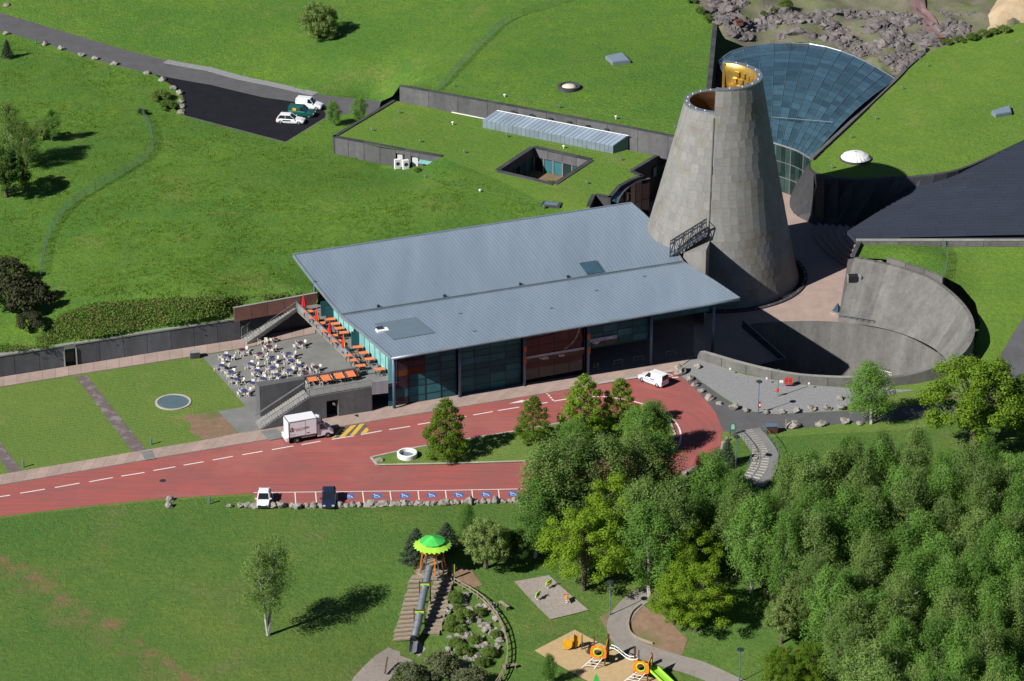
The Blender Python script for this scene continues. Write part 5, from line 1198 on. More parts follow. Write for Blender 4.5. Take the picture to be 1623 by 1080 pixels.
# ------------------------------------------------------------------ the crater
cr = thing('crater_wall', 'grey streaked concrete crater ring curving round a deep round pit', 'crater', G(1360, 520, 0))
rim = smooth_line(GL([(1344, 411, 6.4), (1360, 410, 6.4), (1411, 421, 6.4), (1445, 431, 6.35), (1477, 444, 6.3), (1512, 471, 6.1), (1534, 500, 5.4), (1538, 530, 4.6), (1520, 560, 3.5), (1487, 577, 2.4), (1440, 592, 1.5), (1395, 598, 1.25)]), 4)
bas = smooth_line(GL([(1328, 511, 0), (1345, 513, 0), (1381, 517, 0), (1420, 526, 0), (1450, 537, 0), (1478, 551, 0), (1495, 565, 0), (1500, 573, 0), (1497, 581, 0), (1478, 588, 0), (1440, 600, 0), (1400, 605, 0)]), 4)
n = 22; Rn, Bn = resample(rim, n * 2), resample(bas, n * 2)
for i in range(n):
    mb = MB(); tone = rnd.random()
    for j in range(2):
        a, b, c_, d_ = Rn[2 * i + j], Rn[2 * i + j + 1], Bn[2 * i + j], Bn[2 * i + j + 1]; cx = Vector((44, 377, 0))
        oa, ob = (at_z(a, 0) - cx).normalized() * .55, (at_z(b, 0) - cx).normalized() * .55
        e = (b - a) * .008 if j == 0 else Vector(); f_ = (b - a) * .008 if j == 1 else Vector()
        mb.hexa([b + ob * 0 - f_, a + e, a + oa + e, b + ob - f_, d_, c_, at_z(c_ + oa, 0), at_z(d_ + ob, 0)][::1], tone)
        mb.f = mb.f
        mb.hexa([d_ + ob * 2.0 - Vector((0, 0, .3)), c_ + oa * 2.0 - Vector((0, 0, .3)), at_z(a + oa, -.3), at_z(b + ob, -.3), b - f_, a + e, a + oa + e, b + ob - f_], tone)
    mb.build('crater_panel', M_conc, cr)
pin = smooth_line(GL(PIT + PITR), 4) + []
pn = resample(smooth_line(GL([(1175, 517), (1215, 511.5), (1254, 510), (1290, 509.5), (1328, 511), (1381, 519), (1431, 531), (1481, 557), (1500, 574), (1497, 584), (1440, 600), (1343, 609), (1262, 605), (1215, 596), (1190, 587)]), 4), 40)
cx = Vector((44, 376, 0))
for i in range(40):
    a, b = pn[i], pn[i + 1]; da, db = (a - cx) * .12, (b - cx) * .12
    mb = MB(); q = [at_z(a - da, -8), at_z(b - db, -8), at_z(b + db * .3, -8), at_z(a + da * .3, -8), at_z(a, .02), at_z(b, .02), at_z(b + db * .1, .02), at_z(a + da * .1, .02)]
    mb.hexa(q[::1], rnd.random()); mb.build('pit_panel', M_conc, cr)
flatpoly('pit_floor', M_concd, [at_z(cx + (p - cx) * .95, -7.9) for p in pn[:-1]], cr)
PR2 = smooth_line(GL([(1105, 570, 0), (1130, 577, 0), (1160, 586, 0), (1190, 594, 0), (1225, 602, 0), (1262, 608.5, 0), (1300, 611.5, 0), (1343, 613, 0), (1402, 611, 0)]), 4)
wall_panels(cr, PR2, -.2, [1.25] * len(PR2), .55, 4, M_conc, cap=M_concl, caph=.06, capw=.5, name='parapet_panel')
a, b, c_ = G(1176, 518, 0), G(1243, 577, -4), G(1190, 589, -4)
for p, q, zz_ in ((a, b, [.95, -3.1]), (b, c_, [-3.1, -3.1])): wall_panels(cr, [at_z(p, 0), at_z(q, 0)], -8, zz_, .3, 3, M_concd, cap=M_bluest, caph=.05, capw=.2, name='parapet_panel')
# little things on the crater: window slot, rail, stair box
mb = MB(); p = G(1357, 441, 4.8); mb.box(p.x - .2, p.y + 1.0, 3.9, 1.9, 1.6, 1.0, R(0)); mb.build('slot_frame', M_concl, cr)
mb = MB(); mb.box(p.x - .35, p.y + .68, 4.05, 1.3, 1.1, .88); mb.build('slot_opening', M_black, cr)
sb = GL([(1405, 414, 6.4), (1440, 424, 6.4), (1475, 435, 6.3), (1494, 443, 6.2)]); wall_panels(cr, sb, 5.4, [6.9, 6.8, 6.6, 6.4], .4, 3, M_conc, cap=None, name='stair_parapet')
rail(cr, G(1330, 505, .3), G(1385, 513, .3), .5, 6, 1, name='crater_rail'); rail(cr, G(1392, 596, -1), G(1412, 602, -1), 1.0, 8, 2, mat=M_white, name='crater_rail')
for x, y in ((1152, 573.5), (1157, 585), (1282, 608), (1215, 600)):
    mb = MB(); p = G(x, y, .8); mb.box(p.x, p.y - .1, .75, .22, .2, .2); mb.build('wall_light', M_white, cr)
bp = thing('blue_pyramid', 'small blue glass pyramid on a pale base by the crater wall', 'skylight', G(1327, 496, 0)); c = G(1327, 496, 0)
mb = MB(); mb.lathe([(1.0, 0), (1.0, .3), (.001, .3)], c, 16); mb.build('round_base', M_pave, bp); mb = MB(); mb.lathe([(.75, .3), (.001, 1.5)], c, 4); mb.build('glass_pyramid', M_gblue, bp)
# ------------------------------------------------------------------ rocks, fences and small site furniture
def rock_mesh(seed, flat=.7):
    g = random.Random(seed); bmv = []
    t = (1 + 5 ** .5) / 2; V = [Vector(p).normalized() for p in ((-1, t, 0), (1, t, 0), (-1, -t, 0), (1, -t, 0), (0, -1, t), (0, 1, t), (0, -1, -t), (0, 1, -t), (t, 0, -1), (t, 0, 1), (-t, 0, -1), (-t, 0, 1))]
    F = [(0, 11, 5), (0, 5, 1), (0, 1, 7), (0, 7, 10), (0, 10, 11), (1, 5, 9), (5, 11, 4), (11, 10, 2), (10, 7, 6), (7, 1, 8), (3, 9, 4), (3, 4, 2), (3, 2, 6), (3, 6, 8), (3, 8, 9), (4, 9, 5), (2, 4, 11), (6, 2, 10), (8, 6, 7), (9, 8, 1)]
    for _ in range(1):
        cache = {}; nf = []
        def m(a, b):
            k = (min(a, b), max(a, b))
            if k not in cache: V.append(((V[a] + V[b]) / 2).normalized()); cache[k] = len(V) - 1
            return cache[k]
        for a, b, c in F: x, y, z = m(a, b), m(b, c), m(c, a); nf += [(a, x, z), (b, y, x), (c, z, y), (x, y, z)]
        F = nf
    o = Vector((g.uniform(0, 50), 0, 0)); vs = []
    for v in V:
        r = .5 * (1 + .55 * mnoise.noise(v * 1.1 + o) + .3 * mnoise.noise(v * 2.7 + o)); vs.append((v.x * r, v.y * r, (v.z * flat + .35) * r))
    mb = MB(); mb.add(vs, F, g.random()); return mb.mesh('rock', M_rock)
ROCKS = [rock_mesh(i, .6 + .08 * (i % 4)) for i in range(7)]
def boulder(p, s, label, group, name='boulder', mat=None):
    o = bpy.data.objects.new(name, ROCKS[rnd.randrange(7)]); o.location = p; o.rotation_euler = (0, 0, rnd.uniform(0, 6.28)); o.scale = (s * rnd.uniform(.9, 1.3), s * rnd.uniform(.8, 1.1), s * rnd.uniform(.8, 1.1)); link(o)
    return tag(o, label, 'boulder', group)
row = [(364, 803), (381, 803.5), (393, 803), (405, 805), (416, 804), (432, 805), (447, 803), (464, 804), (473, 805), (486, 804), (497, 803.5), (513, 804), (526, 803.5), (538, 803), (549, 803), (559, 802), (569, 802), (581, 802), (588, 801.5), (598, 801.5), (607, 801), (613, 801), (622, 801), (630, 800.5), (641, 800), (651, 800), (662, 800), (670, 799.5), (679, 800), (687, 799), (698, 799), (705, 798.5), (714, 799), (723, 798), (734, 797.5), (745, 797.5), (756, 797), (766, 796.5), (776, 796.5), (785, 796), (797, 796), (808, 795.5), (818, 795)]
for i, (x, y) in enumerate(row):
    boulder(G(x, y, 0), rnd.uniform(.7, 1.35), 'grey boulder in the tight row along the front of the parking bays', 'boulders along the parking bays')
gy = [(1078, 592, 1.9, 'largest pointed boulder at the pavement end beside the white van'), (1106, 583, 1.1, 'small boulder next to the largest one at the pavement end'), (1093.5, 602, 1.2, 'rounded brown boulder, third down the gravel yard edge'), (1102, 612, 1.0, 'grey boulder, fourth down the gravel yard edge'), (1110, 621, .9, 'pale boulder nearest the red road edge'), (1124.5, 633, 1.1, None), (1141, 640.5, .9, None), (1162, 648, 1.3, None), (1183, 652, 1.1, None), (1215, 655, 1.0, None), (1239, 655, 1.0, None), (1261.5, 654, 1.0, None), (1287, 650.5, 1.2, None), (1312, 649, 1.2, None), (1334.5, 648, 1.2, None), (1331, 633, 1.0, 'lone boulder on the gravel right of the red boxes')]
for x, y, s, lab in gy: boulder(G(x, y, 0), s, lab or 'grey boulder in the spaced row between gravel yard and dark footpath', 'boulders edging the gravel yard')
for x, y, s, lab in ((1257, 677, 1.4, 'big brown boulder right of the timber bin shelter'), (1301, 674, 1.4, 'broad boulder on the lawn below the footpath'), (1339, 671, 1.2, 'flat grey boulder left of the footpath birch'), (1362, 673, 1.0, 'small pale boulder at the foot of the footpath birch')): boulder(G(x, y, 0), s, lab, 'boulders below the footpath')
for x, y, lab in ((269, 793, 'upper of two boulders on the verge left of the parking bays'), (267.5, 803, 'lower of two boulders on the verge left of the parking bays'), (601.5, 731, 'brown lava boulder in the tip of the grass island')): boulder(G(x, y, .05), 1.0, lab, None)
for x, y in ((9, 53), (72, 70), (97, 77), (129, 87.5), (151, 92.5), (181, 101)): boulder(on('south_meadow', x, y + 1.5, 5), 1.1, 'grey boulder spaced along the lower verge of the service road', 'boulders along the service road')
for x, y in ((234, 116), (258, 127), (275, 140), (285, 148), (287, 161), (288, 170), (286, 179)): boulder(on('south_meadow', x, y + 1, 4), 1.15, 'boulder on the curved edge of the black tarmac', 'boulders at the black tarmac')
boulder(on('north_meadow', 10, 10, 5), 1.2, 'boulder at the fork of the service road in the far corner', None)
for x, y in ((1146, 712), (1141, 722), (1153, 697), (1149, 704), (1137, 727), (1130, 733), (1122, 738), (1113, 741), (1104, 745), (1096, 748), (1085, 752)): boulder(G(x, y, 0), rnd.uniform(.8, 1.2), 'pale boulder edging the outer curve of the turning loop', 'boulders edging the turning loop')
# rocky bank between steps and rail fence
fS_ = HF['slope_meadow']
for i in range(150):
    x, y = rnd.uniform(705, 800), rnd.uniform(940, 1075)
    if x > 722 + 78 * math.sin((y - 915) / 165 * 3.14) or rnd.random() < .1 or (y < 960 and x > 745): continue
    boulder(on('slope_meadow', x, y), rnd.uniform(.45, 1.05), 'pale rock in the planted rock bank beside the slide steps', 'rocks in the bank beside the slide')

def wire_fence(name, label, pts, h=1.4, src=None, sp=2.6):
    P = [Vector(p) for p in smooth_line(pts, 5)]
    if src:
        for p in P: p.z = HF[src](p.x, p.y)
    L = sum((b - a).length for a, b in zip(P, P[1:])); n = max(2, int(L / sp)); Q = resample(P, n); t = thing(name, label, 'fence', Q[0])
    for i, q in enumerate(Q):
        mb = MB(); mb.bar(q - Vector((0, 0, .1)), q + Vector((0, 0, h)), .07); mb.build('fence_post', M_fence, t)
    mb = MB()
    for a, b in zip(Q, Q[1:]):
        for k in range(6): mb.bar(a + Vector((0, 0, .08 + (h - .1) * k / 5)), b + Vector((0, 0, .08 + (h - .1) * k / 5)), .016)
        m_ = 12
        for j in range(m_): p = a.lerp(b, (j + .5) / m_); mb.bar(p + Vector((0, 0, .05)), p + Vector((0, 0, h)), .011)
    mb.build('wire_mesh', M_fence, t, kind='stuff'); return t
wire_fence('wire_fence', 'green wire fence curving down the left meadow to the bank', [on('south_meadow', x, y, 5) for x, y in ((222, 178), (237, 205), (242, 235), (228, 255), (205, 270), (160, 298), (122, 320), (98, 342), (80, 372), (70, 400), (65, 440))], 1.3, 'south_meadow')
wire_fence('wire_fence', 'wire fence climbing the far meadow above the long grey wall', [on('north_meadow', x, y, 10) for x, y in ((694, 146), (712, 128), (738, 98), (770, 66), (798, 40), (830, 25), (880, 10), (930, -5))], 1.3, 'north_meadow')
wire_fence('wire_fence', 'short wire fence across the grass on top of the crater wall', [on('crater_bank', x, y, 6) for x, y in ((1494, 391), (1502, 408), (1500, 425), (1493, 441))], 1.2)
def safety_line(label, pts, src, posts):
    P = [on(src, x, y, 7) if src else G(x, y, roofz) for x, y in pts]; Q = resample(P, posts); t = thing('safety_line', label, 'cable', Q[0])
    for i, q in enumerate(Q):
        mb = MB(); mb.lathe([(.07, -.1), (.07, .35)], q, 6, caps=True); mb.lathe([(.2, .35), (.2, .5), (.001, .58)], q, 8, caps=True); mb.build('post', M_white if i % 2 else M_steel, t)
    mb = MB(); mb.tube([q + Vector((0, 0, .42)) for q in Q], .01, 4); mb.build('cable', M_fence, t)
safety_line('thin cable on white posts above the long grey wall', ((720, 138), (807, 156), (893, 173), (987, 191), (1070, 204)), 'north_meadow', 4)
safety_line('thin cable on posts across the middle of the green roof', ((632, 180), (708, 196), (786, 214), (900, 237), (984, 255)), None, 4)
safety_line('thin cable on posts near the front edge of the green roof', ((674, 283), (770, 308), (862, 331)), 'south_meadow', 2)
for x, y in ((590, 208), (666, 226), (736, 243), (930, 292)):
    t = thing('roof_post', 'small white capped vent post on the green roof', 'vent', G(x, y, roofz), 0, 'vent posts on the green roof'); mb = MB(); mb.lathe([(.08, 0), (.08, .35), (.22, .4), (.2, .52), (.001, .56)], (0, 0, 0), 8); mb.build('vent_cap', M_steel, t, world=False)
for x, y in ((1388, 190), (1430, 142), (1349, 219), (1470, 106), (1318, 267)):
    p = on('east_meadow', x, y, 8); t = thing('roof_post', 'small grey vent post on the east grass roof', 'vent', p, 0, 'vent posts on the east grass roof'); mb = MB(); mb.lathe([(.08, 0), (.08, .4), (.2, .45), (.18, .55), (.001, .6)], (0, 0, 0), 8); mb.build('vent_cap', M_steel, t, world=False)
def bollard(px, py, label, z=0, src=None):
    p = on(src, px, py, z) if src else G(px, py, z); t = thing('bollard_light', label, 'bollard', p, 0, 'bollard lights in the grass'); mb = MB(); mb.lathe([(.11, 0), (.11, .75)], (0, 0, 0), 8, caps=True); mb.build('post', M_bluest, t, world=False)
    mb = MB(); mb.lathe([(.13, .75), (.14, 1.0), (.001, 1.03)], (0, 0, 0), 8); mb.build('lamp_head', M_steel, t, world=False)
bollard(37.5, 741, 'grey bollard light on the lawn beside the lava path end'); bollard(240, 705, 'grey bollard light on the lawn corner by the pavement'); bollard(332.5, 799, 'grey bollard light on the verge left of the parking bays', 0)
bollard(57, 70, 'pale bollard light beside the service road', 5, 'south_meadow')
# skylights on the upper meadows
t = thing('square_skylight', 'square grey roof light lying in the upper meadow', 'skylight', on('north_meadow', 979, 93, 10)); l = t.location
q = [on('north_meadow', x, y, 10) + Vector((0, 0, .5)) for x, y in ((959, 94), (971, 104), (999, 101), (986, 88))]
mb = MB(); mb.slab([p for p in q], .6); mb.build('frame', M_zinc2, t); c = sum(q, Vector()) / 4; mb = MB(); mb.slab([p.lerp(c, .08) + Vector((0, 0, .08)) for p in q], .1); mb.build('pane', M_zinc, t)
t = thing('square_skylight', 'square grey roof light on the east grass roof near the edge of view', 'skylight', on('east_meadow', 1588, 178, 9))
q = [on('east_meadow', x, y, 9) + Vector((0, 0, .5)) for x, y in ((1571, 181), (1578, 187), (1603, 183), (1600, 172), (1585, 171))]; q = [q[0], q[1], q[2], q[3]]
mb = MB(); mb.slab(q, .6); mb.build('frame', M_zinc2, t); c = sum(q, Vector()) / 4; mb = MB(); mb.slab([p.lerp(c, .08) + Vector((0, 0, .08)) for p in q], .1); mb.build('pane', M_zinc, t)
p = on('north_meadow', 902, 140, 10); t = thing('round_skylight', 'round concrete ring with a cream dome in the upper meadow', 'skylight', p)
mb = MB(); mb.lathe([(1.75, -.2), (1.75, .45), (1.35, .45), (1.35, 0)], (0, 0, 0), 28); mb.build('concrete_ring', M_concd, t, world=False); mb = MB(); mb.lathe([(1.2, .1), (1.1, .35), (.7, .55), (.001, .62)], (0, 0, 0), 20); mb.build('dome', M_dome, t, world=False, smooth=True)
p = on('east_meadow', 1356, 252, 8); t = thing('dome_skylight', 'white ribbed dome skylight half in shade on the east grass roof', 'skylight', p)
mb = MB(); mb.lathe([(2.35, -.2), (2.35, .25), (2.2, .25)], (0, 0, 0), 28); mb.build('base_ring', M_concd, t, world=False)
for k in range(20):
    a0_, a1_ = k * math.pi / 10 + .02, (k + 1) * math.pi / 10 - .02; mb = MB(); mb.lathe([(2.2, .25), (1.9, .6), (1.2, .95), (.15, 1.12)], (0, 0, 0), 2, a0_, a1_, tone=rnd.random()); mb.build('dome_segment', M_white, t, world=False)
mb = MB(); mb.lathe([(2.15, .22), (1.87, .57), (1.17, .92), (.001, 1.1)], (0, 0, 0), 24); mb.build('dome_core', M_steel, t, world=False)
t = thing('cliff_kiosk', 'small red-brown kiosk on the lava path in the rock garden', 'kiosk', on('rock_garden', 1489, 66, 9)); mb = MB(); mb.box(0, 0, 0, 1.0, .8, .8); mb.build('kiosk_body', M_brown, t, world=False); mb = MB(); mb.box(0, 0, .8, 1.2, 1.0, .1); mb.build('kiosk_lid', M_redw, t, world=False)
t = thing('cliff_kiosk', 'red-brown box beside the trench in the rock garden', 'kiosk', on('rock_garden', 1171, 42, 10)); mb = MB(); mb.box(0, 0, .2, 1.2, .8, .8, .3); mb.build('kiosk_body', M_redw, t, world=False); mb = MB(); mb.box(0, 0, 1.0, 1.4, 1.0, .1, .3); mb.build('kiosk_lid', M_brown, t, world=False)
# lava rocks in the rock garden
def scatter_rocks(name, n, region, src, smin, smax, mat, label):
    mb = MB(); g = random.Random(31); base = ROCKS; rm = [([tuple(v.co) for v in m_.vertices], [tuple(p_.vertices) for p_ in m_.polygons]) for m_ in base]
    f = HF[src]; k = 0
    while k < n:
        x, y = region(g)
        if x is None: continue
        p = on(src, x, y, 9); s = g.uniform(smin, smax) * (.7 + 1.6 * (g.random() ** 5)); V, F = rm[g.randrange(7)]; a = g.uniform(0, 6.28)
        zz = 1.3 * mnoise.fractal((p.x * .16, p.y * .16, 4.0), 0.9, 2.1, 4)
        mb.add([(rotz((v[0] * s * 1.3, v[1] * s, v[2] * s * .9), a) + p + Vector((0, 0, zz - .22 * s))) for v in V], F, g.random()); k += 1
    o = mb.build(name, mat); o['kind'] = 'stuff'; o['label'] = label; return o
RGP = [(1105, 8), (1132, 36), (1165, 64), (1225, 60), (1270, 60), (1310, 66), (1345, 76), (1385, 96), (1422, 118), (1470, 78), (1545, 50), (1545, 20), (1470, 25), (1350, 10), (1240, 12), (1160, -5)]
def reg(g):
    x, y = g.uniform(1100, 1560), g.uniform(-8, 122)
    if not inpoly(x, y, RGP): return None, None
    if mnoise.noise(Vector((x * .018, y * .05, 2))) < -.05: return None, None
    return x, y
scatter_rocks('lava_rocks', 2600, reg, 'rock_garden', .35, 1.15, M_lrock, 'tumbled dark lava rocks covering the rock garden')
sheet('sandy_mound', M_tuff, [on('rock_garden', x, y, 9) + Vector((0, 0, -.5)) for x, y in ((1546, 52), (1550, 30), (1566, 12), (1590, -20), (1700, -80), (1800, -60), (1800, 10), (1620, 40), (1580, 52))], [tuple(on('rock_garden', x, y, 9) + Vector((0, 0, z))) for x, y, z in ((1610, 22, 3.2), (1650, 0, 5.5), (1590, 30, 2.0))], step=1.5, bumpf=lambda x, y: .5 * mnoise.fractal((x * .3, y * .3, 1), 1, 2, 3), label='sandy ochre mound at the far corner')
drape = [on('rock_garden', x, y, 9) for x, y in ((1452, -5), (1455, 15), (1468, 32), (1480, 50), (1488, 66))]
f_rg = HF['rock_garden']; HF['rg2'] = lambda x, y: f_rg(x, y) + 1.3 * mnoise.fractal((x * .16, y * .16, 4.0), 0.9, 2.1, 4)
drape_ribbon('lava_path', surf('reddish_path', (0.20, 0.12, 0.115), (0.15, 0.10, 0.10), 1.5, .95), smooth_line(drape, 4), 2.6, .35, 'rg2')

# lamps and posts
def lamp(px, py, h, label, src=None, extra=None):
    p = on(src, px, py, -1) if src else G(px, py, 0); t = thing('street_lamp', label, 'lamp post', p, 0, 'lamp posts')
    mb = MB(); mb.lathe([(.10, 0), (.09, .6), (.06, .65), (.05, h)], (0, 0, 0), 8, caps=True); mb.build('pole', M_bluest, t, world=False)
    mb = MB(); mb.lathe([(.05, h), (.12, h + .02), (.13, h + .18), (.05, h + .2)], (0, 0, 0), 8); mb.build('lamp_glass', M_lamp, t, world=False)
    mb = MB(); mb.lathe([(.05, h + .2), (.42, h + .22), (.40, h + .3), (.001, h + .36)], (0, 0, 0), 14); mb.build('lamp_hood', M_dark, t, world=False); return t
lamp(1201.5, 655.5, 4.3, 'street lamp on the edge of the gravel yard with a red box on it')
lamp(1166, 740, 3.9, 'street lamp in the grass left of the stepped path')
lamp(966.5, 976, 4.2, 'street lamp at the bend of the garden path', 'slope_meadow')
lamp(1171.5, 1082, 4.0, 'street lamp beside the garden path at the bottom edge', 'slope_meadow')
t = thing('red_lifebuoy_box', 'red box fixed beside the gravel yard lamp post', 'box', G(1203.8, 646, 0) + Vector((.0, 0, .9))); p = G(1203.8, 655.5, 0); t.location = (p.x, p.y + .1, .75); mb = MB(); mb.box(0, 0, 0, .32, .2, .85); mb.build('box_body', M_redp, t, world=False); mb = MB(); mb.box(0, -.1, .3, .2, .03, .3); mb.build('box_panel', M_white, t, world=False)
p = G(1232.5, 629, 0); t = thing('pole', 'thin white pole with a red ring on the gravel', 'pole', p); mb = MB(); mb.lathe([(.07, 0), (.06, 4.0)], (0, 0, 0), 8, caps=True); mb.build('shaft', M_steel, t, world=False); mb = MB(); mb.box(0, 0, .75, .3, .25, .45); mb.box(-.3, 0, .7, .35, .08, .08); mb.build('red_fitting', M_redp, t, world=False)
for x, nm in ((1246, 'left red box hung on the crater parapet'), (1252.5, 'right red box hung on the crater parapet')):
    p = G(x, 613, 0); t = thing('red_box', nm, 'box', (p.x, p.y - .05, .35), 0, 'red boxes on the crater parapet'); mb = MB(); mb.box(0, 0, 0, .45, .3, .95); mb.build('box_body', M_redp, t, world=False); mb = MB(); mb.box(0, -.16, .55, .4, .03, .06); mb.build('box_slot', M_dark, t, world=False)
p = G(1238, 603, .9); t = thing('wall_sign', 'small white notice on the crater parapet by the white pole', 'sign', (p.x, p.y - .4, .75)); mb = MB(); mb.box(0, 0, 0, .5, .05, .35); mb.build('sign_board', M_white, t, world=False)
p = G(1161, 691, 0); t = thing('path_sign', 'green sign board with white lines at the top of the stepped path', 'sign', p)
mb = MB(); mb.box(-.3, 0, 0, .08, .08, 1.1); mb.box(.3, 0, 0, .08, .08, 1.1); mb.build('sign_post', M_dark, t, world=False); mb = MB(); mb.box(0, -.05, .75, .72, .06, 1.0); mb.build('sign_board', M_signg, t, world=False)
mb = MB()
for z_, w_ in ((1.55, .35), (1.38, .5), (1.2, .42), (1.0, .48)): mb.box(0, -.09, z_, w_, .02, .07)
mb.build('sign_lines', M_white, t, world=False)
p = G(1223, 686, 0); t = thing('bin_shelter', 'brown slatted timber bin shelter with grey lid at the path corner', 'shelter', p, R(5))
for k in range(8): mb = MB(); mb.box(-.63 + k * .18, -.35, 0, .15, .05, 1.0); mb.build('slat', M_brown, t, world=False)
for k in range(4): mb = MB(); mb.box(.68, -.25 + k * .18, 0, .05, .15, 1.0); mb.build('slat', M_brown, t, world=False)
mb = MB(); mb.box(0, 0, .05, 1.28, .62, .9); mb.build('inner_box', M_dark, t, world=False); mb = MB(); mb.box(0, 0, 1.02, 1.55, .9, .1); mb.build('lid', M_bluest, t, world=False)
p = G(1245, 680, 0); t = thing('timber_post', 'short leaning timber post beside the brown bin shelter', 'post', p); mb = MB(); mb.bar((0, 0, 0), (.05, 0, 1.35), .16); mb.build('shaft', M_timber, t, world=False)
# handrail of the stepped path
def hoop_rail(label, pts, h=.9):
    t = thing('path_railing', label, 'railing', pts[0]); mb = MB(); mb.tube([p + Vector((0, 0, h)) for p in pts], .035, 5); mb.build('top_rail', M_fence, t)
    for p in pts[::2]: mb = MB(); mb.bar(p, p + Vector((0, 0, h)), .05); mb.build('post', M_fence, t)
for d_, lb in ((1.7, 'right'), (-1.7, 'left')):
    pts = offset_line(sp_, d_)[2:-4]; hoop_rail('thin green handrail on the %s side of the stepped path' % lb, [at_z(p, max(p.z, -.2) + .1) for p in pts])

# ------------------------------------------------------------------ cafe furniture
ch = MB()
for x in (-.2, .2):
    for y in (-.2, .2): ch.bar((x * 1.15, y * 1.15, 0), (x, y, .44), .05)
ch.box(0, 0, .43, .46, .46, .05); ch.hexa([Vector(p) for p in ((-.22, .19, .48), (.22, .19, .48), (.22, .24, .48), (-.22, .24, .48), (-.25, .3, .88), (.25, .3, .88), (.25, .35, .88), (-.25, .35, .88))])
ch.bar((-.24, -.15, .66), (-.24, .25, .66), .05); ch.bar((.24, -.15, .66), (.24, .25, .66), .05)
chair_me, chair_dk = ch.mesh('cafe_chair', M_chairw), ch.mesh('terrace_chair', M_chaird)
def chair(p, a, me, label, group, name):
    o = bpy.data.objects.new(name, me); o.location = p; o.rotation_euler = (0, 0, a); o.scale = (.86, .86, .88); link(o); return tag(o, label, 'chair', group)
def table_proto(name, mat, r):
    t = thing(name, 'table', 'table'); mb = MB(); mb.lathe([(.001, .70), (r, .70), (r, .735), (.001, .735)], (0, 0, 0), 20); mb.build('table_top', mat, t, world=False)
    mb = MB(); mb.lathe([(.04, .05), (.04, .7)], (0, 0, 0), 6)
    for k in range(4): mb.bar((0, 0, .06), rotz((.33, 0, .02), k * 1.571), .05)
    mb.build('pedestal', M_white, t, world=False); freeze(t); return t
tb_blue, tb_mar = table_proto('cafe_table', M_blut, .41), table_proto('cafe_table', M_purt, .41)
TB = [((240, 360), 0, 'blue round table at the back left corner of the patio'), ((178, 490), 0, 'blue round table furthest left beside the lawn'), ((300, 575), 0, 'blue round table second down along the lawn edge'), ((372, 670), 0, 'blue round table third down along the lawn edge'), ((472, 820), 0, 'blue round table nearest the camera, left of the grey block wall'),
      ((450, 285), 1, 'maroon round table nearest the foot of the rear stairs'), ((680, 335), 1, 'maroon round table in front of the rear stairs, lower one'), ((560, 470), 0, 'blue round table in the middle left of the patio'), ((645, 558), 0, 'blue round table in the middle of the patio'), ((722, 663), 0, 'blue round table just behind the grey block wall'),
      ((590, 722), 0, 'blue round table half hidden by the corner of the block wall'), ((800, 238), 1, 'maroon round table behind the others on the pink walk side'), ((838, 402), 0, 'blue round table central in the back rows'), ((855, 520), 0, 'blue round table at the centre of the patio'), ((903, 610), 0, 'blue round table centre front behind the wall'),
      ((1060, 332), 0, 'blue round table upper right in the group'), ((1088, 425), 0, 'blue round table below the upper right one'), ((1072, 553), 0, 'pale blue round table front right with two chairs'), ((1205, 490), 0, 'maroon and blue table right side of the patio'), ((1208, 190), 1, 'maroon round table alone at the back right'), ((1412, 510), 1, 'table ringed by white chairs furthest right'), ((1285, 600), 1, 'maroon table peeping over the parapet wall')]
first = {0: True, 1: True}
for (X, Y), k, lab in TB:
    p = G(330 + X / 8.305, 520 + Y / 8.305, .74); p.z = .02; src = (tb_blue, tb_mar)[k]
    if first[k]: src.location = p; src['label'] = lab; src['group'] = 'round cafe tables on the patio'; first[k] = False
    else: copy_tree(src, p, rnd.uniform(0, 6), lab, 'round cafe tables on the patio')
    a0_ = rnd.uniform(0, 6.28); place = lab.replace('round table', 'table')
    for j in range(4 if rnd.random() < .75 else 3):
        a = a0_ + j * 1.571 + rnd.uniform(-.35, .35); d = rnd.uniform(.6, .88); q = p + Vector((math.cos(a) * d, math.sin(a) * d, 0))
        chair(q, a - math.pi / 2 + rnd.uniform(-.4, .4), chair_me, 'white plastic cafe chair drawn up to the ' + ' '.join(place.split()[:8]), 'white chairs around the cafe tables', 'cafe_chair')
for X, Y in ((680, 192), (762, 182), (845, 172)): q = G(330 + X / 8.305, 520 + Y / 8.305, .3); q.z = .02; chair(q, rnd.uniform(0, 6), chair_me, 'white chair standing in line under the rear stairs', 'white chairs under the rear stairs', 'cafe_chair')
q = G(330 + 895 / 8.305, 520 + 155 / 8.305, .3); q.z = .02; chair(q, 2, bpy.data.meshes['terrace_chair'], 'dark red chair standing under the rear stairs', None, 'cafe_chair')
def rect_table(L, W):
    t = thing('terrace_table', 'table', 'table'); mb = MB(); mb.box(0, 0, .70, L, W, .05); mb.build('table_top', M_orange, t, world=False)
    for x in (-1, 1):
        for y in (-1, 1): mb = MB(); mb.bar((x * (L / 2 - .1), y * (W / 2 - .1), 0), (x * (L / 2 - .1), y * (W / 2 - .1), .7), .06); mb.build('leg', M_dark, t, world=False)
    freeze(t); return t
tS, tL = rect_table(1.25, .75), rect_table(1.15, 2.0)
A2 = HALL_A
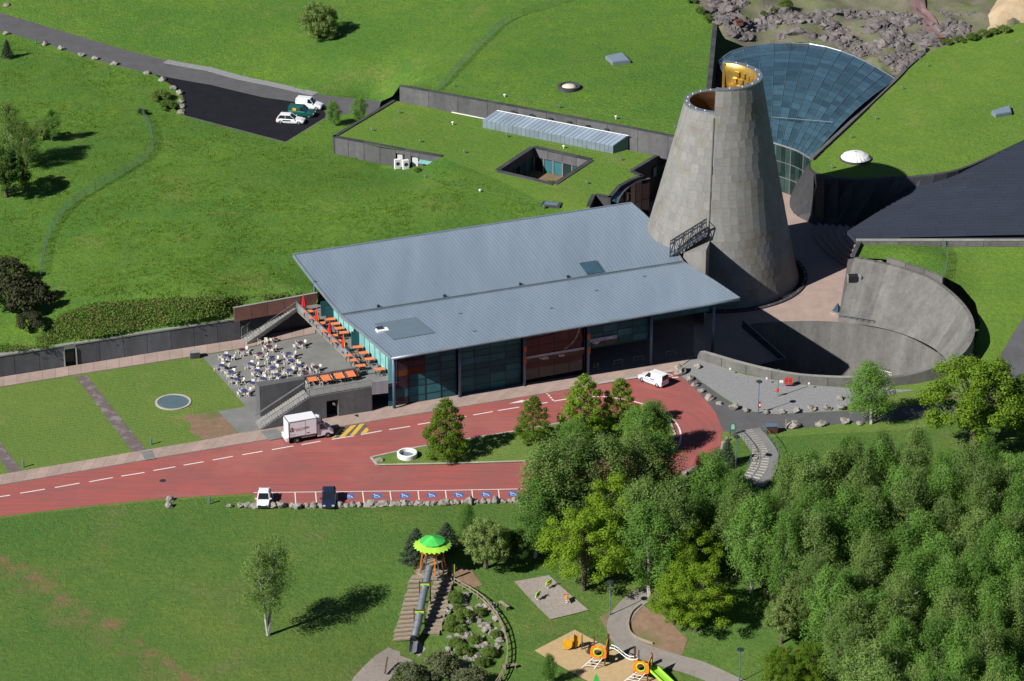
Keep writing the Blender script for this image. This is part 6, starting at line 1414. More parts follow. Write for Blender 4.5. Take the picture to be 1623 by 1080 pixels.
TT = [((205, 170), 'beside the rearmost red parasol'), ((265, 240), 'left of the red and yellow parasol'), ((345, 305), 'under the red and yellow parasol'), ((410, 390), 'left of the second red parasol'), ((490, 445), 'right of the second red parasol'), ((530, 508), 'between second red parasol and the front parasol'), ((683, 670), 'first below the front parasol on the railing side'), ((738, 725), 'second below the front parasol on the railing side'), ((805, 788), 'nearest the parapet corner on the railing side'),
      ((460, 258), 'rearmost one along the glass'), ((510, 310), 'second one along the glass from the rear'), ((560, 362), 'third one along the glass from the rear'), ((612, 410), 'fourth one along the glass by the open door'), ((770, 575), 'first one past the open door along the glass'), ((838, 642), 'second one past the open door along the glass'), ((903, 712), 'third one past the open door along the glass'), ((1020, 828), 'nearest the lilac panels at the deck corner')]
f1_ = True
for (X, Y), lab in TT:
    p = G(460 + X / 7.2, 470 + Y / 7.2, DECK + .74); p.z = DECK + .01; lb = 'orange terrace table, ' + lab
    if f1_: tS.location = p; tS.rotation_euler = (0, 0, A2 - .15); tS['label'] = lb; tS['group'] = 'orange tables on the terrace'; f1_ = False
    else: copy_tree(tS, p, A2 - .15, lb, 'orange tables on the terrace')
    for s_ in (-1, 1):
        for dx in ((0,) if s_ < 0 else (.0,)):
            q = p + rotz((dx + rnd.uniform(-.15, .15), s_ * .62, 0), A2 - .15); chair(q, A2 - .15 + (0 if s_ > 0 else math.pi) + rnd.uniform(-.2, .2), chair_dk, 'dark red chair at the table ' + ' '.join(lab.split()[:10]), 'dark red chairs on the terrace', 'terrace_chair')
f1_ = True
for (X, Y), lab in (((250, 938), 'shortest big orange table, next to the top of the front stairs'), ((402, 925), 'second big orange table from the front stairs'), ((553, 900), 'third big orange table from the front stairs'), ((685, 880), 'big orange table at the inner corner of the parapet')):
    p = G(460 + X / 7.2, 470 + Y / 7.2, DECK + .74); p.z = DECK + .01
    if f1_: tL.location = p; tL.rotation_euler = (0, 0, R(18)); tL.scale = (1, .8, 1); tL['label'] = lab; tL['group'] = 'big orange tables by the front stairs'; f1_ = False
    else: copy_tree(tL, p, R(18), lab, 'big orange tables by the front stairs', scale=1)
    for s_ in (-1, 1):
        for dy in (-.55, .1, .7): q = p + rotz((s_ * .72, dy, 0), R(18)); chair(q, R(18) + (-1.571 if s_ > 0 else 1.571) + rnd.uniform(-.2, .2), chair_dk if s_ > 0 else chair_me, ('dark' if s_ > 0 else 'white') + ' chair along the ' + lab.split(',')[0], 'chairs at the big orange tables', 'terrace_chair')
def parasol(X, Y, mats, label):
    p = G(460 + X / 7.2, 470 + Y / 7.2, DECK); t = thing('parasol', label, 'parasol', p, rnd.uniform(0, 1), 'closed parasols on the terrace')
    mb = MB(); mb.lathe([(.03, 0), (.03, 2.75)], (0, 0, 0), 6, caps=True); mb.build('pole', M_steel, t, world=False); mb = MB(); mb.box(0, 0, 0, .5, .5, .08); mb.build('base', M_concd, t, world=False)
    for k in range(8):
        a = k * .785; mb = MB(); pts = [(0.02, 2.72), (.10, 2.3), (.20, 1.7), (.33, .95), (.30, .75)]; V = []
        for r_, z_ in pts:
            for s_, rr_ in ((-.39, .72), (0, 1.0), (.39, .72)): V.append((r_ * rr_ * math.cos(a + s_), r_ * rr_ * math.sin(a + s_), z_))
        F = []
        for i in range(4):
            for j in range(2): F.append((i * 3 + j, i * 3 + j + 1, (i + 1) * 3 + j + 1, (i + 1) * 3 + j)[::-1])
        mb.add(V, F); mb.build('canopy_fold', mats[k % len(mats)] if len(mats) == 2 and mats[0] is mats[1] else mats[0 if 2 <= k < 6 else 1], t, world=False)
parasol(157, 178, (M_red, M_red), 'closed red parasol at the rear end of the terrace'); parasol(307, 335, (M_red, M_ycloth), 'closed parasol half red half yellow, second from the rear'); parasol(455, 478, (M_red, M_red), 'closed red parasol in the middle of the terrace railing'); parasol(612, 640, (M_red, M_ycloth), 'closed red and yellow parasol nearest the camera')

# ------------------------------------------------------------------ vehicles
def wheels(t, xs_, hw, r=.31):
    for x in xs_:
        for s_ in (-1, 1):
            w = thing('wheel', None, None); w.parent = t; w.location = (x, s_ * hw, r); del_keys = None
            mb = MB(); mb.lathe([(.17, -.1), (r, -.1), (r + .012, 0), (r, .1), (.17, .1)], (0, 0, 0), 16); mb.v = [(a, c, b) for a, b, c in mb.v]; mb.f = [tuple(reversed(f)) for f in mb.f]; ty = mb.build('tyre', M_rubber, w, world=False)
            mb = MB(); mb.lathe([(.001, -.07), (.18, -.085), (.18, .085), (.001, .07)], (0, 0, 0), 12); mb.v = [(a, c, b) for a, b, c in mb.v]; mb.build('rim', M_steel, w, world=False)
def car(label, px, py, ang, L, W, H, paint, kind='hatch', src=None, z=0):
    p = on(src, px, py, z) if src else G(px, py, z); p.z += .03
    t = thing('parked_car' if kind == 'hatch' else 'small_van', label, 'car' if kind == 'hatch' else 'van', p, ang); h = L / 2; bw = W / 2; belt = H * .58
    # lower body in cross sections along its length
    if kind == 'hatch': st = [(-h, .38, belt * .82, .84), (-h + .12, .26, belt * .97, .93), (-h + .7, .22, belt * 1.02, .99), (-.2, .2, belt, 1), (h * .42, .2, belt * .97, 1), (h - .45, .22, belt * .84, .97), (h - .12, .26, belt * .70, .9), (h, .36, belt * .56, .8)]
    else: st = [(-h, .32, belt * 1.0, .93), (-h + .1, .26, belt * 1.03, .98), (-h + .7, .22, belt * 1.03, 1), (0, .2, belt, 1), (h * .45, .2, belt * .96, 1), (h - .5, .22, belt * .86, .97), (h - .12, .26, belt * .74, .9), (h, .34, belt * .58, .82)]
    V = []; F = []; 
    for x, zb, zt_, k in st:
        b_ = bw * k; V += [(x, -b_ * .93, zb), (x, -b_, zb + .18), (x, -b_, zt_ - .14), (x, -b_ * .88, zt_), (x, b_ * .88, zt_), (x, b_, zt_ - .14), (x, b_, zb + .18), (x, b_ * .93, zb)]
    for i in range(len(st) - 1):
        for k in range(8): F.append((i * 8 + k, i * 8 + (k + 1) % 8, (i + 1) * 8 + (k + 1) % 8, (i + 1) * 8 + k))
    F.append(tuple(range(7, -1, -1))); F.append(tuple((len(st) - 1) * 8 + k for k in range(8))); mb = MB(); mb.add(V, F); mb.build('body', paint, t, world=False, smooth=False)
    if kind == 'hatch': b0, b1, t0, t1 = -h + .2, h * .38, -h + .62, h * .02
    else: b0, b1, t0, t1 = -h + .03, h * .42, -h + .12, h * .12
    tw, lw = .74, .88
    g = [(b0, -bw * lw, belt - .04), (b1, -bw * lw, belt - .06), (b1, bw * lw, belt - .06), (b0, bw * lw, belt - .04), (t0, -bw * tw, H - .05), (t1, -bw * tw, H - .05), (t1, bw * tw, H - .05), (t0, bw * tw, H - .05)]
    mb = MB(); mb.hexa([Vector(q) for q in g]); mb.build('windows', M_cglass, t, world=False)
    mb = MB(); mb.hexa([Vector(q) for q in ((t0 - .05, -bw * tw - .02, H - .06), (t1 + .03, -bw * tw - .02, H - .06), (t1 + .03, bw * tw + .02, H - .06), (t0 - .05, bw * tw + .02, H - .06), (t0 + .05, -bw * tw * .9, H), (t1 - .1, -bw * tw * .9, H), (t1 - .1, bw * tw * .9, H), (t0 + .05, bw * tw * .9, H))]); mb.build('roof_panel', paint, t, world=False)
    for s_ in (-1, 1):
        mb = MB()
        for (xa, xb, wd) in ((b1, t1, .07), ((b0 + b1) / 2, (t0 + t1) / 2, .08), (b0, t0, .16)): mb.bar((xa, s_ * (bw * lw + .01), belt - .05), (xb, s_ * (bw * tw + .015), H - .04), wd, .05)
        if kind != 'hatch': q0, q1 = b0, -.15; mb.hexa([Vector(q) for q in ((b0 + .05, s_ * (bw * lw - .03), belt), (q1, s_ * (bw * lw - .03), belt), (q1, s_ * (bw * lw + .02), belt), (b0 + .05, s_ * (bw * lw + .02), belt), (t0 + .05, s_ * (bw * tw - .03), H - .05), (q1, s_ * (bw * tw - .03), H - .05), (q1, s_ * (bw * tw + .02), H - .05), (t0 + .05, s_ * (bw * tw + .02), H - .05))])
        mb.build('pillar', paint, t, world=False)
        mb = MB(); mb.box(h * .33, s_ * (bw + .08), belt - .02, .12, .2, .14); mb.build('mirror', paint, t, world=False)
        mb = MB(); mb.box(h - .09, s_ * bw * .62, belt * .58, .18, .32, .14); mb.build('headlight', M_lamp, t, world=False)
        mb = MB(); mb.box(-h + .04, s_ * bw * .78, belt * .68, .1, .18, .28); mb.build('tail_light', M_redl, t, world=False)
    mb = MB(); mb.box(h - .03, 0, .28, .1, W * .72, .16); mb.build('front_bumper', M_dark, t, world=False); mb = MB(); mb.box(-h + .01, 0, .45, .06, .5, .12); mb.build('number_plate', M_white, t, world=False)
    wheels(t, (-h + .72, h - .78), bw - .1); return t
wh1 = car('small white hatchback in the leftmost parking bay facing the boulders', 418.5, 797, -R(90), 3.75, 1.62, 1.38, M_carw)
car('dark navy hatchback parked between the empty bays and the blue symbols', 521.5, 797, -R(88), 4.1, 1.75, 1.5, M_carb)
car('white hatchback with green graphics parked nearest the meadow edge', 461, 195, -R(8), 4.4, 1.75, 1.48, M_carw, src='service_road', z=4)
v1 = car('dark green van parked between the two white vehicles', 479, 184, -R(12), 4.1, 1.7, 1.75, M_carg, 'van', 'service_road', 4)
car('white box-backed van furthest back on the black tarmac', 491, 172, -R(14), 4.2, 1.7, 1.8, M_carw, 'van', 'service_road', 4)
v = car('small white van with blue stripe parked at the end of the pavement', 1035, 607, R(138), 4.1, 1.68, 1.75, M_carw, 'van')
mb = MB(); mb.box(.3, .85, .62, 2.2, .012, .08); mb.box(-.5, .85, .85, .7, .012, .18); mb.build('blue_stripe', M_blue, v, world=False)
mb = MB(); mb.box(-2.045, -.36, 1.02, .02, .55, .42); mb.box(-2.045, .36, 1.02, .02, .55, .42); mb.build('rear_window', M_cglass, v, world=False)
mb = MB(); mb.box(-.5, -.895, .55, 1.3, .012, .22); mb.build('green_graphic', M_carg, bpy.data.objects['parked_car.002'], world=False)
mb = MB(); mb.box(-1.0, -.87, 1.1, .6, .02, .4); mb.build('yellow_window', M_ycloth, v1, world=False)

# delivery truck, nose to the right
ta_ = math.atan2(G(520, 692, 0).y - G(462, 702, 0).y, G(520, 692, 0).x - G(462, 702, 0).x); pt = G(487.5, 698, 0); pt += Vector((.0, .7, .03))
tk = thing('delivery_truck', 'white box delivery truck with red lettering beside the yellow hatching', 'truck', pt, ta_)
def tb_(name, mat, *bx):
    mb = MB()
    for b in bx: mb.box(*b[:6]) if len(b) == 6 else mb.hexa([Vector(q) for q in b])
    return mb.build(name, mat, tk, world=False)
cargo = tb_('cargo_box', M_carw, (-.95, 0, .95, 3.7, 2.1, 2.15))
for nm, b in (('cargo_trim', (-.95, -1.06, .93, 3.74, .05, .09)), ('cargo_trim', (-.95, -1.06, 3.05, 3.74, .05, .08)), ('cargo_trim', (-2.8, -1.06, .95, .07, .05, 2.15)), ('cargo_trim', (.9, -1.06, .95, .07, .05, 2.15)), ('cargo_trim', (-2.8, 0, 3.04, .08, 2.1, .08))): tb_(nm, M_steel, b)
tb_('side_door', M_carw, (.1, -1.075, 1.0, 1.45, .04, 2.0)); tb_('door_seam', M_steel, (-.63, -1.08, 1.0, .04, .05, 2.0))
tb_('rear_door', M_carw, (-2.83, -.51, 1.0, .06, .98, 2.0)); tb_('rear_door', M_carw, (-2.83, .51, 1.0, .06, .98, 2.0)); tb_('tail_step', M_carw, (-3.0, 0, .42, .35, 2.0, .5)); tb_('tail_light', M_redl, (-3.18, -.85, .6, .04, .16, .14)); tb_('tail_light', M_redl, (-3.18, .85, .6, .04, .16, .14))
tb_('chassis', M_dark, (-.5, 0, .42, 4.6, 1.1, .3)); tb_('side_skirt', M_steel, (-.2, -.98, .6, 1.9, .06, .18))
cabp = [(.98, .42, 1), (.98, 1.95, .92), (1.15, 2.12, .85), (1.75, 2.1, .83), (2.35, 1.38, .92), (2.95, 1.12, .93), (3.12, .85, .9), (3.14, .45, .88)]
mb = MB(); mb.sideprism([(x, z, k * .98) for x, z, k in cabp], 0); mb.build('cab', M_carw, tk, world=False)
tb_('windscreen', M_cglass, [(2.30, -.80, 1.42), (2.34, .80, 1.42), (2.40, .80, 1.46), (2.38, -.80, 1.46), (1.80, -.72, 2.03), (1.80, .72, 2.03), (1.86, .72, 2.08), (1.86, -.72, 2.08)])
for s_ in (-1, 1): tb_('side_window', M_cglass, [(1.35, s_ * .955, 1.35), (2.28, s_ * .93, 1.35), (2.28, s_ * .96, 1.35), (1.35, s_ * .985, 1.35), (1.35, s_ * .86, 2.0), (1.78, s_ * .83, 2.0), (1.78, s_ * .87, 2.0), (1.35, s_ * .90, 2.0)]); tb_('mirror', M_dark, (2.2, s_ * 1.12, 1.35, .12, .22, .4)); tb_('headlight', M_lamp, (3.06, s_ * .68, .78, .16, .34, .2))
tb_('front_bumper', M_dark, (3.12, 0, .35, .16, 1.7, .28)); mb = MB(); mb.lathe([(.5, 2.1), (.48, 2.75), (.35, 2.95), (.001, 3.0)], (1.25, 0, 0), 16); mb.build('wind_deflector', M_carw, tk, world=False, smooth=True)
wheels(tk, (-1.75, 2.35), .92, .36)
me = text_mesh('VULCANIA', .42, .004); me.materials.clear(); me.materials.append(M_text); lt = bpy.data.objects.new('lettering', me); link(lt, tk); lt.location = (-2.15, -1.115, 1.85); lt.rotation_euler = (R(90), -R(2), 0); lt.scale = (.98, 1, 1)
me = text_mesh('vulcania.com', .12, .004); me.materials.clear(); me.materials.append(M_text); lt = bpy.data.objects.new('lettering', me); link(lt, tk); lt.location = (-2.6, -1.07, 1.28); lt.rotation_euler = (R(90), 0, 0)
mb = MB(); mb.hexa([Vector(q) for q in ((-2.66, -1.085, 1.75), (-2.2, -1.085, 1.75), (-2.2, -1.065, 1.75), (-2.66, -1.065, 1.75), (-2.52, -1.085, 2.32), (-2.32, -1.085, 2.32), (-2.32, -1.065, 2.32), (-2.52, -1.065, 2.32))]); mb.build('emblem', M_logo, tk, world=False)
mb = MB(); mb.hexa([Vector(q) for q in ((-2.5, -1.1, 1.8), (-2.36, -1.1, 1.8), (-2.36, -1.08, 1.8), (-2.5, -1.08, 1.8), (-2.47, -1.1, 2.25), (-2.39, -1.1, 2.25), (-2.39, -1.08, 2.25), (-2.47, -1.08, 2.25))]); mb.build('emblem_flame', M_yelp, tk, world=False)
mb = MB(); mb.box(-.3, -1.1, 1.2, .35, .02, .12); mb.build('red_mark', M_text, tk, world=False)
# ------------------------------------------------------------------ playground
SM = 'slope_meadow'; fSM = HF[SM]
def gz(p, dz=0): return Vector((p[0], p[1], fSM(p[0], p[1]) + dz))
pc = on(SM, 686, 905); pc.z += .05
t = thing('slide_tower', 'play tower with scalloped green flower roof and steel tube slide down the slope', 'slide', pc)
mb = MB(); mb.prism([(1.9 * math.cos(k * .785 + .3), 1.9 * math.sin(k * .785 + .3)) for k in range(8)], -.3, .12); mb.build('timber_platform', M_timber, t, world=False)
for k in range(8):
    a = k * .785 + .2; mb = MB(); mb.bar((1.55 * math.cos(a), 1.55 * math.sin(a), .1), (1.05 * math.cos(a), 1.05 * math.sin(a), 3.5), .13); mb.build('post', M_brown if k % 2 else M_orangep, t, world=False)
for k in range(4): a = k * 1.57 + .5; mb = MB(); mb.bar((1.75 * math.cos(a), 1.75 * math.sin(a), .1), (.5 * math.cos(a), .5 * math.sin(a), 3.2), .09); mb.build('brace', M_steel, t, world=False)
for k in range(8):
    a = k * .785 + .6; mb = MB(); mb.box(1.12 * math.cos(a), 1.12 * math.sin(a), 2.5 + .1 * (k % 2), .06, .85, .75, a, taper=.8); mb.build('orange_panel', M_orangep, t, world=False)
mb = MB(); mb.prism([(1.15 * math.cos(k * .785), 1.15 * math.sin(k * .785)) for k in range(8)], 1.3, 1.42); mb.build('deck_floor', M_timber, t, world=False)
for k in range(24):
    a0_, a1_ = k * math.pi / 12, (k + 1) * math.pi / 12; am = (a0_ + a1_) / 2; mb = MB()
    P = [Vector((1.0 * math.cos(a0_), 1.0 * math.sin(a0_), 3.95)), Vector((2.05 * math.cos(a0_), 2.05 * math.sin(a0_), 3.5)), Vector((2.28 * math.cos(am), 2.28 * math.sin(am), 3.40)), Vector((2.05 * math.cos(a1_), 2.05 * math.sin(a1_), 3.5)), Vector((1.0 * math.cos(a1_), 1.0 * math.sin(a1_), 3.95))]
    Q = [p - Vector((0, 0, .05)) for p in P]; mb.add(P + Q, [(0, 1, 2, 3, 4), (9, 8, 7, 6, 5), (1, 6, 7, 2), (2, 7, 8, 3), (0, 5, 6, 1), (3, 8, 9, 4)], rnd.random()); mb.build('lime_petal', M_lime, t, world=False)
for k in range(12):
    a0_, a1_ = k * math.pi / 6, (k + 1) * math.pi / 6; mb = MB(); P = [Vector((0, 0, 4.6)), Vector((1.5 * math.cos(a0_), 1.5 * math.sin(a0_), 3.98)), Vector((1.5 * math.cos(a1_), 1.5 * math.sin(a1_), 3.98))]; Q = [p - Vector((0, 0, .06)) for p in P]
    mb.add(P + Q, [(0, 1, 2), (5, 4, 3), (1, 4, 5, 2)], rnd.random()); mb.build('green_facet', M_green, t, world=False)
tp = smooth_line([G(681, 899, 1.7), G(678, 912, 1.2), G(670, 948, -.2), G(663, 985, -1.6), G(657, 1010, -2.7)], 4); tq = resample(tp, 10)
for i in range(10):
    mb = MB(); a, b = tq[i], tq[i + 1]; mb.tube([a, a.lerp(b, .96)], .43, 14, cap=False); mb.build('tube_segment', M_steel, t, smooth=True); mb = MB(); mb.tube([a.lerp(b, .955), a.lerp(b, 1.0)], .48, 14); mb.build('tube_flange', M_bluest, t)
mb = MB(); mb.tube([tq[-1], tq[-1] + Vector((-.1, -.25, -.2))], [.43, .47], 14); mb.build('tube_mouth', M_black, t)
mz = tq[-1]; mb = MB(); e0, e1 = mz + Vector((-.05, -.2, -.45)), mz + Vector((-.15, -2.3, -.75))
for i in range(6):
    a, b = math.pi + i * math.pi / 6, math.pi + (i + 1) * math.pi / 6
    mb.add([e0 + Vector((.45 * math.cos(a), 0, .4 + .42 * math.sin(a))), e0 + Vector((.45 * math.cos(b), 0, .4 + .42 * math.sin(b))), e1 + Vector((.45 * math.cos(b), 0, .35 + .35 * math.sin(b))), e1 + Vector((.45 * math.cos(a), 0, .35 + .35 * math.sin(a)))], [(0, 1, 2, 3)])
mb.build('slide_trough', M_steel, t)
for i in (3, 7):
    c = tq[i]; g0 = fSM(c.x, c.y)
    for s_ in (-1, 1): mb = MB(); mb.bar((c.x + s_ * .62, c.y, g0 - .2), (c.x + s_ * .62, c.y, c.z + .9), .13); mb.build('support_post', M_brown, t)
    mb = MB(); mb.bar((c.x - .62, c.y, c.z + .62), (c.x + .62, c.y, c.z + .62), .12); mb.build('support_beam', M_brown, t); mb = MB(); mb.box(c.x, c.y - .1, c.z + .3, 1.0, .06, .25); mb.build('lime_collar', M_lime, t)
def log_steps(label, L0, L1, R0, R1, n):
    st_ = thing('log_steps', label, 'steps', on(SM, *L0))
    a0_, a1_, b0_, b1_ = on(SM, *L0), on(SM, *L1), on(SM, *R0), on(SM, *R1)
    for i in range(n):
        p, q, r, s_ = a0_.lerp(a1_, i / n), b0_.lerp(b1_, i / n), b0_.lerp(b1_, (i + 1) / n), a0_.lerp(a1_, (i + 1) / n); j = Vector((rnd.uniform(-.12, .12), 0, 0)); z = max(fSM(p.x, p.y), fSM(q.x, q.y)) + .14
        T = [at_z(s_ + j, z), at_z(r + j, z), at_z(q + j, z), at_z(p + j, z)]; mb = MB(); mb.slab(T, .5, rnd.random()); mb.build('tread', M_tread, st_)
        mb = MB(); mb.bar(T[0] + Vector((-.05, -.07, -.02)), T[1] + Vector((.05, -.07, -.02)), .16, .2, rnd.random()); mb.build('log_edge', M_timber, st_)
log_steps('log-edged steps left of the steel tube slide', (652, 914), (622, 1018), (671, 913), (658, 1016), 15); log_steps('log-edged steps right of the steel tube slide', (688, 915), (671, 1005), (719, 917), (697, 1008), 13)
def rail_fence():
    pts = smooth_line([on(SM, x, y) for x, y in ((720, 928), (742, 940), (765, 956), (784, 978), (797, 1002), (804, 1028), (803, 1055), (796, 1075), (780, 1100), (765, 1125))], 4); Q = resample(pts, 22)
    f_ = thing('rail_fence', 'pale wooden post and rail fence curving down beside the rock bank', 'fence', Q[0])
    for q in Q: mb = MB(); q.z = fSM(q.x, q.y); mb.bar(q - Vector((0, 0, .2)), q + Vector((0, 0, 1.05)), .12, tone=rnd.random()); mb.build('post', M_timber, f_)
    for a, b in zip(Q, Q[1:]):
        for h in (.55, .98): mb = MB(); mb.bar(a + Vector((0, -.08, h)), b + Vector((0, -.08, h)), .09, tone=rnd.random()); mb.build('rail', M_timber, f_)
rail_fence()
def bench(x, y, a, label):
    b = thing('park_bench', label, 'bench', on(SM, x, y), a)
    for k in range(3): mb = MB(); mb.box(0, -.16 + k * .16, .42, 1.7, .13, .06, tone=rnd.random()); mb.build('seat_plank', M_timber, b, world=False)
    for s_ in (-1, 1): mb = MB(); mb.box(s_ * .62, 0, 0, .1, .4, .42); mb.build('leg', M_timber, b, world=False)
bench(799, 963, R(-55), 'grey timber bench on the grass between rail fence and gravel square'); bench(808, 1060, R(12), 'grey timber bench below the curve of the rail fence')
p = on(SM, 719, 918); t = thing('play_sign_post', 'brown post with a narrow green panel beside the slide tower', 'sign post', p); mb = MB(); mb.bar((0, 0, 0), (0, 0, 1.9), .13); mb.build('post', M_brown, t, world=False); mb = MB(); mb.box(.12, 0, .8, .06, .2, 1.1); mb.build('green_panel', M_lime, t, world=False)
p = on(SM, 611, 1060); t = thing('timber_post', 'dark leaning timber beam at the edge of the bottom gravel path', 'post', p); mb = MB(); mb.bar((0, -1.5, .3), (.2, .8, 1.0), .15); mb.build('beam', M_brown, t, world=False)
def springer(x, y, label, mats):
    s_ = thing('spring_rider', label, 'spring rider', on(SM, x, y, -2) + Vector((0, 0, .06)), rnd.uniform(0, 2), 'spring riders on the gravel square')
    mb = MB(); mb.tube([(.12 * math.cos(k * .9), .12 * math.sin(k * .9), .04 * k) for k in range(14)], .03, 5); mb.build('spring', M_white, s_, world=False)
    mb = MB(); mb.hexa([Vector(q) for q in ((-.5, -.05, .5), (.5, -.05, .5), (.5, .05, .5), (-.5, .05, .5), (-.3, -.05, 1.0), (.55, -.05, 1.1), (.55, .05, 1.1), (-.3, .05, 1.0))]); mb.build('side_panel', mats[0], s_, world=False)
    mb = MB(); mb.box(-.1, 0, .72, .45, .4, .07); mb.build('seat', mats[1], s_, world=False); mb = MB(); mb.bar((.3, -.3, 1.0), (.3, .3, 1.0), .05); mb.build('handle', M_dark, s_, world=False)
springer(869, 934, 'lime and yellow spring rider at the back of the gravel square', (M_lime, M_yelp)); springer(852, 952, 'lime spring rider with dark handles at the left of the gravel square', (M_lime, M_dark)); springer(898, 957, 'orange and lime spring rider at the right of the gravel square', (M_orangep, M_yelp))
# climbing course
cl = thing('climbing_course', 'orange panelled climbing course with arched white ladder and lime slide', 'climbing frame', on(SM, 950, 1045, -3) + Vector((0, 0, .06)))
def on0(x, y): p = on(SM, x, y, -3); p.z += .06; return p
def panel_module(x, y, sc, ang):
    c = on0(x, y); ca = Vector((math.cos(ang), math.sin(ang), 0)); cb = Vector((-ca.y, ca.x, 0))
    for i, j in ((-1, -1), (1, -1), (1, 1), (-1, 1)): q = c + ca * i * .75 * sc + cb * j * .7 * sc; mb = MB(); mb.bar(q, q + Vector((0, 0, 2.9 if j > 0 else 2.3)), .14); mb.build('timber_post', M_brown, cl)
    f0 = c - cb * .78 * sc; n = 16; mb = MB(); P = []; Z0, Z1 = .95, 2.65
    out = [(-.9, Z0), (.9, Z0), (.95, 1.9), (.8, 2.45), (.55, 2.3), (.3, Z1), (-.1, 2.4), (-.5, 2.6), (-.85, 2.3), (-.95, 1.6)]
    # plate with a round opening: ring of quads from the outline to the hole
    cz = 1.75; ring = []
    for k in range(20):
        a = k * math.pi / 10; d = Vector((math.cos(a), math.sin(a))); best = 9
        for e in range(len(out)):
            x1, y1 = out[e][0], out[e][1] - cz; x2, y2 = out[(e + 1) % len(out)][0], out[(e + 1) % len(out)][1] - cz; den = d.x * (y2 - y1) - d.y * (x2 - x1)
            if abs(den) > 1e-6:
                tt = (x1 * (y2 - y1) - y1 * (x2 - x1)) / den; uu_ = (x1 * d.y - y1 * d.x) / den
                if tt > 0 and 0 <= uu_ <= 1: best = min(best, tt)
        ring.append((d, best))
    def pl(rr, k, dep): d = ring[k % 20][0]; return f0 + ca * d.x * rr * sc + Vector((0, 0, (cz + d.y * rr) * sc)) - cb * dep
    V = []; F = []
    for k in range(20): V += [pl(.46, k, .05), pl(ring[k][1], k, .05), pl(ring[k][1], k, -.01), pl(.46, k, -.01)]
    for k in range(20): a, b = k * 4, ((k + 1) % 20) * 4; F += [(a, a + 1, b + 1, b), (a + 1, a + 2, b + 2, b + 1), (a + 3, a, b, b + 3), (a + 2, a + 3, b + 3, b + 2)]
    mb.add(V, F); mb.build('orange_panel', M_orangep, cl)
    mb = MB(); mb.tube([pl(.5, k, .07) for k in range(21)], .075 * sc, 5, cap=False); mb.build('lime_ring', M_lime, cl)
    mb = MB(); q = c + ca * .8 * sc; mb.hexa([q - cb * .6 + Vector((0, 0, 1.3)), q + cb * .8 + Vector((0, 0, 1.3)), q + cb * .8 + Vector((0, 0, 1.3)) + ca * .06, q - cb * .6 + Vector((0, 0, 1.3)) + ca * .06, q - cb * .7 + Vector((0, 0, 2.5)), q + cb * .9 + Vector((0, 0, 2.9)), q + cb * .9 + Vector((0, 0, 2.9)) + ca * .06, q - cb * .7 + Vector((0, 0, 2.5)) + ca * .06]); mb.build('orange_panel', M_orangep, cl)
    mb = MB(); mb.box(c.x, c.y, c.z + 1.0, 1.5 * sc, 1.3 * sc, .1, ang); mb.build('platform', M_brown, cl)
    lad = [c - cb * .8 * sc + ca * s_ * .5 + Vector((0, 0, 1.0)) for s_ in (-1, 1)]; bot = [c - cb * 1.7 * sc - ca * (1.0 - s_ * .7) for s_ in (-1, 1)]; mb = MB()
    for a, b in zip(lad, bot): mb.bar(a, b, .07)
    for k in range(1, 4): mb.bar(lad[0].lerp(bot[0], k / 4), lad[1].lerp(bot[1], k / 4), .05)
    mb.build('rope_ladder', M_white, cl); return c
c1_ = panel_module(950, 1050, 1.0, R(-12)); c2_ = panel_module(1019, 1074, 1.0, R(-20))
for s_ in (-.35, .35):
    pts = [c1_.lerp(c2_, .14 + .72 * k / 8) + Vector((.1, s_ + .5, 2.0 - .7 * math.sin(math.pi * k / 8) * .2 + (.35 * math.sin(2 * math.pi * k / 8)))) for k in range(9)]; mb = MB(); mb.tube(pts, .06, 6); mb.build('ladder_rail', M_white, cl)
mb = MB()
for k in range(9): q = c1_.lerp(c2_, .14 + .72 * k / 8) + Vector((.1, .5, 2.0 - .14 * math.sin(math.pi * k / 8) + (.35 * math.sin(2 * math.pi * k / 8)))); mb.bar(q + Vector((0, -.35, 0)), q + Vector((0, .35, 0)), .05)
mb.build('ladder_rungs', M_white, cl)
for q in (c1_ + Vector((1.0, .5, 0)), c2_ + Vector((-.9, .9, 0))): mb = MB(); mb.bar(q, q + Vector((0, 0, 3.3)), .24); mb.build('tall_post', M_brown, cl)
y0_ = on0(900, 1032)
for dx, h, m_ in ((0, 1.5, M_yelp), (.9, 1.7, M_yelp)):
    mb = MB(); out = [(-.75, .25), (0, .1), (.55, .4), (.7, h), (.2, h - .15), (-.2, h + .1), (-.7, h - .35)]; P = [y0_ + Vector((dx + x * .8, dx * .5, z)) for x, z in out]; Q = [p + Vector((0, .08, 0)) for p in P]; n = len(P)
    mb.add(P + Q, [tuple(range(n)), tuple(range(2 * n - 1, n - 1, -1))] + [(i, n + i, n + (i + 1) % n, (i + 1) % n) for i in range(n)]); mb.build('yellow_panel', m_, cl)
for dx in (.75, 1.6): mb = MB(); mb.bar(y0_ + Vector((dx, .3, 0)), y0_ + Vector((dx, .3, 1.9)), .12); mb.build('timber_post', M_brown, cl)
mb = MB()
for k in range(9):
    a = y0_ + Vector((1.6, .1 + k * .08, 1.3 - .05 * k)); b = c1_ + Vector((-.8, -.5 + .15 * k, 1.2 - .08 * k)); m_ = a.lerp(b, .5) - Vector((0, 0, .75)); mb.bar(a, m_, .035); mb.bar(m_, b, .035)
for k in range(10):
    tt = k / 9; q = (y0_ + Vector((1.6, .1, 1.3))).lerp(c1_ + Vector((-.8, -.5, 1.2)), tt) - Vector((0, 0, 1.5 * (tt if tt < .5 else 1 - tt))); mb.bar(q, q + Vector((.0, .9, -.4)), .035)
mb.build('rope_net', M_dark, cl)
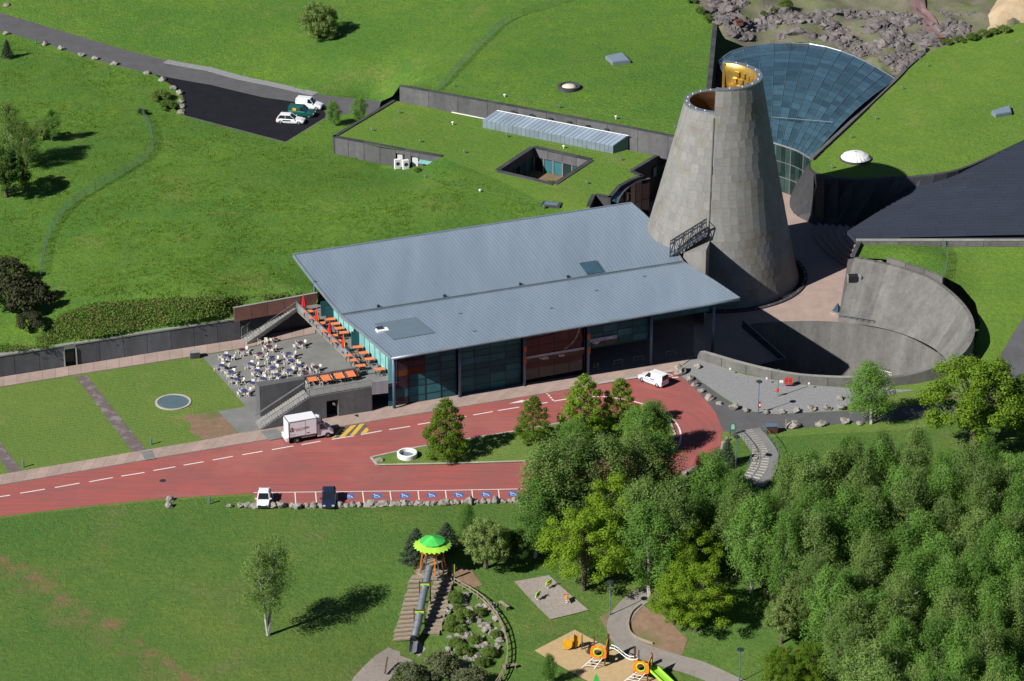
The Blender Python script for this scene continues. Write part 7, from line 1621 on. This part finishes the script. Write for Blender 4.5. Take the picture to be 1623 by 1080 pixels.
e0, e1 = c2_ + Vector((.9, -.3, 1.35)), c2_ + Vector((3.0, -2.2, .15))
sd_ = Vector((.4, .42, 0)); mb = MB(); mb.hexa([e0 - sd_, e1 - sd_, e1 + sd_, e0 + sd_, e0 - sd_ + Vector((0, 0, .08)), e1 - sd_ + Vector((0, 0, .08)), e1 + sd_ + Vector((0, 0, .08)), e0 + sd_ + Vector((0, 0, .08))]); mb.bar(e0 - sd_ + Vector((0, 0, .2)), e1 - sd_ + Vector((0, 0, .2)), .09, .3); mb.bar(e0 + sd_ + Vector((0, 0, .2)), e1 + sd_ + Vector((0, 0, .2)), .09, .3); mb.build('lime_slide', M_lime, cl)
mb = MB(); mb.hexa([e0 + Vector((-.1, -.5, .1)), e0 + Vector((.0, .5, .1)), e0 + Vector((.08, .5, .1)), e0 + Vector((-.02, -.5, .1)), e0 + Vector((-.1, -.4, 1.1)), e0 + Vector((.0, .5, 1.25)), e0 + Vector((.08, .5, 1.25)), e0 + Vector((-.02, -.4, 1.1))]); mb.build('lime_panel', M_lime, cl)
p = on0(945, 1092); t = thing('tree_shaped_sign', 'lime green cut-out tree on a short brown post in the sand', 'sign', p); mb = MB(); mb.bar((0, 0, 0), (0, 0, 1.0), .14); mb.build('post', M_brown, t, world=False)
mb = MB(); o_ = [(-.12, .8), (.12, .8), (.12, .95), (.4, .95), (.2, 1.3), (.32, 1.3), (0, 1.95), (-.32, 1.3), (-.2, 1.3), (-.4, .95), (-.12, .95)]; n = len(o_)
mb.add([(x, -.09, z) for x, z in o_] + [(x, -.04, z) for x, z in o_], [tuple(range(n)), tuple(range(2 * n - 1, n - 1, -1))] + [(i, n + i, n + (i + 1) % n, (i + 1) % n) for i in range(n)]); mb.build('tree_panel', M_green, t, world=False)
# timber edge of the garden path
ke = smooth_line([on(SM, x, y) for x, y in ((1016, 960), (1002, 972), (996, 990), (1000, 1005), (1015, 1015), (1035, 1022))], 3); t = thing('path_edging', 'curved timber edging on the inner bend of the garden path', 'edging', ke[0])
for a, b in zip(ke, ke[1:]): mb = MB(); mb.bar(gz(a, .15), gz(b, .15), .14, .3, rnd.random()); mb.build('edging_log', M_timber, t)

# ------------------------------------------------------------------ trees
def quads_mesh(name, C, N, S, mat):
    """leaf-sized faces: centres C, normals N, sizes S"""
    n = len(C); rg = np.random.RandomState(5)
    N = N / np.maximum(1e-6, np.linalg.norm(N, axis=1, keepdims=True)); r = rg.normal(size=(n, 3)); U = np.cross(N, r); U /= np.maximum(1e-6, np.linalg.norm(U, axis=1, keepdims=True)); W = np.cross(N, U)
    k = rg.uniform(.45, .8, (n, 1)); s = S.reshape(-1, 1) * .5
    V = np.stack([C - U * s, C + W * s * k, C + U * s, C - W * s * k], axis=1).reshape(-1, 3)
    me = bpy.data.meshes.new(name); me.vertices.add(4 * n); me.vertices.foreach_set('co', V.astype(np.float32).ravel()); me.loops.add(4 * n); me.loops.foreach_set('vertex_index', np.arange(4 * n, dtype=np.int32))
    me.polygons.add(n); me.polygons.foreach_set('loop_start', np.arange(0, 4 * n, 4, dtype=np.int32)); me.polygons.foreach_set('loop_total', np.full(n, 4, dtype=np.int32)); me.update(calc_edges=True); me.materials.append(mat); return me
def clusters(cs, rs, n_each, size, droop=0.0, outw=.8, seed=1, squash=.8):
    rg = np.random.RandomState(seed); C = []; N = []; S = []
    for c, r in zip(cs, rs):
        n = int(n_each * (r ** 1.6)); d = rg.normal(size=(n, 3)); d /= np.linalg.norm(d, axis=1, keepdims=True); rad_ = r * rg.uniform(.25, 1.0, (n, 1)) ** .55 * (1 + .25 * rg.normal(size=(n, 1)) * .5)
        q = d * rad_; q[:, 2] *= squash
        if droop: q[:, 2] -= droop * np.abs(rg.normal(size=n)) * r
        C.append(q + np.array(c)); N.append(d * outw + rg.normal(size=(n, 3)) * .45 + np.array([-.15, -.15, .35]) * 0 + np.array([0, 0, .35])); S.append(rg.uniform(.7, 1.3, n) * size)
    return np.concatenate(C), np.concatenate(N), np.concatenate(S)
def tree_proto(name, kind, seed, leaf, bark, h):
    g = random.Random(seed); t = thing(name, 'tree', 'tree'); tr_ = MB(); cs = []; rs = []
    if kind in ('birch', 'airy'):
        airy = kind == 'airy'
        lean = (g.uniform(-.06, .06), g.uniform(-.06, .06)); stems = 2 if airy else 1
        for s_ in range(stems):
            ln = (lean[0] + (s_ - .5) * .26 * (stems - 1), lean[1]); trunk = [Vector((ln[0] * z + .15 * mnoise.noise(Vector((z * .4, seed, s_))), ln[1] * z + .15 * mnoise.noise(Vector((z * .4, seed + 9, s_))), z)) for z in np.linspace(0, h * .93, 12)]
            tr_.tube(trunk, [max(.03, .21 * (1 - i / 12.5)) for i in range(12)], 6)
            for k in range(46 // stems):
                lo_ = .4 if airy else .27; z = h * (lo_ + (.98 - lo_) * (k + g.random()) / (46 / stems)); tt = z / h; env = h * .175 * (math.sin(min(1, (tt - .12) / .88 * 1.02) * math.pi) ** .6) * g.uniform(.6, 1.05) + .3
                a = k * 2.4 + g.random() * 1.2; b0_ = trunk[min(11, int(max(0, tt - .12) * 12))]; e = Vector((b0_.x + math.cos(a) * env, b0_.y + math.sin(a) * env, z)); tr_.tube([b0_, b0_.lerp(e, .45) + Vector((0, 0, .25)), e], [.055, .035, .012] if k % 4 == 0 or airy else [.035, .015, .006], 4, cap=False)
                for q in (e, b0_.lerp(e, .6) + Vector((0, 0, .25))): cs.append(tuple(q + Vector((g.uniform(-.3, .3), g.uniform(-.3, .3), g.uniform(-.2, .3))))); rs.append(g.uniform(.6, .95))
        C, N, S = clusters(cs, rs, 190 if airy else 250, .18, droop=.7, seed=seed, squash=1.0, outw=1.1)
    elif kind == 'oak':
        R0 = h * .46; tr_.tube([(0, 0, 0), (.1, 0, h * .25), (0, .1, h * .6)], [.35, .28, .15], 8)
        for k in range(85):
            u = g.random(); th = g.uniform(0, 6.28); ph = math.acos(1 - 1.45 * u); rr_ = R0 * g.uniform(.72, 1.02) * (1 + .25 * mnoise.noise(Vector((math.cos(th) * 1.3, math.sin(th) * 1.3, ph + seed)))); c = Vector((rr_ * math.sin(ph) * math.cos(th), rr_ * math.sin(ph) * math.sin(th), h * .52 + rr_ * math.cos(ph) * 1.0)); c.z = max(h * .1, c.z); cs.append(tuple(c)); rs.append(g.uniform(.65, 1.15) * h / 10)
            if k % 4 == 0: tr_.tube([(0, 0, h * g.uniform(.2, .5)), tuple(c * .5 + Vector((0, 0, h * .3))), tuple(c)], [.13, .08, .03], 4, cap=False)
        for k in range(22): cs.append((g.uniform(-.5, .5) * R0, g.uniform(-.5, .5) * R0, h * g.uniform(.3, .75))); rs.append(1.0 * h / 10)
        C, N, S = clusters(cs, rs, 290, .21, seed=seed, squash=.75, outw=1.1)
    elif kind == 'cone':
        tr_.tube([(0, 0, 0), (0, 0, h * .9)], [.14, .03], 6)
        for k in range(70):
            tt = (k + .5) / 70; z = h * (.08 + .88 * tt); env = h * .31 * (math.sin(math.pi * min(1, (1 - tt) * .62 + .02)) ** .8) * g.uniform(.55, 1.0); a = k * 2.4; c = Vector((env * math.cos(a), env * math.sin(a), z)); cs.append(tuple(c)); rs.append(g.uniform(.45, .8) * (1.15 - .6 * tt)); tr_.tube([(0, 0, z * .9), tuple(c)], [.04, .01], 4, cap=False)
        C, N, S = clusters(cs, rs, 430, .19, seed=seed, squash=.8, outw=1.1)
    elif kind == 'bush':
        for k in range(40):
            th = g.uniform(0, 6.28); r_ = math.sqrt(g.random()) * h * .55; z = h * (.25 + .55 * (1 - (r_ / (h * .6)) ** 2) * g.uniform(.5, 1.05)); cs.append((r_ * math.cos(th), r_ * math.sin(th), z)); rs.append(g.uniform(.35, .6) * h / 3); 
            if k % 3 == 0: tr_.tube([(0, 0, 0), (r_ * .6 * math.cos(th), r_ * .6 * math.sin(th), z * .6), (r_ * math.cos(th), r_ * math.sin(th), z)], [.05, .035, .012], 4, cap=False)
        C, N, S = clusters(cs, rs, 330 / max(1, (h / 3) ** 1.3), .19, seed=seed, squash=.85)
    elif kind == 'conifer':
        tr_.tube([(0, 0, 0), (0, 0, h * .95)], [.1, .02], 6)
        for k in range(90):
            tt = k / 90; z = h * (.06 + .92 * tt); L_ = h * .33 * (1 - tt) ** .8 * g.uniform(.75, 1.1); a = k * 2.4
            for s_ in (.45, .95): cs.append((L_ * s_ * math.cos(a), L_ * s_ * math.sin(a), z + .12 * L_ * s_)); rs.append(.16 + .26 * (1 - tt))
            tr_.tube([(0, 0, z), (L_ * math.cos(a), L_ * math.sin(a), z + .12 * L_)], [.03, .008], 4, cap=False)
        C, N, S = clusters(cs, rs, 420, .14, seed=seed, squash=.6)
    o = bpy.data.objects.new('crown' if kind != 'bush' else 'foliage', quads_mesh(name + '_leaves', C, N, S, leaf)); link(o, t); tr_.build('trunk' if kind != 'bush' else 'stems', bark, t, world=False); freeze(t); t['proto_h'] = h; return t
USED = set()
def plant(proto, p, s, label, group=None, leaf=None, cat='tree', name=None, sz=None):
    if proto.name not in USED and leaf is None:
        USED.add(proto.name); proto.location = p; proto.scale = (s, s, sz or s); proto.rotation_euler = (0, 0, rnd.uniform(0, 6.28)); o = proto; o['label'] = label
        if group: o['group'] = group
    else: o = copy_tree(proto, p, rnd.uniform(0, 6.28), label, group, scale=(s, s, sz or s))
    if not group and 'group' in o: del o['group']
    o['category'] = cat
    if leaf:
        for c in bpy.data.objects:
            pass
    return o
B1 = [tree_proto('birch_tree', 'birch', 11 + i, L_birch, M_bark, 12.5) for i in range(4)] + [tree_proto('birch_tree', 'birch', 21 + i, L_birchd, M_bark, 12.0) for i in range(3)]
OAK = [tree_proto('oak_tree', 'oak', 31 + i, L_oak, M_barkd, 10.0) for i in range(2)]
BRI = [tree_proto('hornbeam_tree', 'cone', 41 + i, L_bright, M_barkd, 8.0) for i in range(2)]
BRIO = tree_proto('maple_tree', 'oak', 45, L_bright, M_barkd, 9.0)
PALE = tree_proto('pale_tree', 'oak', 51, L_pale, M_barkd, 7.0)
DARK = tree_proto('dark_tree', 'oak', 55, L_dark, M_barkd, 7.0)
CON = tree_proto('pine_tree', 'conifer', 61, L_conif, M_barkd, 5.0)
BUS = tree_proto('shrub', 'bush', 71, L_scrub, M_barkd, 3.0); BUD = tree_proto('shrub', 'bush', 72, L_bank, M_barkd, 3.0); BUB = tree_proto('shrub', 'bush', 73, L_brown, M_barkd, 3.0)
# island trees
I = lambda x, y: G(x, y, .1)
plant(BRI[0], I(707, 724), 1.15, 'bright green cone-shaped tree standing alone on the grass island', sz=1.03)
plant(BRI[1], I(845, 700), .88, 'small dark green cone-shaped tree in the middle of the island', sz=.82)
plant(BRI[0], I(925, 692), 1.25, 'tallest bright green cone-shaped tree by the paved dashes', sz=1.1)
plant(BRI[1], I(983, 684), 1.05, 'slim cone-shaped tree just right of the tallest island tree', sz=.95)
plant(B1[5], I(1040, 715), .95, 'light birch at the right end of the grass island', sz=.6); plant(B1[6], I(1012, 722), .95, 'low willowy birch at the island kerb', sz=.62); plant(B1[4], I(905, 728), .9, 'low birch in front of the island well ring', sz=.45)
S_ = lambda x, y: on(SM, x, y)
for x, y, s, z_, k, lab in ((868, 868, 1.4, 1.12, 0, 'tall pale birch at the left end of the wood above the oak'), (905, 858, 1.5, 1.15, 1, 'broad birch rising over the parking bays'), (948, 850, 1.4, 1.1, 2, 'birch behind the yellow-green oak'), (1010, 828, 1.35, .98, 3, 'dark birch between loop and oak'), (1040, 800, 1.2, .85, 4, 'birch at the inner edge of the loop shade'),
                            (848, 884, 1.1, .9, 5, 'small birch overhanging the round shrub'), (1030, 945, 1.3, .98, 6, 'birch standing over the garden path bend'), (1065, 915, 1.3, 1.0, 0, 'tall birch right of the yellow-green oak'), (1010, 905, 1.2, .98, 2, 'birch tucked behind the oak crown')):
    plant(B1[k], S_(x, y), s, lab, sz=z_)
plant(OAK[0], S_(925, 935), 1.05, 'large yellow-green oak above the gravel square'); plant(OAK[1], S_(975, 880), 1.0, 'upper crown of a second yellow-green oak behind the first')
plant(OAK[1], S_(1102, 1000), .92, 'spreading yellow-green oak at the edge of the lower lawn', sz=.8); plant(OAK[0], S_(1068, 990), .6, 'small yellow-green oak over the bare earth bed'); plant(OAK[0], S_(1085, 925), .85, 'yellow-green oak crown between the garden birches', sz=.8)
plant(BRIO, S_(1540, 712), 1.5, 'big bright green oak right of the footpath birch', sz=1.38); plant(BRIO, S_(1635, 705), 1.1, 'bright green tree at the right edge behind the oak')
plant(B1[4], G(1381, 672, 0), 1.2, 'single birch growing beside the footpath opposite the crater', sz=.72)
plant(tree_proto('birch_tree', 'airy', 91, L_birch, M_bark, 12.0), S_(425, 1007), 1.05, 'lone twin-stemmed birch casting a long shadow on the meadow', sz=1.0)
plant(CON, S_(660, 893), 1.25, 'small dark pine left of the green flower roof', sz=.95); plant(CON, S_(708, 870), 1.1, 'dark pine behind the green flower roof', sz=.72); plant(PALE, S_(770, 900), .85, 'pale green rounded tree right of the play tower', sz=.9); plant(B1[5], S_(742, 872), .5, 'thin young birch behind the play tower', sz=.52); plant(DARK, S_(818, 890), .6, 'dark low tree in shade behind the pale rounded tree')
plant(CON, G(1152, 737, 0), .75, 'little pine beside the edge of the turning loop'); 
for x, y, s, k, lab in ((1165, 850, .7, 4, 'sapling birch at the foot of the stepped path'), (1130, 800, .68, 0, 'low birch right of the turning loop'), (1110, 790, .6, 5, 'young birch at the lower rim of the loop')): plant(B1[k], S_(x, y), s, lab, sz=s * .9)
# the wood
WP = [(1090, 850), (1150, 880), (1215, 895), (1266, 850), (1340, 805), (1440, 812), (1520, 822), (1650, 812), (1760, 800), (1830, 1250), (1400, 1250), (1340, 1120), (1290, 1050), (1262, 990), (1180, 935), (1130, 900)]
occ = []; g = random.Random(77); cnt = 0; bases = []
for _ in range(9000):
    x, y = g.uniform(1080, 1830), g.uniform(745, 1250)
    if not inpoly(x, y, WP): continue
    p = S_(x, y)
    if all((p - q).length > 3.5 for q in occ): occ.append(p); bases.append((x, y, p))
bases.sort(key=lambda b: b[1])
for i, (x, y, p) in enumerate(bases):
    k = g.choice((0, 1, 2, 3, 4, 5, 6, 4, 5)); s = g.uniform(.85, 1.22)
    if y < 850: s *= .85
    wh = 'near the upper edge of' if y < 860 else ('in the thick of' if y < 1000 else 'at the lower front of'); sd2 = 'left part' if x < 1330 else ('middle' if x < 1500 else 'right part')
    zz_ = (.85 if y < 850 else 1.0) * g.uniform(.88, 1.12)
    plant(B1[k], p, s, '%s %s birch %s the wood, %s' % ('broad' if s > 1.05 else 'slim', ('tall ' if zz_ > 1.0 else 'short ') +'fresh green' if k > 3 else 'grey-green', wh, sd2), 'birches of the wood', sz=zz_ * 1.03)
print('wood birches', len(bases))
plant(PALE, S_(1266, 1005), .75, 'pale green tree leaning out of the wood onto the lawn', sz=1.15); plant(PALE, S_(1238, 1020), .6, 'low grey-green tree at the tip of the lower lawn', sz=.8)
plant(BRIO, S_(1238, 1095), .55, 'bright leafy young maple at the bottom edge beside the path', sz=.6); plant(BRIO, S_(1280, 1090), .6, 'second bright maple at the bottom edge'); plant(PALE, S_(1597, 1125), .85, 'pale round-crowned tree in the bottom right corner', sz=1.0)
plant(BUS, S_(700, 1075), 1.3, 'grey-green willow scrub in front of the slide mouth', cat='shrub'); plant(BUS, S_(650, 1085), 1.1, 'grey scrub beside the bottom gravel path', cat='shrub'); plant(BUS, S_(745, 1090), 1.1, 'twiggy scrub at the bottom of the rock bank', cat='shrub'); plant(B1[5], S_(868, 1085), .34, 'thin sapling on the grass left of the sand pit')
for x, y, s in ((722, 955, .6), (735, 985, .65), (760, 975, .45), (718, 990, .5), (752, 1020, .5), (775, 1040, .55), (735, 1040, .6), (785, 1010, .4), (712, 1000, .45), (728, 968, .4), (730, 1005, .45), (722, 1025, .5), (765, 1055, .5)): plant(BUD, S_(x, y), s, 'small green shrub among the pale rocks beside the slide', 'shrubs in the rock bank', cat='shrub')
# upper left
M_ = lambda x, y: on('south_meadow', x, y, 5); N_ = lambda x, y: on('north_meadow', x, y, 5)
plant(PALE, N_(505, 60) - Vector((0, 0, 1.6)), .95, 'round pale tree alone in the far meadow', sz=1.15)
plant(B1[0], M_(18, 262), .95, 'grey birch at the left edge casting shade on the meadow', sz=.82); plant(B1[2], M_(42, 268), .85, 'smaller grey birch beside the left edge birch', sz=.62); plant(DARK, M_(10, 312), 1.1, 'dark green tree at the left edge below the birches'); plant(B1[4], M_(82, 224), .55, 'small light birch standing right of the left edge trees', sz=.46); plant(PALE, M_(70, 222), .5, 'small pale round tree beside the light birch', sz=.5)
plant(CON, M_(12, 92), .65, 'small dark conifer in the far left corner'); plant(B1[5], M_(531, 199), .5, 'young birch beside the white vans', sz=.34); plant(B1[6], M_(568, 197), .52, 'young birch by the corner of the long grey wall', sz=.38)
for x, y, s, lab in ((20, 496, 2.3, 'largest brown leafless shrub at the left edge'), (54, 488, 1.7, 'brown leafless shrub right of the largest one'), (8, 455, 1.8, 'brown shrub behind the largest one'), (48, 522, 1.1, 'low brown shrub below the wire fence end')): plant(BUB, M_(x, y), s, lab, 'brown shrubs at the left edge', cat='shrub')
plant(BUD, M_(254, 158), 1.0, 'dark green bramble clump beside the black tarmac', cat='shrub', sz=.6); plant(BUD, M_(266, 172), .9, 'lower bramble clump at the tarmac corner', cat='shrub', sz=.5); plant(BUB, M_(226, 182), .45, 'brown bramble at the top of the curving wire fence', cat='shrub')
for x, y, s in ((1500, 68, .5), (1520, 64, .55), (1540, 60, .6), (1558, 55, .6), (1575, 50, .5), (1590, 48, .6)): plant(BUD, on('east_meadow', x, y + 3, 9), s * 1.1, 'dark bush in the hedge between rock garden and east meadow', 'hedge along the rock garden', cat='shrub', sz=s * .8)
for x, y, s in ((1095, 5, .5), (1110, 22, .5), (1122, 34, .5), (1245, 14, .7), (1210, 25, .35), (1225, 20, .35)): plant(BUD, on('rock_garden', x, y, 10), s, 'small green bush among the lava rocks', 'bushes in the rock garden', cat='shrub')
plant(BUD, M_(662, 274), .35, 'small bush by the glass canopy', cat='shrub')
hcz = sum(hole, Vector()) / 4
for dx, dy in ((-2, 0), (0, .5), (2, -.5), (1, 1.6), (-1, -1.5)): plant(BUD, Vector((hcz.x + dx, hcz.y + dy, hz)), .42, 'small planted shrub on the courtyard floor', 'shrubs in the courtyard', cat='shrub', sz=.3)
# ground cover on the bank and rough grass tufts (nobody could count them)
def cover(name, mat, n, reg_, src, size, h, label, seed, z0=4, up=.0, nz=.5):
    g = np.random.RandomState(seed); C = []; f = HF[src]; m_ = 0
    while m_ < n:
        x, y = reg_(g)
        if x is None: continue
        p = on(src, x, y, z0) if False else None
        z = z0
        for _ in range(9): q = G(x, y, z); z = .5 * z + .5 * f(q.x, q.y)
        C.append((q.x, q.y, z + up)); m_ += 1
    C = np.array(C); k = 9; CC_ = np.repeat(C, k, axis=0) + g.normal(size=(n * k, 3)) * np.array([size * 1.2, size * 1.2, h * .4]); CC_[:, 2] = np.maximum(CC_[:, 2], np.repeat(C[:, 2], k)) + h * .2
    N = g.normal(size=(n * k, 3)) * .7 + np.array([0, 0, nz]); me = quads_mesh(name, CC_, N, g.uniform(.6, 1.3, n * k) * size, mat); o = bpy.data.objects.new(name, me); link(o); o['kind'] = 'stuff'; o['label'] = label; return o
BK = [(80, 552), (60, 540), (95, 500), (150, 482), (267, 474), (400, 470), (470, 466), (380, 482), (366, 486), (362, 497), (250, 516), (123, 538), (0, 559), (0, 548)]
def bkreg(g):
    x, y = g.uniform(0, 500), g.uniform(465, 585); return (x, y) if inpoly(x, y, BK) else (None, None)
cover('bank_shrubs', L_bank, 4200, bkreg, 'south_meadow', .26, .32, 'low shrubby ground cover on the bank above the dark wall', 3, 4)
L_tuft = leaf_mat('grass_tufts', (0.10, 0.19, 0.025), (0.14, 0.23, 0.03), .35)
def mreg(g):
    x, y = g.uniform(0, 900), g.uniform(60, 470)
    if inpoly(x, y, [(0, 60), (240, 125), (290, 190), (450, 232), (520, 230), (640, 285), (700, 262), (860, 330), (700, 370), (465, 400), (470, 462), (267, 468), (97, 490), (0, 560)]) and mnoise.noise(Vector((x * .02, y * .045, 5))) > -.25: return x, y
    return None, None
cover('meadow_tufts', L_tuft, 6000, mreg, 'south_meadow', .2, .14, 'rough tufts in the long meadow grass', 4, 5, nz=1.6)
